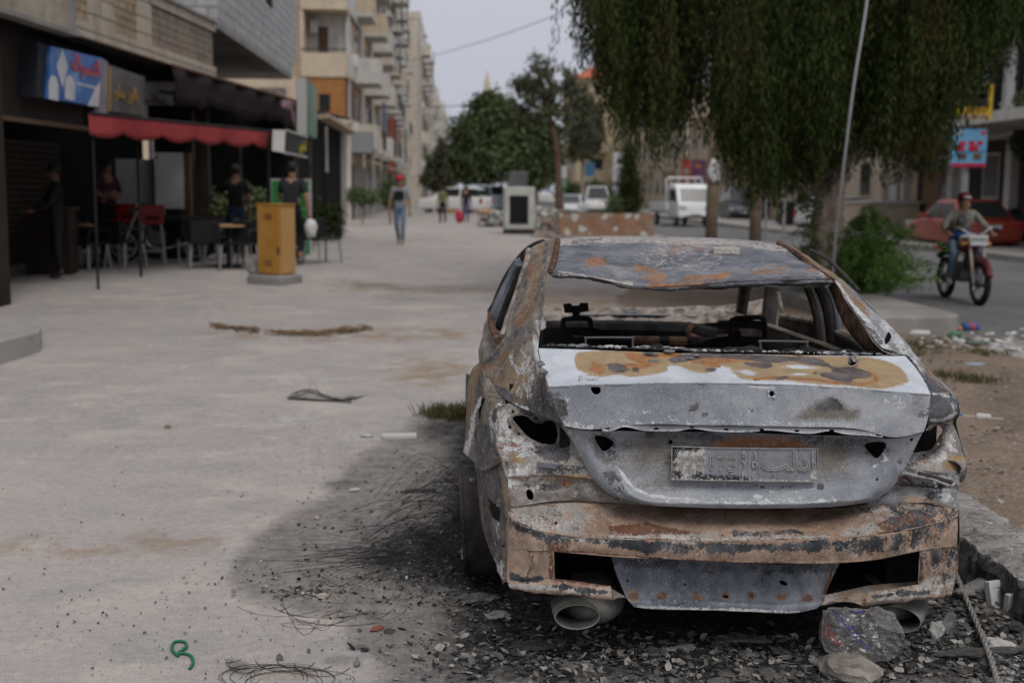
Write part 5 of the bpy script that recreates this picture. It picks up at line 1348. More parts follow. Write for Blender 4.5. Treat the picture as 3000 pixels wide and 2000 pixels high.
o = link_mesh('canopy_cloth', [p-cn.location for p in v], f, M_CLOTH, None, cn, True); o.modifiers.new('t','SOLIDIFY').thickness = 0.03
v, f = [], []
n = 40
for i in range(n+1):
    t = i/n; a = A_.lerp(B_, t)
    dp = 0.58+0.03*math.sin(i*1.1)+0.05*math.sin(i*0.37)
    for j in range(4):
        q = a.copy(); q.z -= dp*j/3; q.x += 0.05*math.sin(i*0.9+j); v.append(q)
for i in range(n):
    for j in range(3): f.append((i*4+j,i*4+j+1,(i+1)*4+j+1,(i+1)*4+j))
mi = [1 if (i > n*0.83 and j == 0) or i > n*0.95 else 0 for i in range(n) for j in range(3)]
o = link_mesh('valance', [p-cn.location for p in v], f, [M_CLOTH, M_CLOTHP], mi, cn, True); o.modifiers.new('t','SOLIDIFY').thickness = 0.02
b = MB(); b.tube([A_+Vector((0,0,0.03)), B_+Vector((0,0,0.03))], 0.035, M_RUST, 6); kid(b.build('canopy_rail'), cn)
def pole(root, px, ytop, Y, r=0.03, m=M_BLACK, name='pole', m2=None, ysp=None):
    p = Vector(P(px, ytop, Y)); z0 = float(gz(p.x, Y)); mb = MB()
    if m2:
        zs = P(px, ysp, Y)[2]; mb.cyl((p.x,Y,z0),(p.x,Y,zs),r,m,8); mb.cyl((p.x,Y,zs),(p.x,Y,p.z),r*1.05,m2,8)
    else: mb.cyl((p.x,Y,z0),(p.x,Y,p.z),r,m,8)
    o = mb.build(name)
    return kid(o, root) if root else o
for px, yt, Y in ((560,215,22.8),(866,300,28.8),(700,255,25.5)): pole(cn, px, yt, Y, 0.03, M_SOOT2)
scr = empty('black_slat_screen', tuple(P(900,690,33)), 0, 'black slatted timber screen with grey steel posts enclosing the cafe terrace', 'screen')
M_SLAT = mat('black painted slats', (0.010,0.010,0.011), 0.7, var=0.3, scale=6)
def slats(x0, y0, x1, y1, zt, name):
    mb = MB(); a = Vector((x0,y0,0)); c = Vector((x1,y1,0)); L = (c-a).length; n = int(L/0.16); d = (c-a).normalized(); nn = Vector((-d.y,d.x,0))*0.03
    for k in range(n):
        p = a+d*(k*L/n); q = p+d*(L/n*0.86); z0 = float(gz(p.x, p.y))
        slab(mb, [(p.x,p.y,z0),(q.x,q.y,z0),(q.x,q.y,zt),(p.x,p.y,zt)], nn, M_SLAT)
    z0 = float(gz(x0,y0))
    slab(mb, [(x0,y0,z0),(x1,y1,z0),(x1,y1,zt),(x0,y0,zt)], -nn*0.3, M_DARK)
    return kid(mb.build(name), scr)
q0, q1, q2 = P(880,700,29.5), P(1000,700,34), P(640,600,30.5)
slats(q0[0], 29.5, q1[0], 34.0, 3.55, 'slat_panel')
slats(-7.2, 28.9, q0[0]-0.02, 28.9, 3.6, 'slat_panel')
b = MB(); slab(b, [(q0[0]-0.1,29.2,3.6),(q1[0]+0.25,34.2,3.6),(q1[0]-2.6,34.2,3.9),(-7,29.2,3.9)], (0,0,0.07), M_SOOT2); kid(b.build('screen_roof'), scr)
for px, yt, Y, m, m2, ys in ((905,400,30.5,M_BLACK,None,0),(955,372,32.2,M_BLACK,M_FRAME,505),(1000,385,34,M_STEEL,None,0),(924,392,31.2,M_BLACK,None,0)):
    pole(scr, px, yt, Y, 0.045 if m is M_BLACK else 0.075, m, 'post', m2, ys)
b = MB(); slab(b, [P(930,335,30.5),P(1012,385,34.5),P(1015,396,34.5),P(930,348,30.5)], (0.3,0,0.02), mat('tan fascia board', (0.36,0.28,0.20), 0.8, var=0.2, scale=4)); kid(b.build('fascia_board'), scr)

# ---- red scalloped awning
aw = empty('red_awning', tuple(P(530,380,19.7)), 0, 'red cafe awning with a scalloped edge on thin poles', 'awning')
M_RED = mat('faded red awning cloth', (0.26,0.028,0.032), 0.8, color2=(0.34,0.05,0.05), scale=1.5, bump=0.2)
La, Lb = Vector(P(261,334,17.0)), Vector(P(795,386,22.4))
v, f = [], []
n = 110
for i in range(n+1):
    t = i/n; a = La.lerp(Lb, t); dp = 0.23+0.085*abs(math.sin(t*math.pi*5.6+0.5))**0.8
    for j in range(5):
        q = a.copy(); q.z -= dp*j/4; q.x += 0.02*math.sin(i*0.22)*j/4; v.append(q)
for i in range(n):
    for j in range(4): f.append((i*5+j,i*5+j+1,(i+1)*5+j+1,(i+1)*5+j))
o = link_mesh('valance', [p-aw.location for p in v], f, M_RED, None, aw, True); o.modifiers.new('t','SOLIDIFY').thickness = 0.012
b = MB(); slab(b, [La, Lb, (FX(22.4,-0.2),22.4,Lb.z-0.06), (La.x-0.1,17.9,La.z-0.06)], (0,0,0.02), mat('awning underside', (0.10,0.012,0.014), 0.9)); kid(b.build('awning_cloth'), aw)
for px, yb, Y, m, r in ((270,380,17.15,M_BLACK,.02),(785,415,22.3,M_BLACK,.035),(443,395,22.8,M_BLACK,.035),(400,405,19.0,M_BLACK,.022)):
    pole(aw, px, yb-25, Y, r, m, 'pole', M_WHITE if px == 443 else None, 466)
b = MB(); b.tube([La+Vector((0,0,0.01)), Lb+Vector((0,0,0.01))], 0.02, M_BLACK, 6); kid(b.build('awning_rail'), aw)

# ---- light-box sign, tall green sign, green board
ls = empty('lightbox_sign', tuple(P(840,430,22.4)), 0, 'small light box sign with white end and black face beside the red awning', 'sign')
a0, a1, a2, a3 = Vector(P(797,442,22.0)), Vector(P(833,448,22.0)), Vector(P(836,382,22.0)), Vector(P(799,380,22.0))
c1, c2 = Vector(P(897,461,24.2)), Vector(P(899,402,24.2))
b = MB(); b.add([a0,a1,a2,a3], [(0,1,2,3)], M_WHITE); b.add([a1,c1,c2,a2], [(0,1,2,3)], mat('black sign face', (0.025,0.027,0.026), 0.5, var=0.4, scale=5)); b.add([a0,a1,c1,c1+(a0-a1)], [(3,2,1,0)], M_FRAME); b.add([a3,a2,c2,c2+(a3-a2)], [(0,1,2,3)], M_FRAME); b.add([c1,c1+(a0-a1),c2+(a3-a2),c2], [(0,1,2,3)], M_FRAME); b.add([a0,c1+(a0-a1),c2+(a3-a2),a3], [(0,1,2,3)], M_FRAME)
kid(b.build('sign_box'), ls)
p = (a1*0.42+c1*0.58+a2*0.42+c2*0.58)/2
text('lettering', ar('\ufe8d\ufedf\ufee4\ufed8\ufeec\ufef0'), 0.30, mat('sign yellow lettering', (0.42,0.33,0.03), 0.5), ls, frame4(p+Vector((0.02,-0.01,0))-ls.location+(c1-a1)*0.18, (c1-a1), (0,0,1)), 0.004)
for z_ in (0,):
    for s0, s1 in ((a1,c1),(a2,c2)):
        b = MB(); b.tube([s0+Vector((.01,-.01,0)), s1+Vector((.01,-.01,0))], 0.022, M_FRAME, 6); kid(b.build('sign_frame'), ls)
pole(ls, 870, 455, 23.2, 0.035, M_SOOT2)
gs = empty('tall_green_sign', tuple(P(900,320,26.5)), 0, 'tall faded green double sided shop sign with a grey return', 'sign')
a0, a1, a2, a3 = Vector(P(870,390,25.5)), Vector(P(898,395,25.5)), Vector(P(898,230,25.5)), Vector(P(870,228,25.5))
c1, c2 = Vector(P(929,406,27.6)), Vector(P(929,258,27.6))
M_GSIGN = mat('faded green sign face', (0.10,0.19,0.12), 0.5, color2=(0.20,0.27,0.22), scale=0.9)
b = MB(); b.add([a0,a1,a2,a3], [(0,1,2,3)], M_FRAME); b.add([a1,c1,c2,a2], [(0,1,2,3)], M_GSIGN); d = a0-a1; b.add([a0,c1+d,c2+d,a3], [(0,1,2,3)], M_FRAME); b.add([a3,a2,c2,c2+d], [(0,1,2,3)], M_FRAME); b.add([a0,a1,c1,c1+d], [(3,2,1,0)], M_FRAME); b.add([c1,c1+d,c2+d,c2], [(0,1,2,3)], M_FRAME)
kid(b.build('sign_box'), gs); pole(gs, 906, 395, 26.2, 0.05, M_SOOT2)
gb = empty('green_board', tuple(P(850,730,24.5)), 0, 'upright green advertising board with a pale frame behind the man on the bicycle', 'sign')
M_GREEN = mat('bright green board', (0.02,0.17,0.04), 0.5, color2=(0.03,0.22,0.06), scale=1.5)
Yb = 24.6
x0, x1, z0, z1 = P(795,530,Yb)[0], P(905,530,Yb)[0], float(gz(-3.5,Yb)), P(850,530,Yb)[2]
b = MB(); b.box((x0,Yb,z0),(x1,Yb+0.06,z1), M_GREEN); kid(b.build('board_face'), gb)
b = MB()
for lo, hi in (((x0-.04,Yb-.01,z0),(x0,Yb+.07,z1+.04)),((x1,Yb-.01,z0),(x1+.04,Yb+.07,z1+.04)),((x0,Yb-.01,z1),(x1,Yb+.07,z1+.04))): b.box(lo, hi, M_FRAME)
kid(b.build('board_frame'), gb)

# ================================================================ block building over the shops
bk = empty('block_building', (-4.75, 25, 5.0), 0, 'unfinished grey breeze block building overhanging the cafe', 'building')
b = MB()
b.box((-10.5,25,5.0),(-4.78,36,11), M_BLOCK); kid(b.build('block_wall'), bk)
b = MB(); b.box((-10.5,24.97,4.86),(-4.76,36.03,5.0), M_CONC); kid(b.build('floor_slab'), bk)
b = MB(); b.box((-10.4,26.5,3.7),(-7.2,36,4.86), M_CONC); b.box((-8.6,26,0.3),(-8.2,26.4,4.86), M_CONC); kid(b.build('ground_wall'), bk)
for y0, y1, z0, z1 in ((28.2,28.9,6.9,9.2),(31.4,32.4,6.35,9.2)):
    b = MB(); b.box((-4.85,y0,z0),(-4.765,y1,z1), M_SOOT); kid(b.build('window_opening'), bk)
b = MB(); slab(b, [(-4.78,36.0,5.0),(-4.78,36.0,7.6),(-4.78,37.2,7.2),(-4.78,37.2,5.6)], (-3,0,0), M_BLOCK); kid(b.build('broken_end'), bk)

# ================================================================ apartment blocks along the left of the street
def apartment(name, label, x, y0, y1, z0, nfl, dx, wm, seed, near=None, fh=2.95, bay=3.4, bal=0.55, parapet=True, shops=True):
    rr = random.Random(seed)
    root = empty(name, (x, y0, z0), 0, label, 'apartment block', 'apartment blocks along the left of the street')
    H = 3.4+nfl*fh
    def B(nm, lo, hi, m, parent=root):
        q = MB(); q.box(lo, hi, m); o = q.build(nm, parent); return o
    B('wall', (-dx,0,0), (0,y1-y0,H), wm)
    B('roof_parapet', (-dx-.05,-.06,H), (0.06,y1-y0+.06,H+0.7), wm)
    n = max(1, int((y1-y0)/bay)); bw = (y1-y0)/n
    for k in range(n+1):
        if k % 2 == 0: B('pilaster', (0.0,k*bw-0.22,0), (0.16,k*bw+0.22,H), M_PALE if wm is not M_PALE else M_CREAM)
    for fl in range(nfl):
        zf = 3.4+fl*fh
        for k in range(n):
            ya, yb = k*bw+0.35, (k+1)*bw-0.35
            t = rr.random()
            if (k+ (seed % 2)) % 2 == 0 and bal > 0:
                q = MB(); e = 0.7+0.5*rr.random()
                pm_ = rr.choice([wm, M_PALE, M_CREAM])
                q.box((0.0,ya-.1,zf-0.16),(e,yb+.1,zf), M_PALE)
                if t < 0.55:
                    q.box((e-0.1,ya-.1,zf),(e,yb+.1,zf+0.95), pm_); q.box((0,ya-.1,zf),(e-.1,ya,zf+0.95), pm_); q.box((0,yb,zf),(e-.1,yb+.1,zf+0.95), pm_)
                else:
                    for j in range(int((yb-ya)/0.22)): q.box((e-0.04,ya+j*0.22,zf),(e,ya+j*0.22+.03,zf+0.95), M_RAIL)
                    q.box((e-0.05,ya-.1,zf+0.95),(e,yb+.1,zf+1.0), M_RAIL)
                    for j in range(3): q.box((j*e/3,ya-.1,zf),(j*e/3+.03,ya-.07,zf+.95), M_RAIL)
                q.build('balcony', root)
                B('balcony_door', (0.0,ya+0.3,zf+0.02), (0.03,yb-0.3,zf+2.2), M_GLASS)
                if t > 0.75: B('enclosure', (e-0.06,ya+.1,zf+1.0), (e-0.02,yb-.1,zf+2.5), rr.choice(M_LAUNDRY+[M_GLASS2]))
                elif t < 0.2: B('laundry', (e+0.01,ya+.2,zf+0.2), (e+0.03,yb-.6,zf+0.9), rr.choice(M_LAUNDRY))
            else:
                w0 = ya+0.5*rr.random(); w1 = w0+1.2
                f_ = B('window', (0.0,w0,zf+0.9), (0.05,w1,zf+2.2), M_FRAME)
                B('pane', (0.05,w0+.07,zf+0.97), (0.056,w1-.07,zf+2.13), M_GLASS, f_)
                if t < 0.4: B('air_conditioner', (0.0,w1+0.2,zf+0.4), (0.32,w1+1.0,zf+0.95), M_WHITE)
                if t > 0.8: B('window_awning', (0.0,w0-.1,zf+2.25), (0.5,w1+.1,zf+2.3), rr.choice([M_STEEL,M_CONC]))
    if shops:
        for k in range(n):
            ya, yb = k*bw+0.3, (k+1)*bw-0.3
            B('shop_front', (0.0,ya,0.0), (0.03,yb,2.5), rr.choice([M_SOOT2, M_GLASS, M_SHUT]))
            if k % 2 == 1: 
                q = MB(); slab(q, [(0.0,ya,2.9),(1.1,ya,2.55),(1.1,yb,2.55),(0.0,yb,2.9)], (0,0,0.05), rr.choice([M_CONC, M_CREAM, M_STEEL])); q.build('shop_awning', root)
    return root
ap = apartment('beige_apartment_block', 'tall beige apartment block with open corner balcony and orange clad bay', -4.6, 52, 97, 0.3, 6, 16, M_BEIGE, 3)
def AB(nm, lo, hi, m, parent=ap):
    q = MB(); q.box(lo, hi, m); return q.build(nm, parent)
# the corner bay facing the camera (local: origin -4.6, 52, 0.3)
def az(py): return float(P(900, py, 50.6)[2])-0.3
def ax(px): return float(P(px, 200, 50.6)[0])+4.6
xl, xr = ax(884), ax(1018)
for fl in range(3):
    dzf = 2.72*fl
    zf = az(226)+dzf
    AB('balcony', (xl,-1.4,zf), (xr,0.4,zf+0.16), M_BEIGE)
    AB('balcony_parapet', (xl,-1.45,zf), (xr,-1.3,az(155)+dzf), M_BEIGE)
    AB('balcony_parapet', (xr-0.12,-1.3,zf+0.16), (xr,6.5,az(155)+dzf), M_PALE)
    AB('balcony_wall', (xl-0.1,-0.02,zf+0.16), (xr-0.1,0.0,zf+2.7), M_PALE)
    AB('balcony_wall', (xl-0.05,-1.4,zf+0.16), (xl+0.1,-0.03,zf+2.72), M_BEIGE)
    AB('balcony_door', (xl+0.55,-0.06,zf+0.2), (xl+0.95,-0.025,zf+2.2), mat('brown door', (0.12,0.07,0.045), 0.7))
    AB('balcony_rail', (xl,-1.43,az(155)+dzf+.12), (xr,-1.39,az(155)+dzf+.17), M_RAIL)
    AB('air_conditioner', (xl+0.25,-0.4,zf+1.9), (xl+0.55,-0.06,zf+2.4), M_WHITE)
tb = AB('orange_clad_bay', (ax(902),-1.4,az(342)), (ax(1010),0.5,az(229)), M_TERRA)
AB('side_cladding', (ax(1010)-.02,-1.38,az(342)), (ax(1010)+.03,3.5,az(229)), mat('brown cladding', (0.14,0.075,0.05), 0.8, var=0.2, scale=4))
AB('bay_window', (ax(934),-1.43,az(325)), (ax(966),-1.38,az(276)), M_GLASS)
AB('bay_slab', (ax(902)-.4,-1.6,az(362)), (ax(1022),0.5,az(342)), M_BEIGE)
AB('low_wing', (ax(640),-2.0,-0.1), (ax(872),1.0,az(228)), M_BEIGE)
AB('wing_window', (ax(762),-2.04,az(300)), (ax(842),-1.99,az(262)), mat('latticed window', (0.17,0.14,0.125), 0.8, var=0.4, scale=6))
AB('awning_box', (0.0,2.0,az(438)), (0.9,4.6,az(372)), M_STEEL)
apartment('pale_apartment_block', 'pale apartment block with red brick strip behind the beige one', -4.9, 99, 118, 0.3, 5, 14, M_PALE, 4, bay=3.0)
apartment('projecting_apartment_block', 'cream apartment block standing forward with a plain end wall', -3.4, 121, 152, 0.3, 5, 14, M_CREAM, 7)
apartment('far_apartment_block', 'lower cream block past the projecting one', -3.0, 156, 200, 0.3, 4, 14, M_CREAM, 8)
apartment('distant_apartment_block', 'small pale block further down the left side', -2.9, 206, 270, 0.3, 5, 14, M_PALE, 9, bay=5)
apartment('white_distant_block', 'whitish block farthest down the street at left', -2.2, 280, 330, 0.3, 6, 8, M_WHITE, 10, bay=6)
o = AB('brick_strip', (0.05,31,az(470)), (0.5,34,az(200)), mat('dull red brick strip', (0.24,0.085,0.06), 0.85, var=0.2, scale=3))
# ================================================================ cafe furniture
M_PLASTIC = mat('black chair plastic', (0.012,0.012,0.013), 0.45)
M_LEG = mat('grey chair leg', (0.30,0.30,0.31), 0.45, metal=0.3)
M_WOODT = mat('pale wooden tabletop', (0.36,0.22,0.11), 0.6, var=0.2, scale=6)
def at(px, py, Y): return Vector(P(px, py, Y))
def place(px, Y):
    """ground point in the column of pixel px at distance Y"""
    d = ray(px, 700); x = float(d[0]/d[1]*Y)
    return Vector((x, Y, float(gz(x, Y))))
def chair_proto(loc, rz, label):
    r = empty('cafe_chair', loc, rz, label, 'chair', 'black cafe chairs on the terrace')
    m = MB(); m.box((-.24,-.23,.42),(.24,.23,.46), M_PLASTIC, bev=.015); m.build('seat', r)
    m = MB(); m.box((-.24,-.26,.48),(.24,-.22,.84), M_PLASTIC, Rx(0.12), (0,0.03,0), bev=.015); m.build('backrest', r)
    for s in (-1, 1):
        m = MB(); m.tube(curve_pts([(s*.25,-.23,.66),(s*.27,.0,.67),(s*.27,.2,.64),(s*.25,.22,.44)], 4), .02, M_PLASTIC, 6); m.build('armrest', r)
        for t in (-1, 1):
            m = MB(); m.cyl((s*.22,t*.2,.43),(s*.25,t*.24,0),.02, M_LEG, 8); m.build('leg', r)
    return r
chairs = [(186,20.9,0.4,'black cafe chair farthest left, below the man in the doorway'),(258,20.2,2.6,'black cafe chair under the edge of the left wooden table'),(366,20.6,-0.6,'black cafe chair right of the left table near the red stools'),
          (596,20.6,0.3,'black cafe chair left of the right-hand wooden table'),(700,20.4,2.9,'black cafe chair in front of the man in the black t-shirt'),(742,21.6,-1.6,'black cafe chair half hidden by the orange cabinet'),(228,22.4,1.2,'black cafe chair pushed in behind the left wooden table'),(312,21.5,-1.4,'black cafe chair right behind the left wooden table'),(530,22.0,0.9,'black cafe chair next to the parked motorcycle'),(632,22.2,-2.8,'black cafe chair between the plants and the right-hand table'),(945,22.0,-2.4,'black armchair out on the plaza right of the green board')]
c0 = None
for px, Y, rz, lb in chairs:
    if c0 is None: c0 = chair_proto(place(px, Y), rz, lb)
    else: copy_tree(c0, place(px, Y), rz, lb)
for px, Y, lb in ((280,20.9,'round wooden cafe table by the man with crossed arms'),(668,20.9,'round wooden cafe table in front of the man in the black t-shirt')):
    p = place(px, Y); r = empty('cafe_table', p, 0, lb, 'table', 'round wooden cafe tables')
    m = MB(); m.cyl((0,0,.70),(0,0,.735),.40, M_WOODT, 28); m.build('tabletop', r)
    m = MB(); m.cyl((0,0,.03),(0,0,.7),.035, M_BLACK, 10); m.cyl((0,0,0),(0,0,.03),.24, M_BLACK, 20); m.build('pedestal', r)
M_REDP = mat('red stool plastic', (0.22,0.012,0.010), 0.45)
s0 = None
for px, Y, rz, lb in ((447,21.2,0.2,'red bar stool with grey legs standing alone'),(357,22.0,-0.3,'red bar stool behind the left cafe table')):
    if s0: copy_tree(s0, place(px, Y), rz, lb); continue
    s0 = empty('bar_stool', place(px, Y), rz, lb, 'stool', 'red bar stools at the cafe')
    m = MB(); m.box((-.19,-.18,.72),(.19,.18,.76), M_REDP, bev=.015); m.build('seat', s0)
    k = [( -.2,.76),(.2,.76),(.2,1.02),(.14,1.06),(-.14,1.06),(-.2,1.02)]; h = [(-.11,.80),(.11,.80),(.11,.85),(-.11,.85)]
    m = MB()
    m.box((-.2,.16,.85),(.2,.19,1.05), M_REDP, bev=.012); m.box((-.2,.16,.76),(-.11,.19,.85), M_REDP); m.box((.11,.16,.76),(.2,.19,.85), M_REDP); m.box((-.11,.16,.74),(.11,.19,.80), M_REDP); m.build('backrest', s0)
    for a in (-1,1):
        for t in (-1,1):
            m = MB(); m.cyl((a*.15,t*.14,.72),(a*.21,t*.2,0),.014, M_LEG, 8); m.build('leg', s0)
    m = MB(); m.tube([(-.19,-.18,.25),(.19,-.18,.25),(.19,.18,.25),(-.19,.18,.25),(-.19,-.18,.25)],.01, M_LEG, 6); m.build('footrest', s0)
# white display fridge cabinets behind the terrace
for (pxa, pxb, pt, pb, Y, side, lb) in ((337,441,466,604,23.6,None,'shaded white fridge door panel behind the man with crossed arms'),(441,541,447,612,23.2,560,'tall white cupboard with a brown side on the cafe terrace')):
    a, c = at(pxa, pt, Y), at(pxb, pb, Y); z0 = float(gz(a.x, Y))
    r = empty('cafe_cupboard', ((a.x+c.x)/2, Y, z0), 0, lb, 'cupboard', 'white cupboards on the terrace'); r.location = ((a.x+c.x)/2, Y, z0)
    L = r.location
    m = MB(); m.box((a.x-L.x,0,c.z-L.z),(c.x-L.x,.05,a.z-L.z), M_WHITE, bev=.012); m.build('door', r)
    m = MB(); m.box((a.x-L.x+.01,.05,0),(c.x-L.x-.01,.62,a.z-L.z-.02), M_WHITE if not side else mat('brown cupboard side', (0.10,0.06,0.04), .8)); m.build('carcass', r)
    m = MB(); m.box((a.x-L.x,-.3,0),(c.x-L.x,-.01,c.z-L.z-.02), M_BLACK); m.build('base', r)
    if side:
        m = MB(); m.box((c.x-L.x,-.0,c.z-L.z-.3),(c.x-L.x+.12,.4,a.z-L.z), mat('brown cupboard side', (0.10,0.06,0.04), .8)); m.build('side_panel', r)
        m = MB(); m.box((a.x-L.x+.03,-.006,a.z-L.z-.12),(a.x-L.x+.14,.0,a.z-L.z-.07), M_SGOLD); m.build('sticker', r)
b = MB(); p = place(150,19.5); b.box((-.35,-.2,0),(.35,.2,1.02), M_TILE, bev=.01, T=p); b.box((-.4,-.24,1.02),(.4,.24,1.06), mat('brown counter top',(0.07,0.035,0.02),.5), T=p)
b.build('counter', None, False, 'small dark counter with a brown top inside the left shop doorway', 'counter', loc=p)
b = MB(); p = place(600,25.0); b.box((-1.3,-.25,0),(1.3,.25,.8), M_DARK, bev=.01, T=p); b.build('planter_box', None, False, 'long dark planter box holding green plants at the back of the terrace', 'planter', loc=p)

# ================================================================ orange cabinet
A, B2, C = at(757,804,18.15), at(821,806,17.92), at(866,803,18.25)
z0 = B2.z; zt_ = at(820,601,17.95).z
for q in (A, B2, C): q.z = z0
cb = empty('cabinet', ((A+C)/2), 0, 'orange painted metal utility cabinet on a concrete block', 'cabinet')
L = cb.location.copy(); D_ = A+C-B2
M_ORC = mat('weathered orange paint', (0.40,0.19,0.035), 0.65, color2=(0.47,0.25,0.06), scale=3, bump=0.2)
M_ORC2 = mat('faded orange paint', (0.43,0.24,0.08), 0.65, color2=(0.48,0.29,0.12), scale=3)
b = MB(); slab(b, [A-L, B2-L, C-L, D_-L], (0,0,zt_-z0), M_ORC); b.build('body', cb)
def face_slab(p, q, s0, s1, h0, h1, m, nm, out=0.012):
    d = (q-p); n_ = Vector((d.y, -d.x, 0)).normalized(); mb = MB()
    a = p+d*s0-L; c = p+d*s1-L; H = zt_-z0
    slab(mb, [a+Vector((0,0,H*h0)), c+Vector((0,0,H*h0)), c+Vector((0,0,H*h1)), a+Vector((0,0,H*h1))], n_*out, m); return mb.build(nm, cb)
face_slab(A, B2, .03, .97, .02, .985, M_ORC, 'door')
face_slab(B2, C, .06, .97, .02, .96, M_ORC2, 'door')
for h in (.80,.83,.86): face_slab(A, B2, .35, .68, h, h+.012, M_RUST, 'vent_slot', .016)
for h in (.13,.16,.19): face_slab(A, B2, .32, .66, h, h+.01, M_RUST, 'vent_slot', .016)
face_slab(A, B2, .9, .985, .30, .40, M_RUST, 'hinge', .018)
b = MB(); slab(b, [A-L+Vector((-.02,0,zt_-z0)), B2-L+Vector((0,-.02,zt_-z0)), C-L+Vector((.02,0,zt_-z0)), D_-L+Vector((0,.02,zt_-z0))], (0,0,.02), M_ORC); b.build('lid', cb)
A2, B3, C2 = at(722,838,18.0), at(824,842,17.72), at(888,838,18.2)
zz = float(gz(B3.x, 18))
for q in (A2, B3, C2): q.z = zz-.02
bb = MB(); slab(bb, [A2, B3, C2, A2+C2-B3], (0,0,z0-zz+.015), M_CONC)
bevel(bb.build('concrete_block', None, False, 'chipped concrete block under the orange cabinet', 'block', loc=(A2+C2)/2), .03, 2)
b = MB(); p = at(768,790,18.4); b.blob(p+Vector((-.1,0,-.02)), .16, M_CONC, 2, .4, (.7,.7,1.2), 3); b.build('rubble_lump', None, False, 'lump of pale rubble against the back of the orange cabinet', 'rubble', loc=p)

# ================================================================ people
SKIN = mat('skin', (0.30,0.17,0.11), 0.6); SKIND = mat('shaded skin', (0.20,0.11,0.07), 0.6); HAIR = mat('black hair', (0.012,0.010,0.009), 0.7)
M_JEANS = mat('blue denim', (0.10,0.15,0.22), 0.9, color2=(0.17,0.22,0.29), scale=6); M_DJEANS = mat('dark denim', (0.025,0.035,0.065), 0.9)
M_BLKC = mat('black cloth', (0.010,0.010,0.011), 0.9); M_DKGC = mat('charcoal cloth', (0.022,0.023,0.026), 0.9)
STAND = dict(pelvis=(0,0,.95), spine=(0,0,1.12), chest=(0,.01,1.33), neck=(0,.0,1.48), head0=(0,.015,1.56), head=(0,.03,1.64), top=(0,.015,1.71), nose=(0,.125,1.625),
    sh=(.17,0,1.42), el=(.235,-.02,1.14), wr=(.25,.06,.90), pa=(.25,.075,.83), hip=(.09,0,.91), kn=(.10,.02,.50), an=(.10,-.03,.09), toe=(.11,.13,.045))
RADII = dict(pelvis=(.145,.115), spine=(.13,.10), chest=(.155,.115), neck=(.055,.055), head0=(.07,.075), head=(.082,.098), top=(.06,.07), nose=(.012,.012), sh=(.068,.068), el=(.044,.044), wr=(.03,.026), pa=(.038,.018), hip=(.085,.09), kn=(.06,.06), an=(.042,.045), toe=(.04,.028))
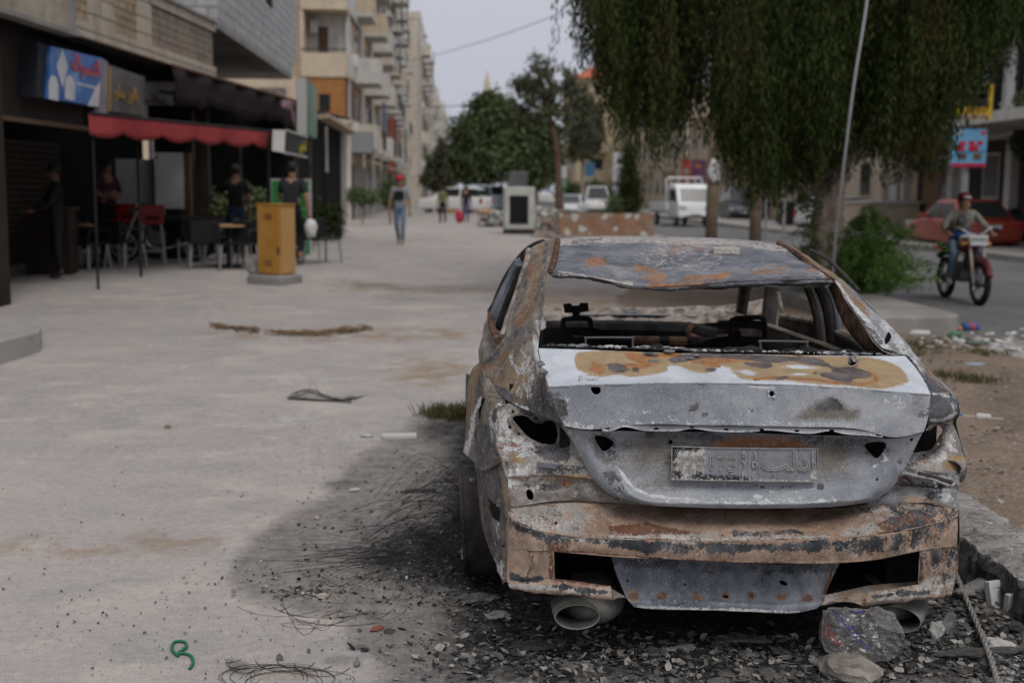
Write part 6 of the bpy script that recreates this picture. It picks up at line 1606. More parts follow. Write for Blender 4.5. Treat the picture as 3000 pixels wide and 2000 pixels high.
def person(label, loc, rz, pose=None, cl=None, h=1.75, hair=HAIR, group=None, hat=None, scale=None):
    """one continuous body grown round a posed skeleton; hair or cap is a child"""
    J = {}
    for k, v in STAND.items():
        if k in ('sh','el','wr','pa','hip','kn','an','toe'):
            J[k+'L'] = Vector((-v[0], v[1], v[2])); J[k+'R'] = Vector(v)
        else: J[k] = Vector(v)
    for k, v in (pose or {}).items(): J[k] = Vector(v)
    E = [('pelvis','spine'),('spine','chest'),('chest','neck'),('neck','head0'),('head0','head'),('head','top'),('head','nose')]
    for s in 'LR': E += [('chest','sh'+s),('sh'+s,'el'+s),('el'+s,'wr'+s),('wr'+s,'pa'+s),('pelvis','hip'+s),('hip'+s,'kn'+s),('kn'+s,'an'+s),('an'+s,'toe'+s)]
    names = list(J); V = [J[n] for n in names]; R = [RADII[n.rstrip('LR') if n not in RADII else n] for n in names]
    edges = [(names.index(a), names.index(b_)) for a, b_ in E]
    for s, sg_ in (('L',-1),('R',1)):       # four fingers and a thumb on each hand
        p = J['pa'+s]; d = (p-J['wr'+s]).normalized(); side = d.cross(Vector((0,0,1)) if abs(d.z) < .8 else Vector((0,1,0))).normalized(); nrm = side.cross(d)
        for i, ln in enumerate((.062,.072,.068,.052)):
            o = side*(i-1.5)*.019; b0 = p+d*.03+o; b1 = b0+d*ln*.5+nrm*.006; b2 = b1+d*ln*.42+nrm*.018
            n0 = len(V); V += [b0,b1,b2]; R += [(.0105,.0105),(.0095,.0095),(.008,.008)]; edges += [(names.index('pa'+s),n0),(n0,n0+1),(n0+1,n0+2)]
        b0 = p+side*(-.04)*1+d*-.01; b1 = b0+d*.035+side*-.012
        n0 = len(V); V += [b0,b1]; R += [(.012,.012),(.0095,.0095)]; edges += [(names.index('pa'+s),n0),(n0,n0+1)]
    k = h/1.75
    me = bpy.data.meshes.new('person'); me.from_pydata([v*k for v in V], edges, [])
    o = bpy.data.objects.new('tmp', me); COL.objects.link(o)
    o.modifiers.new('s','SKIN'); sv = me.skin_vertices[0].data
    for i, r in enumerate(R): sv[i].radius = (r[0]*k*1.08, r[1]*k*1.08)
    sv[names.index('pelvis')].use_root = True
    sd_ = o.modifiers.new('u','SUBSURF'); sd_.levels = sd_.render_levels = 2
    bpy.context.view_layer.update()
    ev = o.evaluated_get(bpy.context.evaluated_depsgraph_get())
    m2 = bpy.data.meshes.new_from_object(ev)
    bpy.data.objects.remove(o); bpy.data.meshes.remove(me)
    cl = cl or {}
    bone_part = {'pelvis':'trousers','spine':'shirt','chest':'shirt','neck':'skin','head0':'skin','head':'skin','top':'skin','nose':'skin','sh':'shirt','el':'sleeve','wr':'fore','pa':'skin','hip':'trousers','kn':'trousers','an':'trousers','toe':'shoe'}
    def seg(n): return bone_part[n if n in bone_part else n[:-1]]
    mats = [cl.get('skin', SKIN), cl.get('shirt', M_BLKC), cl.get('trousers', M_JEANS), cl.get('shoe', M_BLKC), cl.get('fore', cl.get('skin', SKIN))]
    idx = {'skin':0,'shirt':1,'sleeve':1,'trousers':2,'shoe':3,'fore':4}
    m2.materials.clear()
    for q in mats: m2.materials.append(q)
    segs = [(J[a]*k, J[b_]*k, a, b_) for a, b_ in E]
    for f in m2.polygons:
        c = f.center; best = (9, None)
        for a, b_, na, nb in segs:
            d = b_-a; t = max(0, min(1, (c-a).dot(d)/max(d.length_squared, 1e-9))); e = (c-a-d*t).length
            if e < best[0]: best = (e, nb if t > .0 else na, na, t)
        nb, na, t = best[1], best[2], best[3]
        part = seg(nb)
        if part == 'sleeve': part = 'shirt' if (t < .75 or cl.get('long')) else 'fore'
        if part == 'fore' and cl.get('long'): part = 'shirt'
        if nb.startswith('an') and t > .86 and not cl.get('boots'): part = cl.get('ankle', 'skin')
        if nb == 'spine' and t < .35: part = 'shirt' if cl.get('untucked', True) else 'trousers'
        if nb == 'neck' and t < .45: part = 'shirt'
        f.material_index = idx[part]; f.use_smooth = True
    o = bpy.data.objects.new('person', m2); COL.objects.link(o); o.location = loc; o.rotation_euler = (0,0,rz)
    tag(o, label, 'person', group)
    hd = J['head']*k
    if hair is not None:
        b = MB(); b.blob(hd+Vector((0,-.022,.035))*k, .108*k, hair, 3, .12, (.88,1.0,.92), h*3)
        b.build('hair', o, True)
    if hat is not None: hat(o, hd, k)
    for sx in (-1, 1):
        b = MB(); b.blob(hd+Vector((sx*.032,.088,.012))*k, .011*k, HAIR, 1, 0); b.build('eye', o)
        b = MB(); b.blob(hd+Vector((sx*.088,-.005,-.005))*k, .026*k, cl.get('skin', SKIN), 2, .2, (.35,.8,1.1)); b.build('ear', o, True)
    b = MB(); b.blob(hd+Vector((0,.082,-.055))*k, .022*k, mat('lips', (0.16,0.075,0.055), .6), 1, 0, (1.1,.5,.35)); b.build('mouth', o)
    return o
def cap(m1, m2, back=False):
    def mk(o, hd, k):
        b = MB()
        b.blob(hd+Vector((0,-.008,.055))*k, .108*k, m1, 3, .05, (.92,1.05,.72))
        b.build('cap', o, True)
        b = MB(); s = -1 if back else 1
        b.blob(hd+Vector((0,s*.13,.05))*k, .07*k, m2, 2, .05, (.95,.9,.16), 1, 1, Rx(-.25*s)); b.build('cap_peak', o, True)
    return mk
def face_dir(dx, dy): return math.atan2(-dx, dy)
# child walking towards the camera
M_GTEE = mat('grey t-shirt', (0.27,0.27,0.29), .9, var=.1, scale=5); M_REDC = mat('red cap', (0.45,0.02,0.03), .8)
p = at(1172,716,29.2); p.z = float(gz(p.x, 29.2))
walk = dict(knL=(-.09,.10,.50), anL=(-.08,.06,.10), toeL=(-.09,.22,.045), knR=(.09,-.02,.50), anR=(.06,-.20,.14), toeR=(.06,-.06,.04), elL=(-.24,-.03,1.13), wrL=(-.26,.03,.88), paL=(-.26,.04,.81), elR=(.24,-.02,1.13), wrR=(.27,.02,.88), paR=(.27,.03,.81))
kidp = person('youth in a red cap, grey t-shirt with black square and jeans crossing the plaza', p, math.pi-0.1, walk, dict(shirt=M_GTEE, trousers=M_JEANS, shoe=mat('tan sandal',(0.25,0.15,0.09),.8), ankle='shoe'), 1.66, None, hat=cap(M_REDC, M_REDC))
b = MB(); b.box((-.115,.112,1.09),(.115,.135,1.30), M_BLKC, bev=.008); o_ = b.build('shirt_print', kidp)
M_PURP = mat('dark plum shirt', (0.045,0.012,0.022), .9)
p = place(318,22.2)
person('man in a plum shirt standing with his arms crossed on the terrace', p, face_dir(.75,-.65), dict(elL=(-.24,.08,1.15), wrL=(-.02,.20,1.17), paL=(.08,.20,1.19), elR=(.24,.08,1.15), wrR=(.03,.23,1.12), paR=(-.07,.24,1.12)), dict(shirt=M_PURP, trousers=M_BLKC, skin=SKIND), 1.82)
p = place(168,18.6)
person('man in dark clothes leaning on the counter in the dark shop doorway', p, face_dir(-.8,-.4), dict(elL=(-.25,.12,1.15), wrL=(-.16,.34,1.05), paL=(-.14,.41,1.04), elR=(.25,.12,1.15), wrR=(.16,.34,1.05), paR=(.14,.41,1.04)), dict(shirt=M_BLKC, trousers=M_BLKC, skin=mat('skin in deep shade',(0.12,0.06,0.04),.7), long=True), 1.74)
p = place(694,23.0)
person('man in a black t-shirt and jeans seen from behind, hand to his face', p, face_dir(-.25,1), dict(elL=(-.30,.12,1.20), wrL=(-.16,.24,1.40), paL=(-.10,.22,1.46)), dict(shirt=M_BLKC, trousers=M_DJEANS, skin=SKIND), 1.76)
# man on a bicycle, seen from behind
p = place(855,21.2)
ride = dict(pelvis=(0,0,1.0), spine=(0,.04,1.17), chest=(0,.08,1.38), neck=(0,.08,1.53), head0=(0,.09,1.60), head=(0,.10,1.68), top=(0,.09,1.75), nose=(-.06,.18,1.66), shL=(-.18,.08,1.46), shR=(.18,.08,1.46),
            elL=(-.25,.16,1.22), wrL=(-.22,.40,1.12), paL=(-.21,.47,1.12), elR=(.28,.0,1.18), wrR=(.31,.0,.95), paR=(.31,.01,.88), hipL=(-.09,.02,.96), hipR=(.09,.02,.96), knL=(-.12,.36,.66), anL=(-.11,.18,.30), toeL=(-.11,.31,.26), knR=(.13,.18,.55), anR=(.14,.02,.18), toeR=(.15,.15,.12))
person('man in a charcoal t-shirt on a bicycle carrying a white carrier bag', p, face_dir(.12,1), ride, dict(shirt=M_DKGC, trousers=M_BLKC, shoe=mat('white red shoe',(0.4,0.3,0.3),.7)), 1.75)
bgp = p+Vector((.33,.0,.0))
b = MB(); b.blob((0,0,.66), .14, M_WHITE, 3, .25, (.8,.7,1.25), 2, 2.0); b.tube([(0,0,.80),(-.01,0,.90)], [.03,.012], M_WHITE, 6)
o = b.build('carrier_bag', None, True, 'full white plastic carrier bag hanging from the cyclist\'s hand', 'bag'); o.location = bgp
def bicycle(loc, rz, label):
    r = empty('bicycle', loc, rz, label, 'bicycle')
    for y in (-.5,.52):
        w = MB(); w.torus((0,0,0),(1,0,0),.32,.02,M_BLACK,32,6); o = w.build('wheel', r); o.location = (0,y,.335)
        w = MB(); w.ring((0,0,0),(1,0,0),.30,.285,.02,M_STEEL,32)
        for k in range(8):
            a = math.pi*k/8; w.cyl((0,.29*math.cos(a),.29*math.sin(a)),(0,-.29*math.cos(a),-.29*math.sin(a)),.003,M_STEEL,4)
        w.build('rim', o)
    f = MB()
    for a, c in (((0,-.5,.335),(0,-.05,.32)),((0,-.05,.32),(0,-.2,.80)),((0,-.5,.335),(0,-.18,.76)),((0,-.18,.76),(0,.34,.80)),((0,-.05,.32),(0,.36,.72)),((0,.34,.88),(0,.52,.335))): f.cyl(a, c, .018, M_DKGC, 8)
    f.build('frame', r)
    f = MB(); f.tube([(-.27,.30,1.0),(0,.34,.98),(.27,.30,1.0)],.013,M_STEEL,6); f.cyl((0,.34,.88),(0,.34,.98),.013,M_STEEL,6); f.build('handlebar', r)
    f = MB(); f.box((-.08,-.34,.84),(.08,-.08,.90), M_BLACK, bev=.02); f.build('saddle', r)
    f = MB(); f.ring((0,-.05,.32),(1,0,0),.09,.07,.01,M_STEEL,20); f.cyl((-.12,-.05,.32),(.12,-.05,.32),.015,M_STEEL,6); f.build('crank', r)
bicycle(p+Vector((0,.12,0)), face_dir(.12,1), 'dark bicycle ridden by the man in the charcoal t-shirt')
p = at(1297,668,49); p.z = float(gz(p.x,49))
person('small figure in black with a lime green top beside the rubbish heap', p, .4, walk, dict(shirt=mat('lime top',(0.10,0.14,0.05),.9), trousers=M_BLKC, ankle='trousers', long=False), 1.50, mat('black scarf',(0.012,0.012,0.013),.9))
p = at(1365,660,50); p.z = float(gz(p.x,50))
person('figure in a dark top bending by the rubbish heap with a red bag', p, -.3, None, dict(shirt=mat('dark plum top',(0.02,0.012,0.014),.9), trousers=mat('violet trousers',(0.06,0.06,0.14),.9), long=True), 1.5)
b = MB(); b.blob((0,0,.26), .2, mat('red sack',(0.42,0.03,0.06),.7), 3, .3, (.8,.6,1.3), 4); o = b.build('sack', None, True, 'red sack beside the figure at the rubbish heap', 'sack'); o.location = at(1345,660,49.6); o.location.z = float(gz(o.location.x,49.6))
p = at(2248,640,66); p.z = float(gz(p.x,66))
person('dark figure walking on the far pavement behind the tree', p, 1.2, walk, dict(shirt=mat('maroon top',(0.08,0.02,0.03),.9), trousers=M_BLKC, long=True), 1.7)

# ================================================================ motorcycles
M_TYRE = mat('tyre rubber', (0.022,0.021,0.020), .9, spec=.2, var=.3, scale=8); M_CHROME = mat('dull chrome', (0.5,0.5,0.5), .25, metal=.8); M_ENG = mat('engine metal', (0.09,0.085,0.08), .5, metal=.3, var=.4, scale=9)
def motorcycle(loc, rz, label, tank, steer=0.0, plate=True):
    r = empty('motorcycle', loc, rz, label, 'motorcycle')
    for y, nm in ((.64,'front'),(-.62,'rear')):
        w = MB(); w.torus((0,0,0),(1,0,0),.265,.045,M_TYRE,36,10); o = w.build('wheel', r); o.location = (0,y,.31)
        w = MB(); w.ring((0,0,0),(1,0,0),.235,.205,.05,M_STEEL,32); w.cyl((-.06,0,0),(.06,0,0),.055,M_ENG,16)
        for k in range(5):
            a = 2*math.pi*k/5; w.tube([(0,.04*math.cos(a),.04*math.sin(a)),(0,.21*math.cos(a),.21*math.sin(a))],[.02,.014],M_STEEL,6)
        w.build('rim', o)
    for s in (-1,1):
        f = MB(); f.tube([(s*.09,.64,.31),(s*.09,.40,.92)],[.026,.022],mat('dusty fork',(0.35,0.30,0.26),.5,metal=.2),10); f.build('fork', r)
    f = MB(); v = []
    for k in range(9):
        a = rad(20+k*15); v.append((0,.64+.33*math.cos(a),.31+.33*math.sin(a)))
    f.tube(v,[.05]*9,tank,8); f.build('front_mudguard', r)
    f = MB(); f.tube([(0,-.30,.66),(0,-.62,.72),(0,-.92,.62)],[.06,.07,.05],M_BLACK,8); f.build('rear_mudguard', r)
    f = MB(); f.blob((0,.16,.82),1,tank,3,.03,(.14,.26,.13)); f.build('fuel_tank', r, True)
    f = MB(); f.blob((0,.10,.905),1,M_WHITE,3,.03,(.10,.20,.06)); f.build('tank_cover', r, True)
    f = MB(); f.box((-.13,-.72,.74),(.13,-.06,.83),M_BLACK,bev=.04); f.build('seat', r)
    f = MB(); f.box((-.13,-.10,.30),(.13,.24,.58),M_ENG,bev=.04); f.cyl((0,.14,.42),(0,.28,.70),.085,M_ENG,14)
    for k in range(5): f.box((-.10,.13+k*.025,.50+k*.04),(.10,.28+k*.025,.51+k*.04),M_ENG)
    f.build('engine', r)
    f = MB()
    for a, c in (((0,.38,.84),(0,-.7,.72)),((0,.36,.76),(.0,.16,.34)),((.12,-.08,.36),(.12,-.62,.31)),((-.12,-.08,.36),(-.12,-.62,.31)),((.12,-.62,.31),(.11,-.5,.70)),((-.12,-.62,.31),(-.11,-.5,.70))): f.cyl(a, c, .02, M_BLACK, 8)
    f.build('frame', r)
    f = MB(); f.tube(curve_pts([(-.12,.26,.50),(-.16,.20,.30),(-.17,-.1,.27),(-.19,-.45,.36),(-.20,-.95,.44)],4),[.022]*11+[.045]*6,M_CHROME,10); f.build('exhaust', r)
    f = MB(); f.tube(curve_pts([(-.36,.26,1.04),(-.22,.34,1.06),(-.08,.40,.98),(.08,.40,.98),(.22,.34,1.06),(.36,.26,1.04)],4),.013,M_CHROME,8); f.build('handlebar', r)
    for s in (-1,1):
        f = MB(); f.cyl((s*.37,.255,1.04),(s*.26,.315,1.055),.02,M_BLACK,8); f.build('grip', r)
        f = MB(); f.tube([(s*.20,.42,.84),(s*.10,.42,.86)],[.03,.012],mat('amber lens',(0.45,0.20,0.03),.4),8); f.build('indicator', r)
        f = MB(); f.cyl((s*.15,.0,.30),(s*.26,.0,.30),.014,M_BLACK,6); f.build('footpeg', r)
    f = MB(); f.cyl((0,.40,.90),(0,.52,.90),.075,M_BLACK,18,.085); f.build('headlamp', r)
    if plate:
        f = MB(); f.box((-.12,.525,.83),(.12,.535,.97),M_WHITE); o = f.build('plate', r)
        text('plate_text','59395',.09,M_DKGC,o,frame4(Vector((0,.538,.90)),(-1,0,0),(0,0,1)),.001)
    f = MB(); f.box((-.07,-.97,.70),(.07,-.93,.76),M_REDC,bev=.01); f.build('tail_lamp', r)
    return r
def mid(a, b_): return (Vector(a)+Vector(b_))/2
rp_, fp_ = at(2770,868,17.35), at(2865,884,16.15)
bl = mid(rp_, fp_); bl.z = float(gz(bl.x, bl.y))
M_DRED = mat('dark red tank', (0.11,0.012,0.022), .35, spec=.5)
hd_ = face_dir(fp_.x-rp_.x, fp_.y-rp_.y)
motorcycle(bl, hd_, 'dark red motorcycle ridden towards the camera on the road', M_DRED)
sit = dict(pelvis=(0,-.22,.93), spine=(0,-.20,1.10), chest=(0,-.14,1.30), neck=(0,-.10,1.44), head0=(0,-.08,1.51), head=(.01,-.065,1.60), top=(.01,-.08,1.67), nose=(.04,.03,1.585), shL=(-.19,-.13,1.38), shR=(.19,-.13,1.38),
           elL=(-.36,-.02,1.17), wrL=(-.35,.20,1.10), paL=(-.34,.27,1.075), elR=(.34,-.02,1.17), wrR=(.35,.20,1.10), paR=(.34,.27,1.075), hipL=(-.10,-.20,.91), hipR=(.10,-.20,.91), knL=(-.23,.20,.78), anL=(-.23,.02,.36), toeL=(-.24,.15,.30), knR=(.23,.20,.78), anR=(.23,.02,.36), toeR=(.24,.15,.30))
M_JACK = mat('grey green camouflage jacket', (0.13,0.13,0.10), .9, color2=(0.30,0.28,0.23), scale=14)
rider = person('rider in a red and white cap and open camouflage jacket over a blue shirt', bl, hd_, sit, dict(shirt=M_JACK, trousers=M_JEANS, long=True, shoe=mat('pale trainer',(0.36,0.38,0.42),.7)), 1.58, HAIR, hat=cap(mat('dark red cap',(0.13,0.015,0.02),.8), mat('white cap peak',(0.5,0.46,0.44),.8)))
b = MB(); b.blob((0,-.125,.965),1,mat('blue shirt hem',(0.02,0.08,0.33),.9),3,.06,(.135,.10,.10)); b.build('shirt_hem', rider, True)
b = MB(); b.blob((0,-.06,1.13),1,mat('grey black print shirt',(0.03,0.033,0.037),.9,color2=(0.22,0.20,0.18),scale=13),3,.04,(.115,.075,.17)); b.build('shirt_front', rider, True)
motorcycle(place(470,22.0), 1.9, 'black motorcycle parked among the cafe chairs', M_BLACK, plate=False)

# ================================================================ cars, van and truck
M_TAIL = mat('red lamp glass', (0.32,0.015,0.02), .3); M_HEAD = mat('lamp glass', (0.45,0.46,0.47), .2)
def vehicle(name, label, cat, loc, rz, L, W, H, paint, kind='sedan', group=None, plate_front=False):
    r = empty(name, loc, rz, label, cat, group)
    h = L/2; gc = .19; belt = H*(.62 if kind in ('sedan','suv') else .55)
    if kind == 'sedan': prof = [(-h,.42),(-h+.03,belt-.06),(-h+.75,belt),(h-1.35,belt-.02),(h-.25,belt-.16),(h,.55),(h-.02,gc+.05),(h-.2,gc),(-h+.2,gc),(-h,.3)]; gh = [(-h+.45,belt-.01),(-h+1.15,H-.02),(-h+1.7,H),(h-2.1,H-.02),(h-1.15,belt-.02)]
    elif kind == 'suv': prof = [(-h,.5),(-h+.02,belt),(-h+.3,belt+.02),(h-1.2,belt),(h-.2,belt-.14),(h,.6),(h-.02,gc+.08),(h-.2,gc+.04),(-h+.2,gc+.04),(-h,.35)]; gh = [(-h+.05,belt),(-h+.45,H-.1),(-h+.9,H),(h-2.0,H-.05),(h-1.0,belt-.01)]
    else: prof = [(-h,.4),(-h,belt),(h-.5,belt),(h-.12,belt-.25),(h,.6),(h-.02,gc+.05),(h-.2,gc),(-h+.2,gc),(-h,.3)]; gh = [(-h+.02,belt-.01),(-h+.12,H-.05),(-h+.4,H),(h-1.1,H-.02),(h-.42,belt-.01)]
    m = MB(); m.prism(prof, 'x', -W/2, W/2, paint); o = m.build('body', r); bevel(o, .09, 3); o.data.shade_smooth()
    tw = W/2-.05; rw = W/2-.24
    def wid(z): return tw+(rw-tw)*max(0,(z-belt)/(H-belt))
    n = len(gh); v = [(-wid(z),y,z) for y,z in gh]+[(wid(z),y,z) for y,z in gh]
    m = MB(); m.add(v, [tuple(range(n))[::-1], tuple(range(n,2*n))]+[(i,(i+1)%n,n+(i+1)%n,n+i) for i in range(n)], paint); o = m.build('cabin', r); bevel(o, .05, 2); o.data.shade_smooth()
    def quad(nm, pts):
        q = MB(); pts = [Vector(p) for p in pts]; nn = (pts[1]-pts[0]).cross(pts[2]-pts[0]).normalized(); cc = sum(pts, Vector())/len(pts)
        if nn.dot(cc-Vector((0,0,belt+.1))) < 0: nn = -nn
        slab(q, [p+nn*.004 for p in pts], nn*.008, M_GLASS2 if nm != 'side_window' else M_GLASS); q.build(nm, r)
    def lerp(a, b_, t): return (a[0]+(b_[0]-a[0])*t, a[1]+(b_[1]-a[1])*t)
    def win(a, b_, nm, t0=.1, t1=.9):
        p, q = lerp(a, b_, t0), lerp(a, b_, t1)
        quad(nm, [(-wid(p[1])+.09,p[0],p[1]),(wid(p[1])-.09,p[0],p[1]),(wid(q[1])-.09,q[0],q[1]),(-wid(q[1])+.09,q[0],q[1])])
    win(gh[0], gh[1], 'rear_window'); win(gh[-1], gh[-2], 'windscreen', .06, .92)
    zb_, zt_ = belt+.03, H-.10
    y0 = gh[1][0]-.05 if kind != 'van' else -h+.3; y1 = gh[-2][0]+.1
    ymid = (y0+y1)/2
    for s in (-1,1):
        for a, c, ra, rb in ((y0,ymid-.05,.28 if kind=='sedan' else .15,0),(ymid+.05,y1,0,-.35)):
            quad('side_window', [(s*wid(zb_),a-(.35 if ra else 0),zb_),(s*wid(zb_),c+(.4 if rb else 0),zb_),(s*wid(zt_),c,zt_),(s*wid(zt_),a,zt_)])
        q = MB(); q.box((s*W/2-.22 if s>0 else -W/2-.008, h-.32, .60),(W/2+.008 if s>0 else -W/2+.22, h-.04 if kind!='van' else h+.006, .76), M_HEAD, bev=.03); q.build('headlight', r)
        q = MB(); zt2 = belt-.06; q.box((s*W/2-.16 if s>0 else -W/2-.006, -h-.008, zt2-(.22 if kind=='sedan' else .34)),(W/2+.006 if s>0 else -W/2+.16, -h+.14, zt2), M_TAIL, bev=.03); q.build('tail_light', r)
        q = MB(); q.box((s*W/2-.02 if s>0 else -W/2-.16, h-1.75 if kind!='van' else h-.9, belt+.0),(W/2+.16 if s>0 else -W/2+.02, h-1.6 if kind!='van' else h-.8, belt+.14), paint, bev=.02); q.build('wing_mirror', r)
        for y in (h-.85,-h+.85):
            q = MB(); q.torus((0,0,0),(1,0,0),.245,.075,M_TYRE,28,8); o = q.build('wheel', r); o.location = (s*(W/2-.09), y, .31)
            q = MB(); q.cyl((s*-.05,0,0),(s*.055,0,0),.20,M_STEEL,20)
            for k in range(5):
                a = 2*math.pi*k/5; q.box((s*.055-.006,.07,-.02),(s*.055+.006,.18,.02),M_BLACK,Rx(a))
            q.build('rim', o)
    q = MB(); q.box((-W/2+.1,h-.02,.28),(W/2-.1,h+.015,.42), M_BLACK); q.build('front_grille', r)
    q = MB(); q.box((-.26,h+.014,.44),(.26,h+.024,.55), M_WHITE); q.build('number_plate', r)
    q = MB(); q.box((-.26,-h-.024,.62),(.26,-h-.008,.73), M_WHITE); q.build('number_plate', r)
    return r
def paint(name, c): return mat(name, c, .3, spec=.5, var=.06, scale=1.5)
def carat(px, py, Y):
    p = at(px, py, Y); p.z = float(gz(p.x, p.y)); return p
GR = 'cars standing beyond the rubbish heap'
vehicle('parked_car', 'white hatchback parked nose left beyond the rubbish heap', 'car', carat(1330,606,72), rad(66), 4.3, 1.76, 1.55, paint('white paint', (0.80,0.80,0.80)), 'suv', GR)
vehicle('parked_car', 'pale blue SUV seen from its rear corner beyond the rubbish heap', 'car', carat(1440,617,76), rad(-52), 4.4, 1.82, 1.70, paint('pale blue paint', (0.40,0.47,0.55)), 'suv', GR)
vehicle('parked_car', 'white saloon facing the camera beside the leaning tree trunk', 'car', carat(1672,612,78), rad(168), 4.5, 1.75, 1.42, paint('white paint', (0.60,0.60,0.62)), 'sedan', GR)
vehicle('minibus', 'white minibus coming down the road behind the stone planter', 'minibus', carat(1747,622,84), rad(176), 4.6, 1.75, 2.0, paint('white van paint', (0.60,0.58,0.57)), 'van')
vehicle('delivery_van', 'white van partly hidden by the cypress in the planter', 'van', carat(1822,618,100), rad(178), 4.6, 1.75, 2.1, paint('white van paint', (0.58,0.57,0.56)), 'van')
vehicle('parked_car', 'white car showing its tail right of the big tree trunk', 'car', carat(2470,652,52), rad(-62), 4.3, 1.75, 1.5, paint('white paint', (0.60,0.60,0.60)), 'suv', 'cars parked on the far side of the road')
vehicle('parked_car', 'dark red car behind the big tree trunk', 'car', carat(2415,655,56), rad(60), 4.3, 1.75, 1.45, paint('wine red paint', (0.10,0.012,0.022)), 'sedan', 'cars parked on the far side of the road')
vehicle('parked_car', 'red saloon parked tail towards the road behind the motorcyclist', 'car', carat(2812,712,34.5), rad(-2), 4.5, 1.74, 1.42, paint('brick red paint', (0.30,0.05,0.03)), 'sedan', 'cars parked on the far side of the road')
vehicle('parked_car', 'dark blue car cut by the right edge of the view', 'car', carat(2990,706,38), rad(-14), 4.5, 1.76, 1.45, paint('dark blue paint', (0.035,0.042,0.06)), 'sedan', 'cars parked on the far side of the road')
vehicle('parked_car', 'dark van behind the nearer wooden posts', 'car', carat(2165,640,70), rad(175), 4.5, 1.78, 1.95, paint('slate paint', (0.05,0.055,0.065)), 'van', 'cars parked on the far side of the road')
# the little cab-over truck
tk = empty('pickup_truck', carat(1990,657,58), rad(187), 'small white cab-over truck with a rack behind the cab driving towards the camera', 'truck')
M_TRK = paint('white truck paint', (0.78,0.78,0.78))
m = MB(); m.prism([(.7,.45),(.7,1.95),(1.0,2.0),(1.75,1.97),(2.0,1.80),(2.32,1.18),(2.42,.95),(2.42,.45)], 'x', -.83, .83, M_TRK); o = m.build('cab', tk); bevel(o, .07, 3); o.data.shade_smooth()
m = MB(); slab(m, [(-.70,2.325,1.20),(.70,2.325,1.20),(.66,2.03,1.78),(-.66,2.03,1.78)], (0,.012,.006), M_GLASS2); m.build('windscreen', tk)
for s in (-1,1):
    m = MB(); slab(m, [(s*.832,1.0,1.2),(s*.832,2.15,1.2),(s*.832,1.93,1.75),(s*.832,1.0,1.75)], (s*.008,0,0), M_GLASS); m.build('side_window', tk)
    m = MB(); m.box((s*.62-.17,2.40,.80),(s*.62+.17,2.435,.98), M_HEAD, bev=.02); m.build('headlight', tk)
    m = MB(); m.box((s*1.0-.07,2.0,1.25),(s*1.0+.07,2.1,1.6), M_BLACK, bev=.02); m.build('wing_mirror', tk)
    for y in (1.75,-1.4):
        q = MB(); q.torus((0,0,0),(1,0,0),.235,.08,M_TYRE,26,8); o = q.build('wheel', tk); o.location = (s*.72, y, .315)
        q = MB(); q.cyl((s*-.05,0,0),(s*.06,0,0),.19,M_STEEL,18); q.build('rim', o)
m = MB(); m.box((-.83,2.40,.46),(.83,2.46,.66), M_TRK, bev=.03); m.build('bumper', tk)
m = MB(); m.box((-.5,2.425,.42),(.5,2.47,.52), M_BLACK); m.build('air_intake', tk)
m = MB(); m.box((-.25,2.462,.54),(.25,2.472,.64), M_FRAME); m.build('number_plate', tk)
m = MB(); m.box((-.85,-2.3,.62),(.85,.6,.72), M_STEEL)
for lo, hi in (((-.87,-2.3,.72),(-.83,.6,1.12)),((.83,-2.3,.72),(.87,.6,1.12)),((-.87,-2.34,.72),(.87,-2.3,1.12))): m.box(lo, hi, M_TRK)
m.build('load_bed', tk)
m = MB(); m.tube([(-.95,.45,1.0),(-.95,.45,2.2),(-.85,.45,2.3),(.75,.45,2.3),(.85,.45,2.2),(.85,.45,1.0)],.035,M_TRK,8)
for x in (-.6,-.2,.2,.6): m.cyl((x,.45,1.1),(x,.45,2.3),.02,M_TRK,6)
m.build('ladder_rack', tk)
# ================================================================ road, kerbs and pavements
def drape(name, xs, ys, m, lift, kind='structure'):
    X, Y = np.meshgrid(xs, ys); Z = gz(X, Y)+lift
    r, c = X.shape; ix = np.arange(r*c).reshape(r, c)
    f = np.stack([ix[:-1,:-1], ix[:-1,1:], ix[1:,1:], ix[1:,:-1]], -1).reshape(-1, 4)
    o = link_mesh(name, np.stack([X, Y, Z], -1).reshape(-1, 3), f, m, None, None, True)
    return tag(o, kind=kind)
def strip(name, x0, x1, ys, h, m, kind='structure'):
    """a kerb that follows the ground"""
    mb = MB(); pr = None
    for i in range(len(ys)-1):
        a, b_ = ys[i], ys[i+1]; za, zc = float(gz((x0+x1)/2, a)), float(gz((x0+x1)/2, b_))
        v = [(x0,a,za-.2),(x1,a,za-.2),(x1,a,za+h),(x0,a,za+h),(x0,b_,zc-.2),(x1,b_,zc-.2),(x1,b_,zc+h),(x0,b_,zc+h)]
        mb.add(v, [(0,1,2,3),(7,6,5,4),(3,2,6,7),(1,5,6,2),(0,3,7,4)], m)
    return tag(mb.build(name), kind=kind)
g2 = NT('worn asphalt')
c = g2.ramp(g2.noise(0.35, 8, 0.6), [(0.35,(0.115,0.113,0.115)),(0.65,(0.17,0.165,0.165))])
c = g2.mix(g2.rng(g2.noise(90, 4, 0.7), 0.4, 0.65, 0, 0.5), c, (0.07,0.07,0.07))
c = g2.mix(g2.rng(g2.noise(1.1, 8, 0.7, stretch=(2.5,0.25,1)), 0.5, 0.7, 0, 0.5), c, (0.24,0.225,0.21))
M_ROAD = g2.out(c, 0.85, g2.bump(g2.noise(120, 3), 0.25, 0.01), 0, 0.2)
yy = np.concatenate([np.linspace(12.6, 40, 40), np.linspace(42, 120, 27), np.linspace(130, 400, 10)])
drape('road', np.linspace(5.6, 12.85, 9), yy, M_ROAD, 0.012)
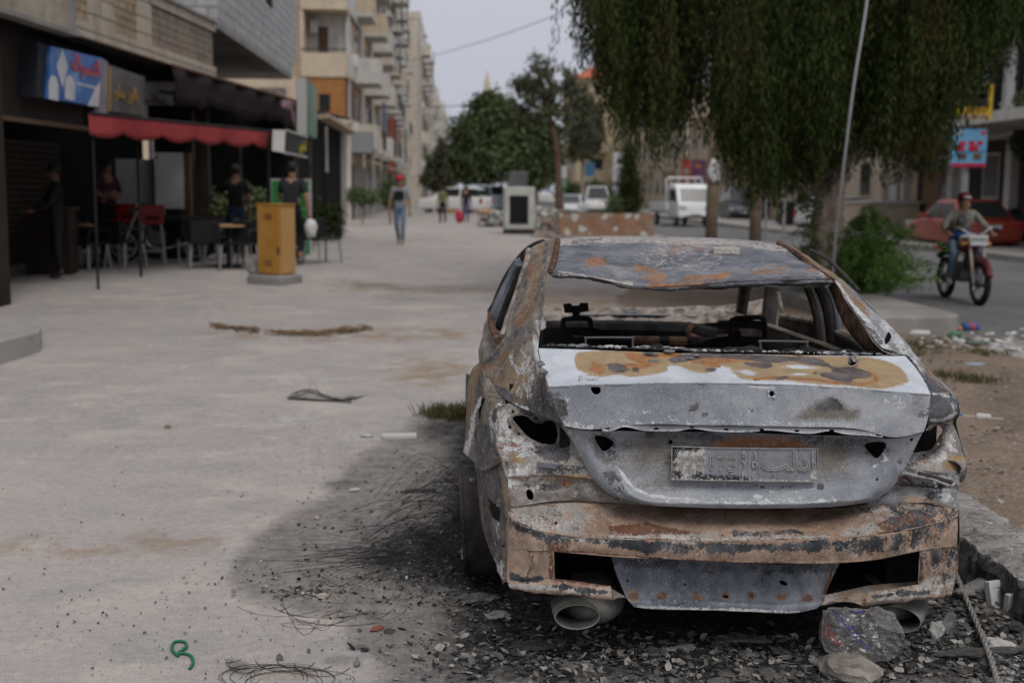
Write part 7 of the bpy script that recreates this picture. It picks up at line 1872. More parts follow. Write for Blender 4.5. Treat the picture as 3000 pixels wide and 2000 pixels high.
M_PAVE = mat('dusty pavement slabs', (0.25,0.235,0.215), .9, color2=(0.31,0.29,0.265), scale=0.8, bump=.2)
drape('pavement', np.linspace(13.1, 24, 8), yy, M_PAVE, 0.13)
M_KERB = mat('concrete kerb', (0.22,0.205,0.19), .9, color2=(0.33,0.31,0.285), scale=1.6, bump=.3)
strip('far_kerb', 12.85, 13.12, np.concatenate([np.linspace(14, 60, 30), np.linspace(65, 300, 24)]), .15, M_KERB)
strip('near_kerb', 5.35, 5.62, np.concatenate([np.linspace(20, 60, 20), np.linspace(65, 300, 24)]), .14, M_KERB)
# rounded end of the raised median
mb = MB(); z0 = float(gz(5.2, 13)); pts = [(4.55,20.5),(4.55,13.0),(5.25,12.95)]+[(5.3+.45*math.cos(rad(a)), 13.4+.45*math.sin(rad(a))) for a in (-80,-60,-40,-20,0)]+[(5.68,20.5)]
mb.prism(pts, 'z', z0-.3, z0+.22, M_KERB); o = mb.build('median_kerb'); tag(o, kind='structure'); bevel(o, .03, 2)
# low step at the far left
mb = MB(); P1, P2 = G(118, 1030), G(0, 1068); d = Vector(P2-P1); P3 = Vector(P1)+d*2.6
B_ = G(60, 958); zt2 = .21
pts = [tuple(P1[:2]), tuple(P3[:2]), (P3.x-.3, P3.y+3.2), (float(P1[0])-.55, float(P1[1])+1.5), (float(P1[0])-.1, float(P1[1])+.35)]
mb.prism(pts[::-1], 'z', -.1, float(P1[2])+.20, mat('grey step concrete', (0.27,0.255,0.24), .9, color2=(0.34,0.32,0.30), scale=3, bump=.3)); o = mb.build('step_kerb'); tag(o, kind='structure'); bevel(o, .02, 2)
# burnt, broken kerb beside the car
kb = Skin()
M_BKERB = burnt('scorched kerb stone', [(0.22,0.20,0.18),(0.30,0.28,0.255),(0.38,0.355,0.33)], 4.0, tan=(0.26,0.20,0.15), orange=(0.25,0.18,0.13), bias=(-.1,-.3,-.1,-.05), amp=(2.4,2,2.6,2.2), sc=(6,14,18,8), grime=.5)
ys = np.linspace(3.6, 9.5, 260); v, f, cols = [], [], []
prof = [(0.0,-.12),(-.02,-.02),(.0,.05),(-.01,.11),(.02,.155),(.12,.160),(.25,.160),(.36,.155),(.42,.10)]
for i, y in enumerate(ys):
    for j, (dx, dz) in enumerate(prof):
        k = noise.noise(Vector((y*3, j*.7, 2)))*.05+noise.noise(Vector((y*12, j*1.7, 5)))*.035+noise.noise(Vector((y*40, j*3, 5)))*.015
        br = .07*max(0, noise.noise(Vector((y*1.9, 3, 1))))
        v.append((2.2+dx+k*(1 if j < 4 else .3)+br*(1 if j < 4 else 0), y, dz+k*.35-(br*.7 if 1 < j < 5 else 0)))
        cols.append((0, .85*(1-sm(.11,.158,dz))*(1-sm(6.8,8,y))+.35*(1-sm(5.2,6.4,y)), .2, 0))
n = len(prof)
for i in range(len(ys)-1):
    for j in range(n-1): f.append((i*n+j, (i+1)*n+j, (i+1)*n+j+1, i*n+j+1))
o = link_mesh('roadside_kerb', v, f, M_BKERB, None, None, False, cols); tag(o, kind='structure')

# ================================================================ planter, posts, generator, bins
cz = NT('crazy stone paving')
vcol = cz.voro(4.6, 'F1', 1.0, 'Color'); sep_ = cz.split(vcol)
c = cz.ramp(sep_[0], [(0.0,(0.27,0.135,0.075)),(0.3,(0.36,0.20,0.11)),(0.6,(0.28,0.17,0.11)),(0.8,(0.32,0.22,0.16)),(0.86,(0.55,0.52,0.48))])
ed = cz.rng(cz.voro(4.6, 'DISTANCE_TO_EDGE'), 0.02, 0.05, 1, 0)
c = cz.mix(ed, c, (0.20,0.15,0.12))
M_CRAZY = cz.out(c, .85, cz.bump(ed, .4, .02))
x0, x1 = float(P(1640,650,34)[0]), float(P(1914,650,34)[0]); zb_ = float(P(1800,692,34)[2]); zt_ = float(P(1800,626,34)[2]); zg = float(gz(4,34))
pl_ = empty('stone_planter', ((x0+x1)/2, 34.8, zg), 0, 'long planter faced with brown and white crazy stone on a concrete plinth', 'planter')
hw = (x1-x0)/2
m = MB(); m.box((-hw,-.8,zb_-zg),(hw,.8,zt_-zg), M_CRAZY); m.build('stone_wall', pl_)
m = MB(); m.box((-hw-.25,-1.0,-.1),(hw+.35,1.0,zb_-zg+.01), M_KERB, bev=.03); m.build('plinth', pl_)
m = MB(); m.box((-hw+.1,-.7,zt_-zg),(hw-.1,.7,zt_-zg+.02), mat('planter soil',(0.10,0.075,0.055),.95)); m.build('soil', pl_)
M_POST = mat('weathered post wood', (0.17,0.125,0.085), .9, color2=(0.25,0.19,0.14), scale=3, bump=.4)
for px, Y, zt2, lb in ((2083,24.0,4.2,'left wooden post of the pair behind the burnt car'),(2212,23.5,4.4,'right wooden post of the pair, under the hanging leaves')):
    p = place(px, Y); b = MB(); b.tube([(0,0,-.1),(.0,0,1.5),(.02,.02,zt2)], [.13,.12,.11], M_POST, 10)
    o = b.build('wooden_post', None, True, lb, 'post', 'wooden posts behind the car'); o.location = p
    if px < 2100:
        b = MB(); b.blob((0,-.14,float(P(2090,500,Y)[2])-p.z), .16, M_WHITE, 2, .4, (.8,.3,1.5), 5); b.build('torn_notice', o)
Yg = 36.8; zg = float(gz(1.7, Yg))
gx0, gx1 = float(P(1479,600,Yg)[0]), float(P(1567,600,Yg)[0]); gt = float(P(1500,547,Yg)[2]); gb_ = float(P(1500,672,Yg)[2])
gn = empty('generator', ((gx0+gx1)/2, Yg, zg), 0, 'white street generator with a black louvred front and a grey box on its top', 'generator')
hw = (gx1-gx0)/2; a, t = gb_-zg, gt-zg
m = MB(); m.box((-hw,0,a),(hw,1.3,t), mat('chalky white enamel',(0.48,0.48,0.44),.7,var=.15,scale=2.5), bev=.04); m.build('housing', gn)
lx0, lx1, lz0, lz1 = float(P(1493,600,Yg)[0])-gn.location.x, float(P(1548,600,Yg)[0])-gn.location.x, float(P(1500,656,Yg)[2])-zg, float(P(1500,573,Yg)[2])-zg
m = MB(); m.box((lx0,-.012,lz0),(lx1,.004,lz1), M_BLACK); 
for k in range(16): z_ = lz0+(lz1-lz0)*(k+.5)/16; m.box((lx0+.01,-.03,z_-.012),(lx1-.01,-.012,z_+.008), M_DKGC)
m.build('louvre', gn)
m = MB(); m.box((-hw+.14,.1,t),(-hw+.14+(P(1546,520,Yg)[0]-P(1493,520,Yg)[0]),.7,float(P(1500,503,Yg)[2])-zg), mat('slate grey box',(0.11,0.11,0.12),.7,var=.2,scale=3), bev=.02); m.build('top_box', gn)
m = MB(); m.prism([(-hw,a),(-hw,0),(-hw+.2,0),(-hw+.28,a-.1),(hw-.28,a-.1),(hw-.2,0),(hw,0),(hw,a)], 'y', .03, 1.25, M_SOOT2); m.build('skid', gn)
for px, pt, Y, w_, lb in ((2357,572,52,.40,'black ridged rubbish bin nearest the big tree trunk'),(2302,590,55,.36,'black rubbish bin left of the ridged one')):
    p = place(px, Y); p.z += .13; H = float(P(px,pt,Y)[2])-p.z; b = MB(); b.cyl((0,0,0),(0,0,H),w_*.85,M_BLACK,20,w_)
    for k in range(5): b.ring((0,0,H*(k+.5)/5.2),(0,0,1),w_*1.02,w_*.8,.07,M_DKGC,20)
    o = b.build('rubbish_bin', None, False, lb, 'bin', 'black bins on the far pavement'); o.location = p
p = place(2565, 42); b = MB(); b.tube([(0,0,0),(-.12,0,.95)], [.14,.12], M_SOOT2, 10); o = b.build('leaning_bollard', None, True, 'leaning dark bollard on the far pavement right of the tree', 'bollard'); o.location = p
# rubbish heap beyond the plaza
bits = [mat('rubbish '+str(i), c, .8, var=.3, scale=9) for i, c in enumerate(((0.5,0.5,0.48),(0.36,0.33,0.28),(0.30,0.34,0.30),(0.22,0.17,0.13),(0.45,0.44,0.46),(0.26,0.17,0.14),(0.26,0.29,0.32)))]
def heap(name, label, cat, spots, n, seed, smin=.05, smax=.22, kind='stuff', h=.5):
    rr = random.Random(seed); b = MB()
    for k in range(n):
        x0_, x1_, y0_, y1_ = rr.choice(spots); x = rr.uniform(x0_, x1_); y = rr.uniform(y0_, y1_)
        s_ = rr.uniform(smin, smax); b.blob((x, y, float(gz(x, y))+s_*.3+rr.random()**2*h), s_, rr.choice(bits), 1, .5, (1, .8, .5+.5*rr.random()), k, 2.0, Rz(rr.random()*3))
    return b.build(name, None, False, label, cat, kind=kind)
hx = lambda px, Y: float(P(px, 640, Y)[0])
heap('rubbish_heap', 'heap of mixed white and brown rubbish left of the generator', 'rubbish', [(hx(1405,46),hx(1480,46),44,48)], 420, 3, .04, .15)
heap('rubbish_heap', 'scatter of rubbish right of the generator', 'rubbish', [(hx(1570,44),hx(1650,44),42,46)], 160, 5, .05, .2, 'stuff', .7)
p = at(1418,630,44); b = MB(); b.blob((0,0,.12), .22, mat('tan sack',(0.36,0.24,0.15),.9), 2, .3, (1.3,.8,.6), 8); o = b.build('sack', None, True, 'tan sack lying on the rubbish heap', 'sack'); o.location = p
p = at(1321,570,75); b = MB(); b.box((-.35,-.2,0),(.35,.2,1.0), M_ORC, bev=.03); p.z = float(gz(p.x,75)); o = b.build('orange_post_box', None, False, 'small orange cabinet left of the white hatchback', 'cabinet'); o.location = p
# litter on the verge at the right
lit = [mat('litter '+str(i), c, .6) for i, c in enumerate(((0.5,0.49,0.48),(0.40,0.36,0.34),(0.05,0.10,0.28),(0.36,0.18,0.11),(0.32,0.07,0.10),(0.08,0.18,0.11),(0.48,0.42,0.44)))]
rr = random.Random(11); b = MB()
for k in range(170):
    px, py = rr.uniform(2690, 3010), rr.gauss(1005, 17)
    p = G(px, py); s_ = rr.uniform(.012, .05)
    b.blob((p[0], p[1], p[2]+s_*.3), s_, rr.choice(lit[:2]+[bits[1], bits[3], bits[0]]), 1, .6, (1.3,.8,.4), k, 2.5, Rz(rr.random()*3))
b.build('litter', None, False, 'strip of mixed pale litter along the foot of the median kerb', 'litter', kind='stuff')
def bottle(px, py, ln, r, m, rz, lb, nm='bottle', cat='bottle', m2=None):
    p = Vector(G(px, py)); b = MB()
    b.tube([(-ln/2,0,r),(ln*.25,0,r),(ln*.38,0,r*.45),(ln*.5,0,r*.4)], [r,r,r*.5,r*.4], m, 12)
    if m2: b.cyl((-ln*.2,0,r),(ln*.1,0,r),r*1.03,m2,12)
    o = b.build(nm, None, True, lb, cat); o.location = p; o.rotation_euler = (0,0,rz)
bottle(2845,970,.22,.05,lit[2],.2,'blue and red bottle lying below the median kerb',m2=lit[4])
bottle(2808,974,.10,.045,lit[3],1.2,'small orange bottle beside the blue one')
bottle(2690,985,.24,.035,lit[0],2.9,'pale bottle lying nearest the shrub')
bottle(2865,1012,.26,.03,mat('grey green glass',(0.12,0.14,0.14),.3),.1,'grey bottle lying on the verge grass')
bottle(2795,988,.16,.035,lit[5],2.8,'crushed green bottle in the litter strip')
p = G(2855,1069); b = MB(); b.blob((0,0,.01),.07,mat('pale blue wrapper',(0.30,0.34,0.45),.5),2,.4,(1.3,.8,.15),3); o = b.build('wrapper', None, True, 'pale blue wrapper lying on the bare soil', 'litter'); o.location = p
pa_, pb_ = Vector(G(2805,1226)), Vector(G(2940,1238)); b = MB(); d = (pb_-pa_)
b.tube([pa_+Vector((0,0,.02)), pb_+Vector((0,0,.02))], .012, mat('pale stick',(0.34,0.30,0.27),.8), 8); b.cyl(pa_+d*.42+Vector((0,0,.025)), pa_+d*.72+Vector((0,0,.025)), .026, mat('white paper wrap',(0.5,0.47,0.44),.8), 12)
b.cyl(pa_+Vector((0,0,.02)), pa_+d*.1+Vector((0,0,.02)), .016, lit[2], 8)
b.build('paper_tube', None, False, 'stick with a white paper wrap lying on the verge behind the car', 'stick', loc=mid(pa_,pb_))

# ================================================================ signs on poles
def pole_sign(name, label, px0, px1, py0, py1, Y, face, pole_m=M_STEEL, post=True, pr=.06):
    a, c = Vector(P(px0, py0, Y)), Vector(P(px1, py1, Y)); x = (a.x+c.x)/2; z0 = float(gz(x, Y))
    r = empty(name, (x, Y, z0), 0, label, 'sign')
    m = MB(); m.box((a.x-x,-.03,c.z-z0),(c.x-x,.03,a.z-z0), face); m.build('panel', r)
    if post:
        m = MB(); m.cyl((0,.04+pr,0),(0,.04+pr,a.z-z0-.05), pr, pole_m, 10); m.build('pole', r)
    def sub(nm, fx0, fx1, fz0, fz1, mm, k=0):
        q = MB(); w_ = c.x-a.x; h_ = a.z-c.z
        q.box((a.x-x+w_*fx0,-.040-.004*k,c.z-z0+h_*fz0),(a.x-x+w_*fx1,-.031,c.z-z0+h_*fz1), mm, bev=0); return q.build(nm, r)
    return r, sub, (a, c, x, z0)
M_SKY = mat('poster light blue', (0.10,0.30,0.50), .5, color2=(0.16,0.38,0.58), scale=2); M_PRED = mat('poster red', (0.42,0.02,0.06), .5); M_YEL = mat('poster yellow', (0.50,0.34,0.02), .5)
r, sub, (a, c, x, z0) = pole_sign('advert_sign', 'light blue advert sign with red cherries and a red foot band on a pole', 2790, 2886, 378, 490, 30.9, M_SKY, pr=.10)
sub('red_band', 0, 1, 0, .10, M_PRED)
for fx, fz, s_ in ((.30,.62,.07),(.56,.64,.07),(.80,.64,.07),(.22,.50,.11),(.62,.50,.11)):
    q = MB(); w_, h_ = c.x-a.x, a.z-c.z; q.blob((a.x-x+w_*fx,-.035,c.z-z0+h_*fz), w_*s_*1.15, M_PRED, 2, .05, (1.25,.08,.85)); q.build('red_shape', r)
sub('picture', .18, .42, .20, .36, mat('brown photo',(0.10,0.05,0.05),.6,var=.5,scale=20)); sub('picture', .62, .86, .20, .36, mat('brown photo two',(0.14,0.08,0.05),.6,var=.5,scale=20)); sub('dark_line', .1, .95, .405, .42, M_DKGC); sub('white_logo', .1, .28, .84, .95, M_SWHITE); sub('red_logo', .82, .95, .85, .96, M_SRED)
r, sub, _ = pole_sign('advert_sign', 'black advert sign with a yellow border high on the same pole, half behind leaves', 2800, 2904, 246, 350, 31.0, M_YEL, post=False)
sub('dark_centre', .12, .88, .36, .97, M_BLACK); sub('orange_panel', .3, .85, .2, .34, mat('orange panel',(0.30,0.15,0.02),.6)); sub('grey_lettering', .3, .8, .6, .72, mat('grey lettering',(0.22,0.22,0.25),.6,var=.6,scale=12)); sub('grey_lettering', .25, .85, .8, .9, mat('grey lettering two',(0.22,0.22,0.25),.6,var=.6,scale=12)); sub('pink_strip', .1, .9, .03, .12, mat('pink strip',(0.30,0.20,0.20),.6))
m = MB(); m.box((-.12,.04,1.0),(-.06,.1,6.2), M_BLACK); m.build('bracket', r)
r, sub, _ = pole_sign('street_sign', 'white street sign with dark lettering on a post left of the truck', 1797, 1833, 446, 536, 60, M_SWHITE, pr=.05)
for f0, f1, q0, q1 in ((.3,.75,.62,.82),(.2,.85,.42,.47),(.15,.85,.33,.37),(.2,.8,.22,.26)): sub('dark_lettering', f0, f1, q0, q1, mat('sign ink',(0.05,0.06,0.07),.6))
r, sub, _ = pole_sign('banner', 'red banner with a pale emblem next to the purple one', 1997, 2024, 466, 530, 76, mat('red banner',(0.30,0.06,0.05),.7), pr=.05); sub('emblem', .3, .75, .3, .55, mat('banner emblem',(0.2,0.25,0.22),.7))
r, sub, _ = pole_sign('banner', 'purple banner next to the red one', 2028, 2068, 468, 530, 76, mat('purple banner',(0.11,0.045,0.10),.7,var=.4,scale=3), pr=.05); sub('pale_strip', .1, .9, .12, .2, mat('banner strip',(0.35,0.25,0.32),.7)); sub('orange_patch', .25, .6, .6, .8, mat('banner patch',(0.35,0.14,0.06),.7))
pole_sign('poster', 'blue poster on the cream buildings across the road', 1714, 1742, 475, 516, 100, mat('blue poster',(0.06,0.16,0.30),.6), pr=.04)
r, sub, _ = pole_sign('banner', 'narrow white and green banner beside the leaning tree trunk', 1645, 1660, 486, 550, 62, M_SWHITE, pr=.04); sub('green_half', 0, 1, 0, .45, M_GSIGN)
r, sub, _ = pole_sign('banner', 'green, white and red banner behind the hanging leaves', 2290, 2345, 30, 180, 34, M_GREEN, pr=.05); sub('white_band', 0, 1, .36, .56, M_SWHITE); sub('red_band', 0, 1, .1, .3, M_SRED)
pole_sign('banner', 'red banner glimpsed through the hanging leaves', 2240, 2268, 345, 432, 40, M_SRED, pr=.05)
# cables
def cable(lb, pts, r, m, nm='overhead_cable'):
    b = MB(); b.tube(curve_pts(pts, 10), r, m, 5); b.build(nm, None, True, lb, 'cable', loc=Vector(pts[0]))
M_CAB = mat('black cable', (0.12,0.12,0.125), .6)
cable('thin overhead cable rising across the sky towards the big tree', [P(1180,182,110), P(1290,158,92), P(1480,100,75), P(1700,18,60)], .022, M_CAB)
cable('thin level cable low across the sky between blocks and trees', [P(1240,312,150), P(1330,311,140), P(1480,296,120)], .05, M_CAB)
b = MB(); b.tube(curve_pts([P(2546,-60,12.9), P(2535,40,12.95), P(2500,260,13.15), P(2470,500,13.6), P(2448,690,14.3), P(2440,800,14.8)], 8), .016, mat('grey cable sleeve',(0.40,0.41,0.43),.6), 8)
b.build('hanging_cable', None, True, 'thick grey cable hanging down in front of the big tree', 'cable', loc=P(2440,800,14.8))

# ================================================================ buildings across the road
def block(name, label, x, y0, y1, z0, nfl, depth, wm, seed, roof=None, fh=3.0, bay=3.6, group='buildings across the road', face=True):
    """a block whose street side looks towards -x and whose near end looks towards the camera"""
    rr = random.Random(seed); r = empty(name, (x, y0, z0), 0, label, 'building', group)
    H = 3.6+nfl*fh; Ly = y1-y0
    def B(nm, lo, hi, m, par=r):
        q = MB(); q.box(lo, hi, m); return q.build(nm, par)
    B('wall', (0,0,0), (depth,Ly,H), wm)
    if roof is not None:
        q = MB(); q.add([(-.6,-.6,H),(depth+.6,-.6,H),(depth+.6,Ly+.6,H),(-.6,Ly+.6,H),(depth*.35,Ly*.35,H+2.6),(depth*.65,Ly*.35,H+2.6),(depth*.65,Ly*.65,H+2.6),(depth*.35,Ly*.65,H+2.6)], [(0,1,5,4),(1,2,6,5),(2,3,7,6),(3,0,4,7),(4,5,6,7),(3,2,1,0)], roof); q.build('roof', r)
    else: B('parapet', (-.1,-.1,H), (depth+.1,Ly+.1,H+.5), wm)
    for fl in range(nfl+1):
        zf = fl*fh+(.6 if fl == 0 else .6)
        for k in range(max(1, int(Ly/bay))):
            ya = (k+.5)*Ly/max(1, int(Ly/bay)); w_ = .55+.25*rr.random(); t = rr.random()
            f_ = B('window', (-.06,ya-w_,zf+.8), (0.0,ya+w_,zf+2.3), M_FRAME if t < .6 else wm)
            B('pane', (-.068,ya-w_+.08,zf+.88), (-.061,ya+w_-.08,zf+2.22), M_GLASS, f_)
            if fl > 0 and t > .45:
                q = MB(); e = .7+.4*rr.random(); q.box((-e,ya-1.3,zf-.15),(0,ya+1.3,zf), wm); q.box((-e,ya-1.3,zf),(-e+.1,ya+1.3,zf+.9), wm); q.box((-e+.1,ya-1.3,zf),(0,ya-1.2,zf+.9), wm); q.build('balcony', r)
        for k in range(max(1, int(depth/4.2))):
            xa = (k+.5)*depth/max(1, int(depth/4.2)); w_ = .5+.3*rr.random()
            f_ = B('window', (xa-w_,-.06,zf+.8), (xa+w_,0,zf+2.2), M_FRAME if rr.random() < .5 else wm)
            B('pane', (xa-w_+.08,-.068,zf+.88), (xa+w_-.08,-.061,zf+2.12), M_GLASS, f_)
            if fl > 0 and rr.random() > .5: B('balcony', (xa-1.2,-.9,zf-.1), (xa+1.2,-.065,zf+.85), wm)
    return r
M_YELW = stone_mat('yellowish render', (0.50,0.42,0.28), (0.54,0.46,0.32), (0.42,0.36,0.26), 1.6, .7, .004, .1, .3, streak=.25)
M_TANW = stone_mat('tan render', (0.50,0.42,0.32), (0.55,0.47,0.37), (0.42,0.35,0.27), 1.2, .5, .005, .1, .3, streak=.3)
block('red_roofed_block', 'cream block with a red hipped roof beyond the trees', 15.0, 150, 168, .0, 4, 11, M_YELW, 21, M_REDTILE)
block('yellow_block', 'yellowish block right of the red roofed one, behind the leaves', 19.5, 128, 146, .0, 3, 12, M_YELW, 22)
block('tan_block', 'tan block with shop front behind the truck', 18.5, 96, 122, .0, 2, 12, M_TANW, 23)
block('low_tan_building', 'low tan building with barred windows behind the tree trunk', 18.0, 50, 92, .1, 1, 12, M_TANW, 24)
wb = block('white_finned_building', 'white building with tall black fins cut by the right edge', 17.6, 22, 48, .1, 2, 12, stone_mat('white slab cladding', (0.50,0.49,0.49), (0.54,0.53,0.53), (0.40,0.39,0.39), 1.4, .45, .006, .1, .2, streak=.15), 25)
for k in range(15):
    b = MB(); b.box((-.22,2+k*1.6,4.2),(-.02,2.2+k*1.6,10.2), M_BLACK); b.build('fin', wb)
b = MB(); b.box((-3.0,-.5,3.5),(0,26,3.8), M_PALE); b.build('canopy', wb)
b = MB(); b.box((-.05,1,0.1),(-.03,25,3.3), M_SOOT2); b.build('shop_front', wb)
for k in range(6):
    b = MB(); b.box((-.35,1.5+k*4.4,0),(-.06,1.9+k*4.4,3.5), M_PALE); b.build('column', wb)
for k, m in enumerate((M_FRAME, mat('brown shop panel',(0.20,0.12,0.07),.8), M_TANW)):
    b = MB(); b.box((-.09,18.5+k*2.2,0),(-.051,20.1+k*2.2,2.4), m); b.build('shop_door', wb)
b = MB(); b.box((-.9,0,0),(.9,5,1.1), M_TANW); b.box((-1.0,-.1,1.1),(1.0,5.1,1.18), M_PALE); o = b.build('low_wall', None, False, 'low pale wall on the far pavement behind the leaning bollard', 'wall'); o.location = (16.4, 44, .2)
b = MB(); b.blob((0,0,.3), .6, M_DKGC, 3, .12, (1.6,1.2,.7), 4); o = b.build('covered_heap', None, True, 'dark covered heap by the low pale wall', 'heap'); o.location = (16.0, 45, .2)
mn = MB(); mn.cyl((0,0,0),(0,0,33),1.5,M_YELW,12); mn.cyl((0,0,33),(0,0,34),2.2,M_YELW,12); mn.cyl((0,0,34),(0,0,38),1.1,M_YELW,12); mn.cyl((0,0,38),(0,0,43),1.2,M_YELW,12,.05)
o = mn.build('minaret', None, False, 'pale minaret spire just above the far trees', 'tower'); o.location = (float(P(1427,300,420)[0]), 420, 0)
# ================================================================ trees and plants
def leaf_mat(name, c1, c2, c3, c4=None):
    n = NT(name)
    g_ = n.t.nodes.new('ShaderNodeNewGeometry')
    c = n.ramp(g_.outputs['Random Per Island'], [(0.0, c1), (0.55, c2), (1.0, c3)])
    c = n.mix(n.rng(n.noise(1.3, 4), .4, .65, 0, .5), c, tuple(.55*x for x in c1))
    c = n.mix(n.rng(n.noise(.9, 5, .6, stretch=(1.4,1.4,.5)), .5, .66, 0, .75), c, c4 or c3)
    return n.out(c, .8, None, 0, .06)
M_LEAF = leaf_mat('pepper tree leaves', (0.017,0.030,0.008), (0.035,0.055,0.015), (0.080,0.090,0.030), (0.070,0.053,0.025))
M_LEAFB = leaf_mat('bright sucker leaves', (0.065,0.13,0.028), (0.11,0.20,0.045), (0.16,0.25,0.07))
M_LEAFM = leaf_mat('mid green leaves', (0.075,0.11,0.048), (0.105,0.145,0.066), (0.145,0.17,0.085))
M_LEAFO = leaf_mat('olive leaves', (0.075,0.085,0.05), (0.10,0.11,0.066), (0.15,0.145,0.09))
M_BARK = mat('pepper tree bark', (0.20,0.15,0.115), .95, color2=(0.46,0.38,0.31), scale=7, bump=.8, bscale=18)
def mesh_quads(name, V, m, parent, smooth=False):
    """V: (n,4,3) array of leaf quads"""
    n = len(V); me = bpy.data.meshes.new(name)
    me.vertices.add(n*4); me.vertices.foreach_set('co', V.astype(np.float32).ravel())
    me.loops.add(n*4); me.loops.foreach_set('vertex_index', np.arange(n*4, dtype=np.int32))
    me.polygons.add(n); me.polygons.foreach_set('loop_start', np.arange(0, n*4, 4, dtype=np.int32)); me.polygons.foreach_set('loop_total', np.full(n, 4, np.int32))
    me.materials.append(m); me.update(); me.validate()
    o = bpy.data.objects.new(name, me); COL.objects.link(o); o.parent = parent
    return o
def leaf_quads(c, d, ln, w, rng):
    """narrow leaves at c pointing along d"""
    n = len(c); r = rng.normal(size=(n,3)); s = np.cross(d, r); s /= np.maximum(np.linalg.norm(s, axis=1, keepdims=True), 1e-6)
    ln = np.asarray(ln).reshape(-1,1); w = np.asarray(w).reshape(-1,1)
    return np.stack([c, c+d*ln*.5+s*w*.5, c+d*ln, c+d*ln*.5-s*w*.5], 1)
def strands(tops, lens, rng, per=46, ln=.11, w=.026, sway=.25, spread=.03):
    """hanging branchlets with narrow leaves set along both sides"""
    out = []
    n = len(tops); az = rng.uniform(0, 2*np.pi, n); sw = rng.uniform(.3, 1, n)*sway
    for k in range(per):
        t = (k+rng.random(n))/per
        c = tops.copy(); c[:,2] -= lens*t; c[:,0] += np.cos(az)*sw*np.sqrt(t); c[:,1] += np.sin(az)*sw*np.sqrt(t)
        c += rng.normal(scale=spread, size=(n,3))*np.array([1,1,.5])
        a = rng.uniform(0, 2*np.pi, n); dn = rng.uniform(1.2, 4.0, n)
        d = np.stack([np.cos(a), np.sin(a), -dn], 1); d /= np.linalg.norm(d, axis=1, keepdims=True)
        out.append(leaf_quads(c, d, ln*rng.uniform(.6, 1.3, n), w*rng.uniform(.7, 1.3, n), rng))
    return np.concatenate(out)
rg = np.random.default_rng(5)
# the big weeping tree
bt = place(2418, 16.2)
tree = empty('weeping_tree', bt, 0, 'big weeping pepper tree with a gnarled trunk and hanging leaves beside the road', 'tree')
def rel(px, py, Y): return Vector(P(px, py, Y))-bt
tr_ = MB()
tr_.tube(curve_pts([Vector((0,0,-.2)), rel(2418,740,16.2), rel(2425,640,16.2), rel(2437,550,16.2), rel(2455,470,16.2), rel(2440,380,16.2)], 5), [.32,.29,.27,.25,.24,.23,.22,.21,.20,.20,.20,.20,.20,.20,.20,.20,.20,.20,.19,.18,.17,.16,.15,.14,.13,.12], M_BARK, 14)
tr_.tube(curve_pts([rel(2405,760,16.0)+Vector((0,0,-.3)), rel(2400,680,16.0), rel(2412,590,16.05), rel(2440,520,16.1)], 5), [.17,.16,.15,.14,.13,.13,.13,.12,.12,.12,.12,.12,.11,.11,.10,.10], M_BARK, 10)
for pts, r0 in (([rel(2450,490,16.2), rel(2490,440,16.2), rel(2560,330,16.3), rel(2640,150,16.5)],.14), ([rel(2445,440,16.2), rel(2390,330,16.0), rel(2280,180,15.8), rel(2180,20,15.6)],.14), ([rel(2440,400,16.2), rel(2430,250,16.6), rel(2440,50,17), rel(2450,-150,17)],.12), ([rel(2500,430,16.2), rel(2600,360,15.8), rel(2740,250,15.4)],.08), ([rel(2300,200,15.8), rel(2150,120,15.6), rel(1980,60,15.5)],.07)):
    q = curve_pts(pts, 6); tr_.tube(q, [r0*(1-.6*i/len(q)) for i in range(len(q))], M_BARK, 8)
o = tr_.build('trunk', tree, True)
dm = o.modifiers.new('s','SUBSURF'); dm.levels = dm.render_levels = 1
tx = bpy.data.textures.new('gnarl','CLOUDS'); tx.noise_scale = .18
dp = o.modifiers.new('d','DISPLACE'); dp.texture = tx; dp.strength = .12; dp.mid_level = .5
bx_ = [1690,1740,1765,1790,1830,1870,1900,1940,1975,2010,2060,2110,2160,2200,2250,2300,2340,2400,2450,2500,2560,2620,2680,2740,2780,2815,2850,2900,2950,3000,3060]
by_ = [-120,90,220,330,420,430,470,470,440,430,400,500,520,590,590,580,565,545,500,500,505,490,480,500,450,330,240,200,190,150,120]
# clumps of hanging branchlets at many depths; each clump drops its own ragged tail
NC = 190
cpx = rg.uniform(1725, 3080, NC); cY = rg.uniform(13.6, 19.0, NC); cb = np.interp(cpx, bx_, by_)-np.abs(rg.normal(size=NC))*190*(rg.random(NC) > .38)
ok = ~(((cpx > 2030) & (cpx < 2105) & (cb > 300)) | ((cpx > 1780) & (cpx < 1835) & (cb > 330) & (rg.random(NC) < .6)) | ((cpx > 1945) & (cpx < 2030) & (cb > 420)))
tops, L = [], []
for a, c, b_ in zip(cpx[ok], cY[ok], cb[ok]):
    k = rg.integers(26, 48); o_ = P(a, b_, c); s_ = rg.uniform(.10, .26); d2 = rg.normal(size=(k, 2))
    ln_ = rg.uniform(.9, 2.2, k); up_ = np.abs(d2).sum(1)*rg.uniform(.05, .35, k)+rg.uniform(0, .25, k)
    t_ = np.stack([o_[0]+d2[:,0]*s_, o_[1]+d2[:,1]*s_, o_[2]+up_+ln_], 1); tops.append(t_); L.append(ln_)
tx_ = rg.uniform(1735, 2960, 230); ty_ = rg.uniform(13.8, 18, 230); tb_ = np.interp(tx_, bx_, by_)+rg.uniform(-40, 45, 230); k_ = ~((tx_ > 2035) & (tx_ < 2100))
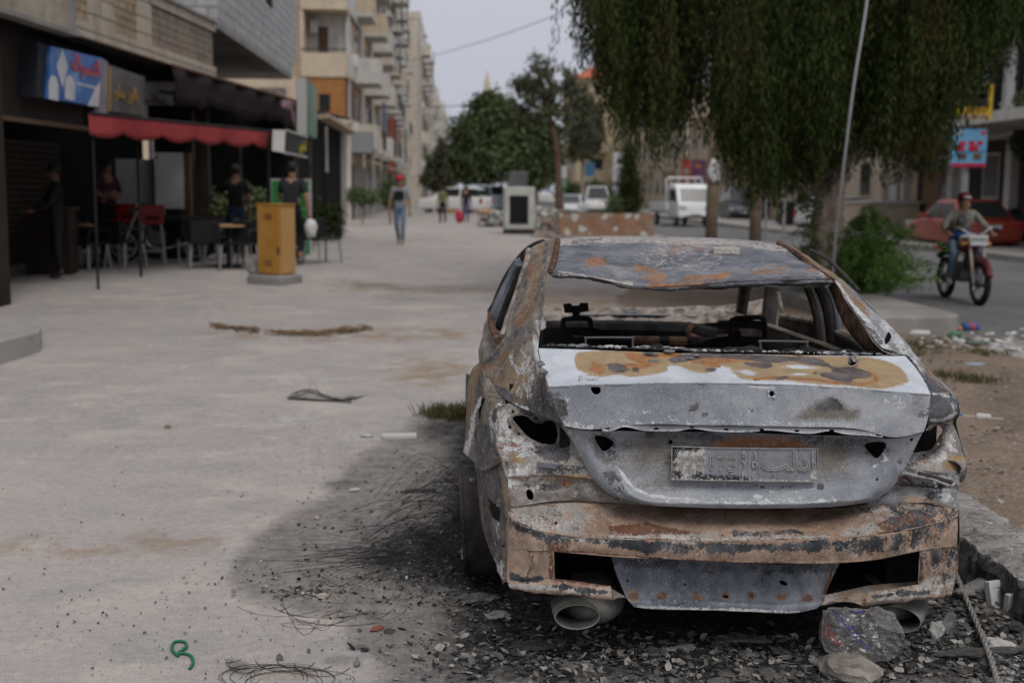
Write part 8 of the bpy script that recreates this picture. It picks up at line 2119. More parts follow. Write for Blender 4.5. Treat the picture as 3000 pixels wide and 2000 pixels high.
tt = np.stack([P(a, b_, c) for a, b_, c in zip(tx_[k_], tb_[k_], ty_[k_])]); tl2 = rg.uniform(1.2, 2.4, len(tt)); tt[:,2] += tl2; tops += [tt]*2; L += [tl2]*2
n3_ = 2100; fp = rg.uniform(1740, 3080, n3_); fy = rg.uniform(14.2, 19.4, n3_); fb = np.interp(fp, bx_, by_)-90-np.abs(rg.normal(size=n3_))*300
keep = ~((fp > 2035) & (fp < 2100) & (fb > 300)); fp, fy, fb = fp[keep], fy[keep], fb[keep]
fc = np.stack([P(a, b_, c) for a, b_, c in zip(fp, fb, fy)]); fl_ = rg.uniform(1.0, 2.2, len(fp)); fc[:,2] += fl_
tops.append(fc); L.append(fl_); tops = np.concatenate(tops); L = np.concatenate(L)
V1 = strands(tops-np.array(bt), L, rg, 58, .095, .017, .16)
# upper dome, out of the picture
n2 = 700; a = rg.uniform(0, 2*np.pi, n2); r_ = 3.6*np.sqrt(rg.random(n2))
dome = np.stack([bt.x+.2+r_*np.cos(a), bt.y+r_*np.sin(a), 7.6-.12*r_**2+rg.normal(scale=.3, size=n2)], 1)
V2 = strands(dome-np.array(bt), rg.uniform(.8, 1.8, n2), rg, 30, .16, .05, .3)
mesh_quads('crown', np.concatenate([V1, V2]), M_LEAF, tree)
# shrub of suckers at its foot
sb_ = Vector(G(2490, 890))
sh_ = empty('sucker_shrub', sb_, 0, 'bright green feathery shrub at the foot of the big tree', 'shrub')
q = []
stems = MB()
for k in range(230):
    a = rg.uniform(0, 2*np.pi); R_ = rg.uniform(.25, 1.22); H_ = rg.uniform(.6, 1.75)*(1.15-.4*R_); x0_ = rg.normal(scale=.28); y0_ = rg.normal(scale=.2)
    base = np.array([x0_, y0_, 0]); tip_ = base+np.array([R_*np.cos(a)*(1.0 if np.cos(a) > 0 else .75), R_*np.sin(a)*.7, H_*rg.uniform(.3, .8)])
    mid_ = (base+tip_)/2+np.array([0, 0, H_*.6])
    t = np.linspace(.12, 1, 34)[:,None]; pts = (1-t)**2*base+2*t*(1-t)*mid_+t*t*tip_
    if k < 30: stems.tube([Vector(base), Vector(mid_*.5+(base+tip_)*.25), Vector(tip_)], [.012,.008,.003], M_BARK, 5)
    tg = np.gradient(pts, axis=0); tg /= np.linalg.norm(tg, axis=1, keepdims=True)
    for s_ in range(3):
        d = tg*.6+rg.normal(scale=.6, size=pts.shape); d /= np.linalg.norm(d, axis=1, keepdims=True)
        q.append(leaf_quads(pts+rg.normal(scale=.02, size=pts.shape), d, .10*rg.uniform(.6, 1.2, len(pts)), .017*np.ones(len(pts)), rg))
mesh_quads('leaves', np.concatenate(q), M_LEAFB, sh_); stems.build('stems', sh_)
iv = []
for k in range(380):
    t = rg.random(); p_ = rel(2380-10*t+rg.normal()*14, 800-230*t, 15.8+rg.normal()*.1); iv.append(p_)
iv = np.array([tuple(p_) for p_ in iv]); d = rg.normal(size=iv.shape); d /= np.linalg.norm(d, axis=1, keepdims=True)
tag(mesh_quads('trunk_suckers', leaf_quads(iv, d, .09*np.ones(len(iv)), .03*np.ones(len(iv)), rg), M_LEAFM, tree), kind='stuff')

def crown_tree(name, label, px, Y, clumps, m, n, ls, trunk, group='trees further down the street', bark=M_BARK, droop=.3, lw=.45, seed=1, cat='tree'):
    """clumps: (px, py, radius px across, radius px up) seen at distance Y"""
    r_ = np.random.default_rng(seed); base = place(px, Y)
    t_ = empty(name, base, 0, label, cat, group)
    out = []; tot = sum(c[2]*c[3] for c in clumps)
    for cx, cy, rx, ry in clumps:
        c = np.array(P(cx, cy, Y))-np.array(base); sx, sz = rx*Y/FPX, ry*Y/FPX; k = int(n*rx*ry/tot)
        # leaves gather in twig clusters through the volume
        nc = max(6, k//26); u = r_.normal(size=(nc,3)); u /= np.linalg.norm(u, axis=1, keepdims=True); rad_ = r_.random((nc,1))**.45
        cc = c+u*rad_*np.array([sx, sx*.9, sz])
        ci = r_.integers(0, nc, k); cs = r_.uniform(.5, 1.3, nc)[ci][:,None]*max(.12, .17*sx)
        p_ = cc[ci]+r_.normal(size=(k,3))*cs*np.array([1,1,.8])
        d = r_.normal(size=(k,3)); d[:,2] -= droop; d /= np.linalg.norm(d, axis=1, keepdims=True)
        out.append(leaf_quads(p_, d, ls*r_.uniform(.6, 1.3, k), ls*lw*np.ones(k), r_))
    mesh_quads('crown', np.concatenate(out), m, t_)
    tb = MB()
    pts = [Vector(P(a, b_, Y))-base for a, b_ in trunk[0]]; pts[0].z = -.1
    qn = curve_pts(pts, 5); tb.tube(qn, [trunk[1]*(1-.55*i/len(qn)) for i in range(len(qn))], bark, 9)
    for i, (cx, cy, rx, ry) in enumerate(clumps):
        e = Vector(P(cx, cy, Y))-base; st = qn[min(len(qn)-1, int(len(qn)*.75))]
        tb.tube([st, st.lerp(e, .5)+Vector((0,0,-.1)), e], [trunk[1]*.35, trunk[1]*.25, trunk[1]*.12], bark, 6)
    tb.build('trunk', t_, True)
    return t_
M_REDBARK = mat('reddish bark', (0.09,0.055,0.04), .95, color2=(0.16,0.11,0.08), scale=2)
crown_tree('dense_tree', 'dense dark green tree standing right behind the pale blue SUV', 1430, 88, [(1395,390,68,62),(1450,350,75,70),(1380,480,62,60),(1440,450,85,80),(1425,300,40,30),(1500,430,60,75),(1370,430,45,60)], M_LEAFM, 26000, .42, ([(1430,600),(1432,540),(1435,480)], .3), seed=2)
crown_tree('dense_tree', 'darker rounded tree behind the generator', 1560, 74, [(1555,400,62,60),(1580,450,58,62),(1540,470,66,62),(1600,400,42,45),(1560,510,70,36),(1610,470,36,50)], M_LEAFM, 20000, .36, ([(1570,620),(1568,560),(1565,490)], .25), seed=3)
crown_tree('tall_sparse_tree', 'tall sparse olive green tree with a reddish leaning trunk', 1640, 62, [(1575,185,34,26),(1560,240,60,44),(1535,290,50,40),(1620,260,46,36),(1662,215,26,30),(1690,260,40,34),(1640,320,44,36),(1580,330,60,34),(1710,310,44,40),(1690,380,50,44),(1610,210,30,24),(1520,240,26,26)], M_LEAFO, 5200, .30, ([(1640,640),(1636,560),(1632,440),(1605,320),(1580,220)], .22), bark=M_REDBARK, seed=4, droop=.8, lw=.3)
crown_tree('feathery_tree', 'brownish feathery tree hanging in front of the red roofed block', 1700, 95, [(1715,330,44,50),(1725,400,46,56),(1700,440,40,40),(1745,370,30,50)], M_LEAFO, 7000, .34, ([(1705,610),(1706,540),(1710,440)], .2), seed=5, droop=.9, lw=.3)
crown_tree('roadside_tree', 'wispy green tree at the foot of the apartment blocks', 1290, 105, [(1290,470,38,40),(1270,520,40,36),(1312,510,30,50),(1300,430,18,26),(1330,480,22,40)], M_LEAFO, 5000, .40, ([(1295,575),(1294,530),(1292,470)], .2), seed=6)
crown_tree('low_hedge', 'low dark hedge behind the white car and minibus', 1720, 120, [(1690,560,34,20),(1740,556,40,22),(1790,562,36,20),(1650,560,26,22)], M_LEAFM, 6000, .40, ([(1720,590),(1720,575),(1720,562)], .1), seed=7, cat='hedge')
crown_tree('pavement_shrub', 'dark green shrub against the pale shop fronts at left of the walking youth', 1143, 47, [(1140,560,20,26),(1150,588,20,16)], M_LEAFM, 3000, .16, ([(1143,600),(1143,580),(1143,560)], .06), seed=8, group='shrubs along the left pavement', cat='shrub')
crown_tree('pavement_shrub', 'low shrub in front of the tall apartment block', 1062, 46, [(1050,572,26,14),(1080,576,22,12)], M_LEAFM, 2500, .14, ([(1062,605),(1062,590),(1062,575)], .05), seed=9, group='shrubs along the left pavement', cat='shrub')
crown_tree('cypress', 'slim dark cypress growing out of the stone planter', 1842, 34.8, [(1845,470,16,50),(1842,540,28,40),(1846,590,36,34)], M_LEAF, 7000, .085, ([(1843,640),(1843,560),(1844,440)], .07), seed=10, group=None, bark=M_REDBARK)
crown_tree('planter_shrub', 'rounded shrub left of the cypress in the planter', 1800, 34.6, [(1802,600,24,24)], M_LEAFM, 1800, .075, ([(1800,632),(1800,615),(1801,600)], .03), seed=11, group=None, cat='shrub')
crown_tree('pavement_tree', 'green tree at the right edge in front of the finned building', 3010, 36, [(3000,350,44,44),(3030,430,50,40),(2990,420,22,26),(3040,300,60,50)], M_LEAFM, 5000, .16, ([(3020,700),(3018,560),(3015,400)], .12), seed=12, group=None)
crown_tree('pavement_tree', 'dark bush beneath the blue advert sign', 2750, 60, [(2740,560,40,34),(2780,540,30,26),(2700,585,24,24)], M_LEAF, 3500, .24, ([(2745,650),(2745,600),(2742,560)], .08), seed=13, group=None)
# potted plants on the terrace
for i, (pxs, lb) in enumerate((([(597,592,20,26),(640,612,40,14)], 'leafy green plant left of the man in the black t-shirt'), ([(732,590,18,40),(735,625,26,16)], 'tall leafy plant right of the man in the black t-shirt'))):
    crown_tree('terrace_plant', lb, pxs[0][0], 24.4, pxs, M_LEAFB if i < 0 else M_LEAFM, 1700, .10, ([(pxs[0][0],640),(pxs[0][0],620),(pxs[0][0],600)], .02), seed=20+i, group='green plants at the back of the terrace', lw=.6, cat='plant')
for i, (pxs, lb, Y) in enumerate((([(925,640,18,36)], 'climbing plant low on the black slatted screen', 28.6), ([(975,640,16,40)], 'climbing plant at the corner of the black slatted screen', 30.6))):
    crown_tree('terrace_plant', lb, pxs[0][0], Y, pxs, M_LEAF, 900, .10, ([(pxs[0][0],690),(pxs[0][0],660),(pxs[0][0],630)], .02), seed=30+i, group='green plants at the back of the terrace', lw=.6, cat='plant')
# verge grass
def tufts(name, label, pts, n, m, ln, seed, kind='stuff', cat='grass'):
    r_ = np.random.default_rng(seed); out = []
    for _ in range(n):
        px_, py_, sx, sy = pts[r_.integers(len(pts))]
        p_ = G(px_+r_.normal()*sx, py_+r_.normal()*sy); k = 9
        c = np.repeat(p_[None], k, 0)+r_.normal(scale=.02, size=(k,3))*np.array([1,1,0])
        d = r_.normal(scale=.6, size=(k,3)); d[:,2] = 1; d /= np.linalg.norm(d, axis=1, keepdims=True)
        out.append(leaf_quads(c, d, ln*r_.uniform(.4, 1.3, k), .007*np.ones(k), r_))
    o = mesh_quads(name, np.concatenate(out), m, None); return tag(o, label, cat, None, kind)
M_GRASS = leaf_mat('dry verge grass', (0.05,0.052,0.02), (0.085,0.085,0.035), (0.14,0.12,0.06))
tufts('verge_grass', 'thin dry grass on the verge behind the car', [(2700,1010,40,10),(2760,1030,30,8),(2830,1035,40,7),(2680,1040,16,18),(2880,1040,40,6),(2780,1105,40,5),(2850,1118,30,4),(2720,965,20,6)], 230, M_GRASS, .065, 3)
tufts('scorched_weed', 'scorched green weed growing beside the burnt front wheel', [(1330,1222,24,8),(1290,1218,26,5)], 110, M_GRASS, .10, 4, 'thing', 'weed')
# ================================================================ things lying about the car
def GP(px, py, dz=0.0):
    p = Vector(G(px, py)); p.z += dz; return p
# block on the roof
c = Vector(P(2125, 741, Y0+1.57)); b = MB(); b.box((-.060,-.03,0),(.060,.03,.055), mat('pale foam block',(0.42,0.40,0.34),.9,color2=(0.50,0.48,0.42),scale=14,bump=.5,bscale=60), Rz(.03), (0,0,0), bev=.005)
o = b.build('foam_block', None, False, 'pale block resting on the burnt car roof', 'block'); o.location = (c.x, c.y, c.z-.03)
c = Vector(P(2482, 1034, Y0+.52)); b = MB(); b.tube([(0,0,0),(-.02,.01,.05)], [.020,.016], mat('ashy lump',(0.42,0.40,0.38),.9,bump=.4), 8); o = b.build('ash_lump', None, True, 'pale lump on the right end of the boot lid by the torn hole', 'debris'); o.location = (c.x, c.y, c.z-.045)
# steel cords of the burnt tyre
M_WIRE = mat('burnt steel cord', (0.020,0.020,0.021), .6, spec=.3)
def hairs(name, label, gens, n, seed, r0=.0011, cat='wire'):
    rr = random.Random(seed); b = MB()
    for k in range(n):
        pts = rr.choice(gens)(rr); b.tube(curve_pts(pts, 4), r0*rr.uniform(.7, 1.3), M_WIRE, 3, False)
    return b.build(name, None, True, label, cat)
wc = GP(1290, 1640)
def arcgen(cx, cy, rpx, hpx, a0, sp, hz):
    def f(rr):
        a = a0+rr.gauss(0, sp); l = rpx*rr.uniform(.5, 1.2)
        s_ = (cx+rr.gauss(0, 26), cy+rr.gauss(0, 14)); e = (s_[0]+math.cos(a)*l, s_[1]+math.sin(a)*l*.35)
        p0, p2 = GP(*s_, .005), GP(min(e[0], 1420), max(min(e[1], 1990), 1250), .005+rr.random()*.02); m_ = mid(p0, p2); m_.z += hz*rr.uniform(.1, 1); m_ += Vector((rr.gauss(0,.04), rr.gauss(0,.04), 0))
        return [p0, (p0+m_)/2+Vector((0,0,.25*hz)), m_, (m_+p2)/2+Vector((0,0,.1*hz)), p2]
    return f
gens = [arcgen(1390,1560,330,0,math.pi-.3,.5,.20), arcgen(1400,1500,250,0,math.pi+.3,.6,.26), arcgen(1330,1640,280,0,math.pi,.9,.10), arcgen(1250,1600,220,0,math.pi-.2,1.4,.13), arcgen(1380,1680,160,0,math.pi,1.2,.10), arcgen(1180,1640,320,0,math.pi-.1,.6,.03)]
hairs('tyre_wire', 'black tangle of burnt tyre wires spilling from the rear wheel', gens, 320, 3, .0009)
def loop(cx, cy, rx, ry, a0, a1, jit, dz=.003):
    def f(rr):
        a_, b_ = a0+rr.gauss(0,.3), a1+rr.gauss(0,.3); k1, k2 = rr.uniform(.75,1.2), rr.uniform(.75,1.2); ox, oy = rr.gauss(0,jit), rr.gauss(0,jit*.5)
        return [GP(cx+ox+rx*k1*math.cos(a_+(b_-a_)*i/6), cy+oy+ry*k2*math.sin(a_+(b_-a_)*i/6), dz) for i in range(7)]
    return f
hairs('loose_wire', 'thin bent wires scattered on the plaza left of the soot', [lambda rr: [GP(860+rr.gauss(0,40)+k*60*rr.uniform(.6,1.3), 1700+rr.gauss(0,30)-k*rr.uniform(-22,12), .003) for k in range(5)], lambda rr: [GP(820+k*70, 1790+rr.gauss(0,30)+18*math.sin(k*1.3), .003) for k in range(6)], loop(1000,1780,170,60,0,2.2,90), loop(860,1930,110,40,.5,3.0,60)], 15, 8, .0010)
hairs('wire_coil', 'loose coil of thin wire at the bottom of the plaza', [loop(760,1985,150,34,2.6,6.4,28), loop(840,1990,130,30,3.0,6.6,26), loop(700,1968,60,20,0,4.5,24)], 13, 9, .0009)
hairs('wire_bundle', 'small black bundle of wire lying alone on the plaza', [lambda rr: [GP(845+rr.gauss(0,4),1168+rr.gauss(0,3),.005), GP(880+rr.gauss(0,10),1163+rr.gauss(0,7),.01+rr.random()*.05), GP(920+rr.gauss(0,12),1158+rr.gauss(0,7),.02+rr.random()*.05), GP(945,1166+rr.gauss(0,4),.02), GP(1000,1172+rr.gauss(0,3),.006), GP(1048+rr.gauss(0,10),1164+rr.gauss(0,6),.004)], lambda rr: [GP(850,1170,.004), GP(890,1172+rr.gauss(0,3),.004), GP(950,1173+rr.gauss(0,3),.005), GP(1030,1174+rr.gauss(0,4),.004)]], 26, 10, .0017)
# green twisted wire
b = MB(); pts = [(522,1925),(505,1908),(508,1888),(524,1882),(543,1886),(545,1900),(528,1912),(523,1918),(540,1918),(560,1926),(566,1945),(556,1962)]
b.tube(curve_pts([GP(x, y, .007) for x, y in pts], 5), .0055, mat('green plastic cord',(0.015,0.14,0.065),.5), 8)
b.build('green_string', None, True, 'short curled green plastic cord on the plaza', 'cord', loc=GP(530,1915))
# twisted rope beside the kerb
b = MB(); ln = curve_pts([GP(2790,1690,.05), GP(2815,1745,.04), GP(2850,1825,.034), GP(2885,1910,.034), GP(2912,1990,.034), GP(2930,2060,.034)], 12)
for ph in (0, 2.1, 4.2):
    q = []
    for i, p in enumerate(ln): q.append(p+Vector((math.cos(i*.9+ph), 0, math.sin(i*.9+ph)))*.0055)
    b.tube(curve_pts(q, 2), .006, mat('grey sooty rope',(0.22,0.205,0.19),.9,var=.3,scale=60), 6)
b.build('rope', None, True, 'twisted grey rope running along the ground right of the car', 'rope', loc=GP(2850,1830))
# cigarette boxes
M_CARD = mat('white card', (0.50,0.50,0.50), .6, color2=(0.60,0.60,0.60), scale=20); M_INK = mat('grey print', (0.06,0.06,0.06), .6)
def packet(px, py, w, d, h, rz, tilt, lb, z=0.0):
    p = GP(px, py); p.z += z
    r = empty('cigarette_packet', p, rz, lb, 'packet', 'white cigarette packets by the kerb')
    b = MB(); b.box((-w/2,-d/2,0),(w/2,d/2,h*.72), M_CARD, bev=.0015); o = b.build('carton', r); o.rotation_euler = (tilt,0,0)
    b = MB(); b.box((-w/2,-d/2,h*.725),(w/2,d/2,h), M_CARD, bev=.0015); o2 = b.build('lid', r); o2.rotation_euler = (tilt,0,0)
    text('packet_text','Master',.03,M_INK,o,frame4(Vector((.012,-d/2-.0012,h*.34)),(0,0,-1),(1,0,0)),.0004)
    b = MB(); 
    for k in range(6): b.box((-.018,-d/2-.0009,h*.06+k*.002),(.0,-d/2-.0004,h*.06+k*.002+.001), M_INK)
    b.build('small_print', o)
    return r
packet(2918,1772,.070,.030,.098,.35,-.25,'larger white cigarette packet leaning at the kerb, torn open')
packet(2957,1792,.040,.025,.075,.25,.05,'smaller white cigarette packet standing in front')
# clear plastic bag
nb_ = NT('clear crumpled plastic')
tb_ = nb_.t.nodes.new('ShaderNodeBsdfTransparent'); gl_ = nb_.t.nodes.new('ShaderNodeBsdfGlossy'); df_ = nb_.t.nodes.new('ShaderNodeBsdfDiffuse')
gl_.inputs['Roughness'].default_value = .22; df_.inputs['Color'].default_value = (.74,.71,.68,1)
m1 = nb_.t.nodes.new('ShaderNodeMixShader'); m2_ = nb_.t.nodes.new('ShaderNodeMixShader')
bpn = nb_.bump(nb_.noise(11, 3, .5, dist=1.2), .45, .05)
nb_.t.links.new(bpn, gl_.inputs['Normal']); nb_.t.links.new(bpn, df_.inputs['Normal'])
lw = nb_.t.nodes.new('ShaderNodeLayerWeight'); lw.inputs['Blend'].default_value = .35; nb_.t.links.new(bpn, lw.inputs['Normal'])
f1 = nb_.rng(lw.outputs['Facing'], .35, 1.0, .05, .42); f1 = nb_.math('ADD', f1, nb_.rng(nb_.noise(9, 6, .7), .5, .7, 0, .16))
nb_.t.links.new(f1, m1.inputs[0]); nb_.t.links.new(tb_.outputs[0], m1.inputs[1]); nb_.t.links.new(df_.outputs[0], m1.inputs[2])
m2_.inputs[0].default_value = .08; nb_.t.links.new(m1.outputs[0], m2_.inputs[1]); nb_.t.links.new(gl_.outputs[0], m2_.inputs[2])
nb_.t.links.new(m2_.outputs[0], nb_.t.nodes['Material Output'].inputs[0])
M_BAG = nb_.m
YB = Y0-.03
bc = Vector(P(2525,1860,YB)); bg_z = 0.0
bag = empty('plastic_bag', (bc.x, YB+.0, .0), 0, 'clear crumpled plastic bag with purple and red Arabic lettering below the bumper', 'bag')
outl = smooth_poly([(2410,1800),(2418,1786),(2470,1780),(2540,1785),(2570,1774),(2600,1790),(2625,1800),(2645,1850),(2645,1905),(2590,1935),(2520,1940),(2480,1942),(2430,1915),(2408,1880)], 5)
cx_, cy_ = 2525, 1862
v, f = [], []
rings = 12; n = len(outl)
for side in (1, -1):
    for i in range(rings+1):
        t = i/rings
        for j, (ox, oy) in enumerate(outl):
            x, y = cx_+(ox-cx_)*math.sin(t*math.pi/2), cy_+(oy-cy_)*math.sin(t*math.pi/2)
            dep = side*.085*math.cos(t*math.pi/2)
            q = Vector(P(x, y, YB-dep))
            fold = .014*(abs(noise.noise(Vector((x*.022, y*.022, side*3))))*2.2+abs(noise.noise(Vector((x*.055, y*.05, side*7))))-.8)
            q.y -= side*fold*1.6; q.x += fold*.5; v.append(q-bag.location)
    off = len(v)-(rings+1)*n
    for i in range(rings):
        for j in range(n):
            a_ = [off+i*n+j, off+i*n+(j+1)%n, off+(i+1)*n+(j+1)%n, off+(i+1)*n+j]
            f.append(a_ if side > 0 else a_[::-1])
o = link_mesh('film', v, f, M_BAG, None, bag, False)
M_PURI = mat('purple ink', (0.035,0.02,0.16), .6); M_REDI = mat('red ink', (0.32,0.03,0.05), .6)
def bagtxt(body, px, py, size, m, ang, nm='lettering'):
    t = math.hypot((px-cx_)/120, (py-cy_)/80); dep = .085*max(.25, math.cos(min(1, t)*math.pi/2))+.022
    q = Vector(P(px, py, YB-dep))-bag.location; a = rad(ang)
    text(nm, body, size, m, bag, frame4(q, (math.cos(a), -.25, -math.sin(a)), (math.sin(a), .25, math.cos(a))), .0003)
bagtxt(ar('\ufe8d\ufedf\ufecc\ufeae\ufed7\ufeae\ufed7\ufeb3\ufeee\ufeb3'), 2496, 1842, .036, M_PURI, 50)
for k, ch in enumerate('YEMEN FRESH'): 
    t = k/10; bagtxt(ch, 2441+46*t, 1796+64*t+4*math.sin(t*3), .017, M_INK, 48)
bagtxt(ar('\ufea3\ufee0\ufeee\ufef3\ufe8e\ufe95'), 2432, 1845, .024, M_REDI, 52); bagtxt(ar('\ufeb3\ufeee\ufead\ufef3\ufe8e'), 2455, 1872, .02, M_REDI, 45)
b = MB(); b.tube(curve_pts([Vector(P(x, y, YB-.105))-bag.location for x, y in ((2411,1848),(2425,1866),(2450,1888))], 4), .0016, M_REDI, 5); b.build('red_line', bag)
b = MB(); b.tube(curve_pts([Vector(P(x, y, YB-.05))-bag.location for x, y in ((2490,1786),(2512,1794),(2535,1788))], 4), .003, M_PURI, 5); b.build('purple_seam', bag)
bagtxt(ar('\ufea3\ufee0\ufea0\ufef4\ufe94'), 2424, 1878, .016, M_INK, 40)
# stones, plates of charred paint and other single pieces
M_ROCK = mat('pale limestone', (0.30,0.27,0.235), .9, color2=(0.40,0.37,0.33), scale=12, bump=.6, bscale=40)
M_CHAR = mat('charred slab', (0.028,0.027,0.026), .8, color2=(0.085,0.08,0.075), scale=22, bump=.5)
M_SCALE = mat('grey flaked slab', (0.10,0.096,0.09), .85, color2=(0.21,0.20,0.19), scale=18, bump=.5)
M_SLATE = mat('pale grey scrap', (0.36,0.35,0.335), .85, color2=(0.46,0.45,0.43), scale=16, bump=.4)
def rock(px, py, r, sq, m, rz, lb, cat='stone', nm='stone', seed=None, sub=3, amp=.35, fr=1.6, sink=.25):
    p = GP(px, py); b = MB(); b.blob((0,0,r*sq[2]*(1-sink)), r, m, sub, amp, sq, seed or px, fr)
    o = b.build(nm, None, sub > 2 and amp < .3, lb, cat); o.location = p; o.rotation_euler = (0,0,rz); return o
rock(2482,1990,.07,(1.45,.75,.75),mat('brown limestone', (0.17,0.15,0.125), .9, color2=(0.36,0.325,0.28), scale=9, bump=.7, bscale=30),-.5,'big pale stone lying at the bottom beside the plastic bag',amp=.32,fr=1.8)
rock(1462,1808,.035,(1.3,.8,.45),M_ROCK,.3,'pale stone lump on the soot under the left rear corner',amp=.5)
rock(1288,1905,.020,(1.1,.8,.8),M_ROCK,.8,'small pale stone in the soot below the wire tangle')
rock(945,1752,.022,(1.2,.8,.6),M_ROCK,.2,'small pale stone at the edge of the soot')
rock(1368,1422,.028,(1.2,.9,.7),M_ROCK,.2,'pale stone beside the rear left wheel')
rock(1340,1424,.016,(1.4,.9,.7),M_ROCK,.9,'smaller pale stone next to it by the rear left wheel')
rock(928,1522,.015,(1,.9,.8),M_ROCK,.4,'round pebble on the plaza left of the wires')
rock(1105,1848,.018,(1.5,.8,.7),mat('red brick chip',(0.20,0.07,0.05),.9,bump=.4),.5,'small red brick chip on the plaza at the soot edge')
rock(1140,1855,.018,(1.2,1,.6),M_CHAR,.2,'black lump beside the red brick chip')
rock(2870,1745,.030,(1.2,.8,.5),M_ROCK,.3,'pale scrap beside the rope near the kerb')
rock(2900,1742,.13,(1.35,.55,.30),M_SCALE,.45,'grey flaked slab leaning against the scorched kerb','slab','slab',amp=.5)
rock(2985,1745,.06,(.8,.9,1.0),M_CHAR,.4,'dark charred lump sitting on the kerb at the right edge','lump','charred_lump',amp=.4)
rock(2850,1925,.10,(1.5,.32,.22),M_CHAR,.08,'long black charred plank end under the rope','plank','charred_plank',amp=.4)
rock(2975,1850,.028,(1,1,.8),M_CHAR,.1,'round black lump near the right edge','lump','charred_lump')
rock(1563,1900,.06,(1.5,.7,.16),M_CHAR,.1,'flat dark flake below the left exhaust tip','flake','charred_flake',amp=.45,sink=-.2)
rock(1690,1952,.04,(1.5,.8,.16),M_SCALE,.4,'curled grey flake in the ash below the left exhaust','flake','charred_flake',amp=.5,sink=-.2)
rock(1735,1965,.045,(1.5,.7,.14),M_SCALE,-.3,'broad grey flake next to the curled one','flake','charred_flake',amp=.5,sink=-.2)
rock(2170,1880,.075,(1.5,.5,.13),M_SCALE,-.2,'long layered grey flake below the valance','flake','charred_flake',amp=.5,sink=-.2)
rock(2000,1905,.042,(1.5,.6,.22),M_SLATE,.3,'pale grey flake in the ash below the valance','flake','charred_flake',amp=.5,sink=-.1)
b = MB(); p = GP(1170,1284); b.box((-.115,-.05,0),(.115,.05,.03), mat('white slab',(0.46,0.45,0.43),.8,color2=(0.52,0.51,0.49),scale=8,bump=.2), Rz(.12), bev=.008); o = b.build('white_slab', None, False, 'flat white slab lying on the ground left of the car', 'slab'); o.location = p
rock(1075,1280,.035,(1.2,.8,.4),M_SLATE,.1,'small grey scrap left of the white slab','scrap','scrap',amp=.4)
rock(1225,1443,.055,(1.8,.5,.25),M_CHAR,.1,'black charred strip beside the rear wheel','strip','charred_strip',amp=.5)
rock(1040,1438,.022,(1.4,.8,.5),M_SLATE,.2,'small grey lump by the dark soot spot','lump','ash_lump',amp=.5)
rock(1060,1735,.03,(1.3,.8,.3),M_SCALE,.2,'dark flake in the wire scatter','flake','charred_flake',amp=.5)
rock(1405,1762,.06,(1.3,.7,.3),M_SCALE,.35,'crumpled pale grey scrap at the soot below the rear corner','scrap','scrap',amp=.6,fr=2.4)
rock(492,1253,.02,(1.2,1,.7),mat('tan pebble',(0.25,0.16,0.11),.9),.1,'tan pebble alone on the plaza, centre left')
rock(2920,1905,.05,(1,.9,.5),M_SLATE,.2,'curled pale ash scrap right of the bag','scrap','scrap',amp=.6)
rock(2775,1858,.06,(1,.35,.8),M_SCALE,.9,'curled ribbed scrap standing in the ash right of the bag','scrap','scrap',amp=.5)
rock(2742,1872,.035,(1,.6,1.1),M_SLATE,.4,'upright pale ash scrap right of the bag','scrap','scrap',amp=.6)
# dry palm fronds across the plaza
def reed(label, pts, n, seed):
    rr = random.Random(seed); b = MB()
    for k in range(n):
        i = rr.random()*(len(pts)-1.2); j = int(i); a = Vector(pts[j]).lerp(Vector(pts[j+1]), i-j); t = min(len(pts)-1, i+.5); c_ = Vector(pts[int(t)]).lerp(Vector(pts[min(len(pts)-1, int(t)+1)]), t-int(t))
        p0, p1 = GP(a.x+rr.gauss(0,4), a.y+rr.gauss(0,3), .01+rr.random()*.03), GP(c_.x+rr.gauss(0,8), c_.y+rr.gauss(0,3.5), .01)
        b.tube([p0, mid(p0,p1)+Vector((0,0,.02)), p1], .006, M_REED, 4)
    return b.build('dry_frond', None, False, label, 'frond', 'dry fronds on the plaza')
M_REED = mat('dry frond', (0.17,0.115,0.065), .9, var=.3, scale=5)
reed('short dry brown frond lying on the plaza', [(610,958,0),(660,962,0),(700,968,0),(755,972,0)], 60, 1)
reed('longer dry brown frond right of the short one', [(770,976,0),(850,982,0),(930,982,0),(1010,974,0),(1085,964,0)], 90, 2)
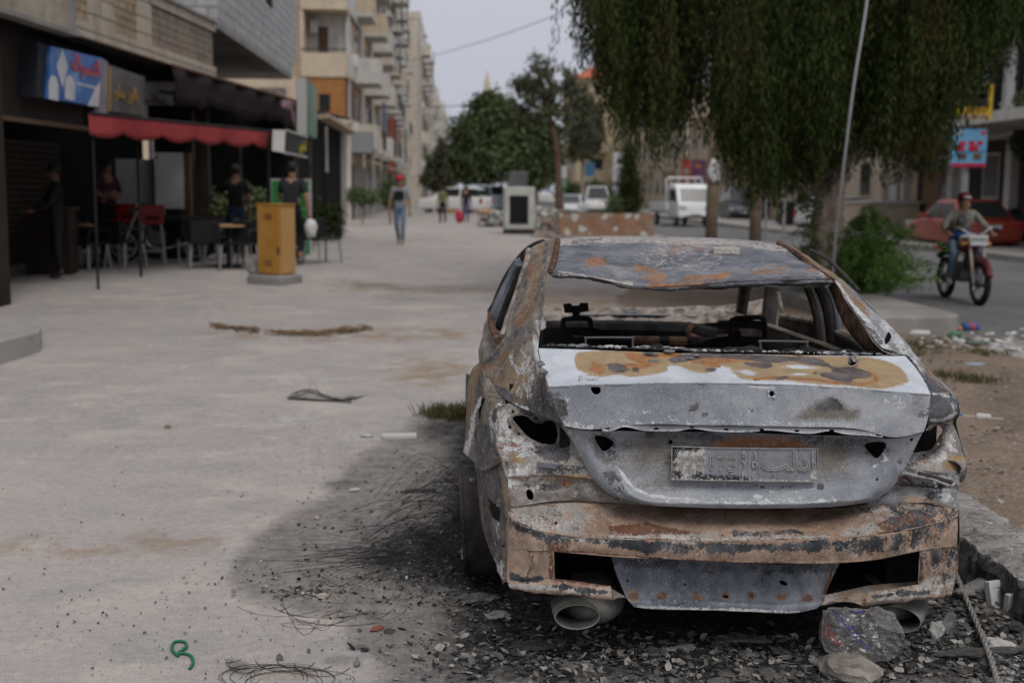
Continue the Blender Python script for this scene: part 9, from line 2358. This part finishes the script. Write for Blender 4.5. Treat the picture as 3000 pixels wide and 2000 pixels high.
# ash flakes
def flakes(name, label, regions, n, seed, mats, smin, smax):
    rr = np.random.default_rng(seed); b = MB()
    V, MI = [], []
    for k in range(n):
        cx_, cy_, sx, sy = regions[rr.integers(len(regions))]
        px_, py_ = cx_+rr.normal()*sx, cy_+rr.normal()*sy
        if py_ < 1030 or py_ > 2060: continue
        p = G(px_, py_); s_ = smin+(smax-smin)*rr.random()**3.2; a = rr.uniform(0, 6.28); tl = rr.normal()*.35; tl2 = rr.normal()*.35
        R = (Matrix.Rotation(a, 3, 'Z') @ Matrix.Rotation(tl, 3, 'X') @ Matrix.Rotation(tl2, 3, 'Y'))
        n_ = rr.integers(4, 7); pts = [R @ Vector((math.cos(6.28*i/n_)*s_*rr.uniform(.5,1.2)*1.3, math.sin(6.28*i/n_)*s_*rr.uniform(.5,1.2)*.8, 0))+Vector((p[0], p[1], p[2]+s_*.3+.004)) for i in range(n_)]
        slab(b, pts, R @ Vector((0,0,.0016+s_*.08)), mats[rr.integers(len(mats))])
    return b.build(name, None, False, label, 'ash', kind='stuff')
M_F1 = mat('flake black', (0.018,0.018,0.018), .8); M_F2 = mat('flake grey', (0.10,0.098,0.094), .9, var=.3, scale=30); M_F3 = mat('flake pale', (0.29,0.275,0.255), .9, var=.2, scale=30); M_F2B = mat('flake mid', (0.19,0.175,0.16), .9, var=.3, scale=30); M_F4 = mat('flake tan', (0.22,0.175,0.14), .9)
flakes('ash_flakes', 'litter of black and grey ash flakes under and behind the car', [(2000,1930,430,45),(2750,1860,130,70),(1600,1930,220,50),(2850,1800,90,70),(2300,1960,300,30),(2950,1950,80,40),(2050,1895,160,16)], 7000, 5, [M_F1,M_F1,M_F1,M_F2,M_F2,M_F2,M_F3,M_F2B], .003, .021)
flakes('soot_crumbs', 'black and pale crumbs in the soot by the left rear wheel', [(1300,1690,110,50),(1200,1740,160,50),(1400,1780,90,40),(1250,1600,120,60),(1000,1700,200,50),(1300,1420,70,60),(1130,1500,160,90),(900,1740,40,10)], 2600, 6, [M_F1,M_F1,M_F2,M_F3,M_F4], .002, .013)
flakes('plaza_grit', 'scattered small grit on the concrete plaza', [(500,1500,420,250),(700,1850,400,120),(900,1350,250,120),(300,1800,300,160)], 700, 7, [M_F1,M_F2,M_F3,M_F4], .002, .008)
flakes('verge_rubble', 'small stones and clods on the bare soil right of the car', [(2900,1250,90,90),(2880,1120,90,60),(2930,1350,60,80),(2800,1070,60,30)], 1100, 8, [M_F3,M_F2B,M_F4,M_F2B], .003, .02)
# charred wooden strip standing against the rear wheel
b = MB(); b.tube([Vector(P(1357,1636,Y0+.93)), Vector(P(1372,1530,Y0+.93)), Vector(P(1385,1400,Y0+.95))], [.010,.018,.014], mat('ashy streaked strip',(0.05,0.048,0.045),.9,color2=(0.36,0.34,0.31),scale=22,bump=.5), 5)
b.build('charred_strip', None, False, 'pale streaked charred strip standing against the rear left wheel', 'strip', loc=P(1357,1636,Y0+.93))
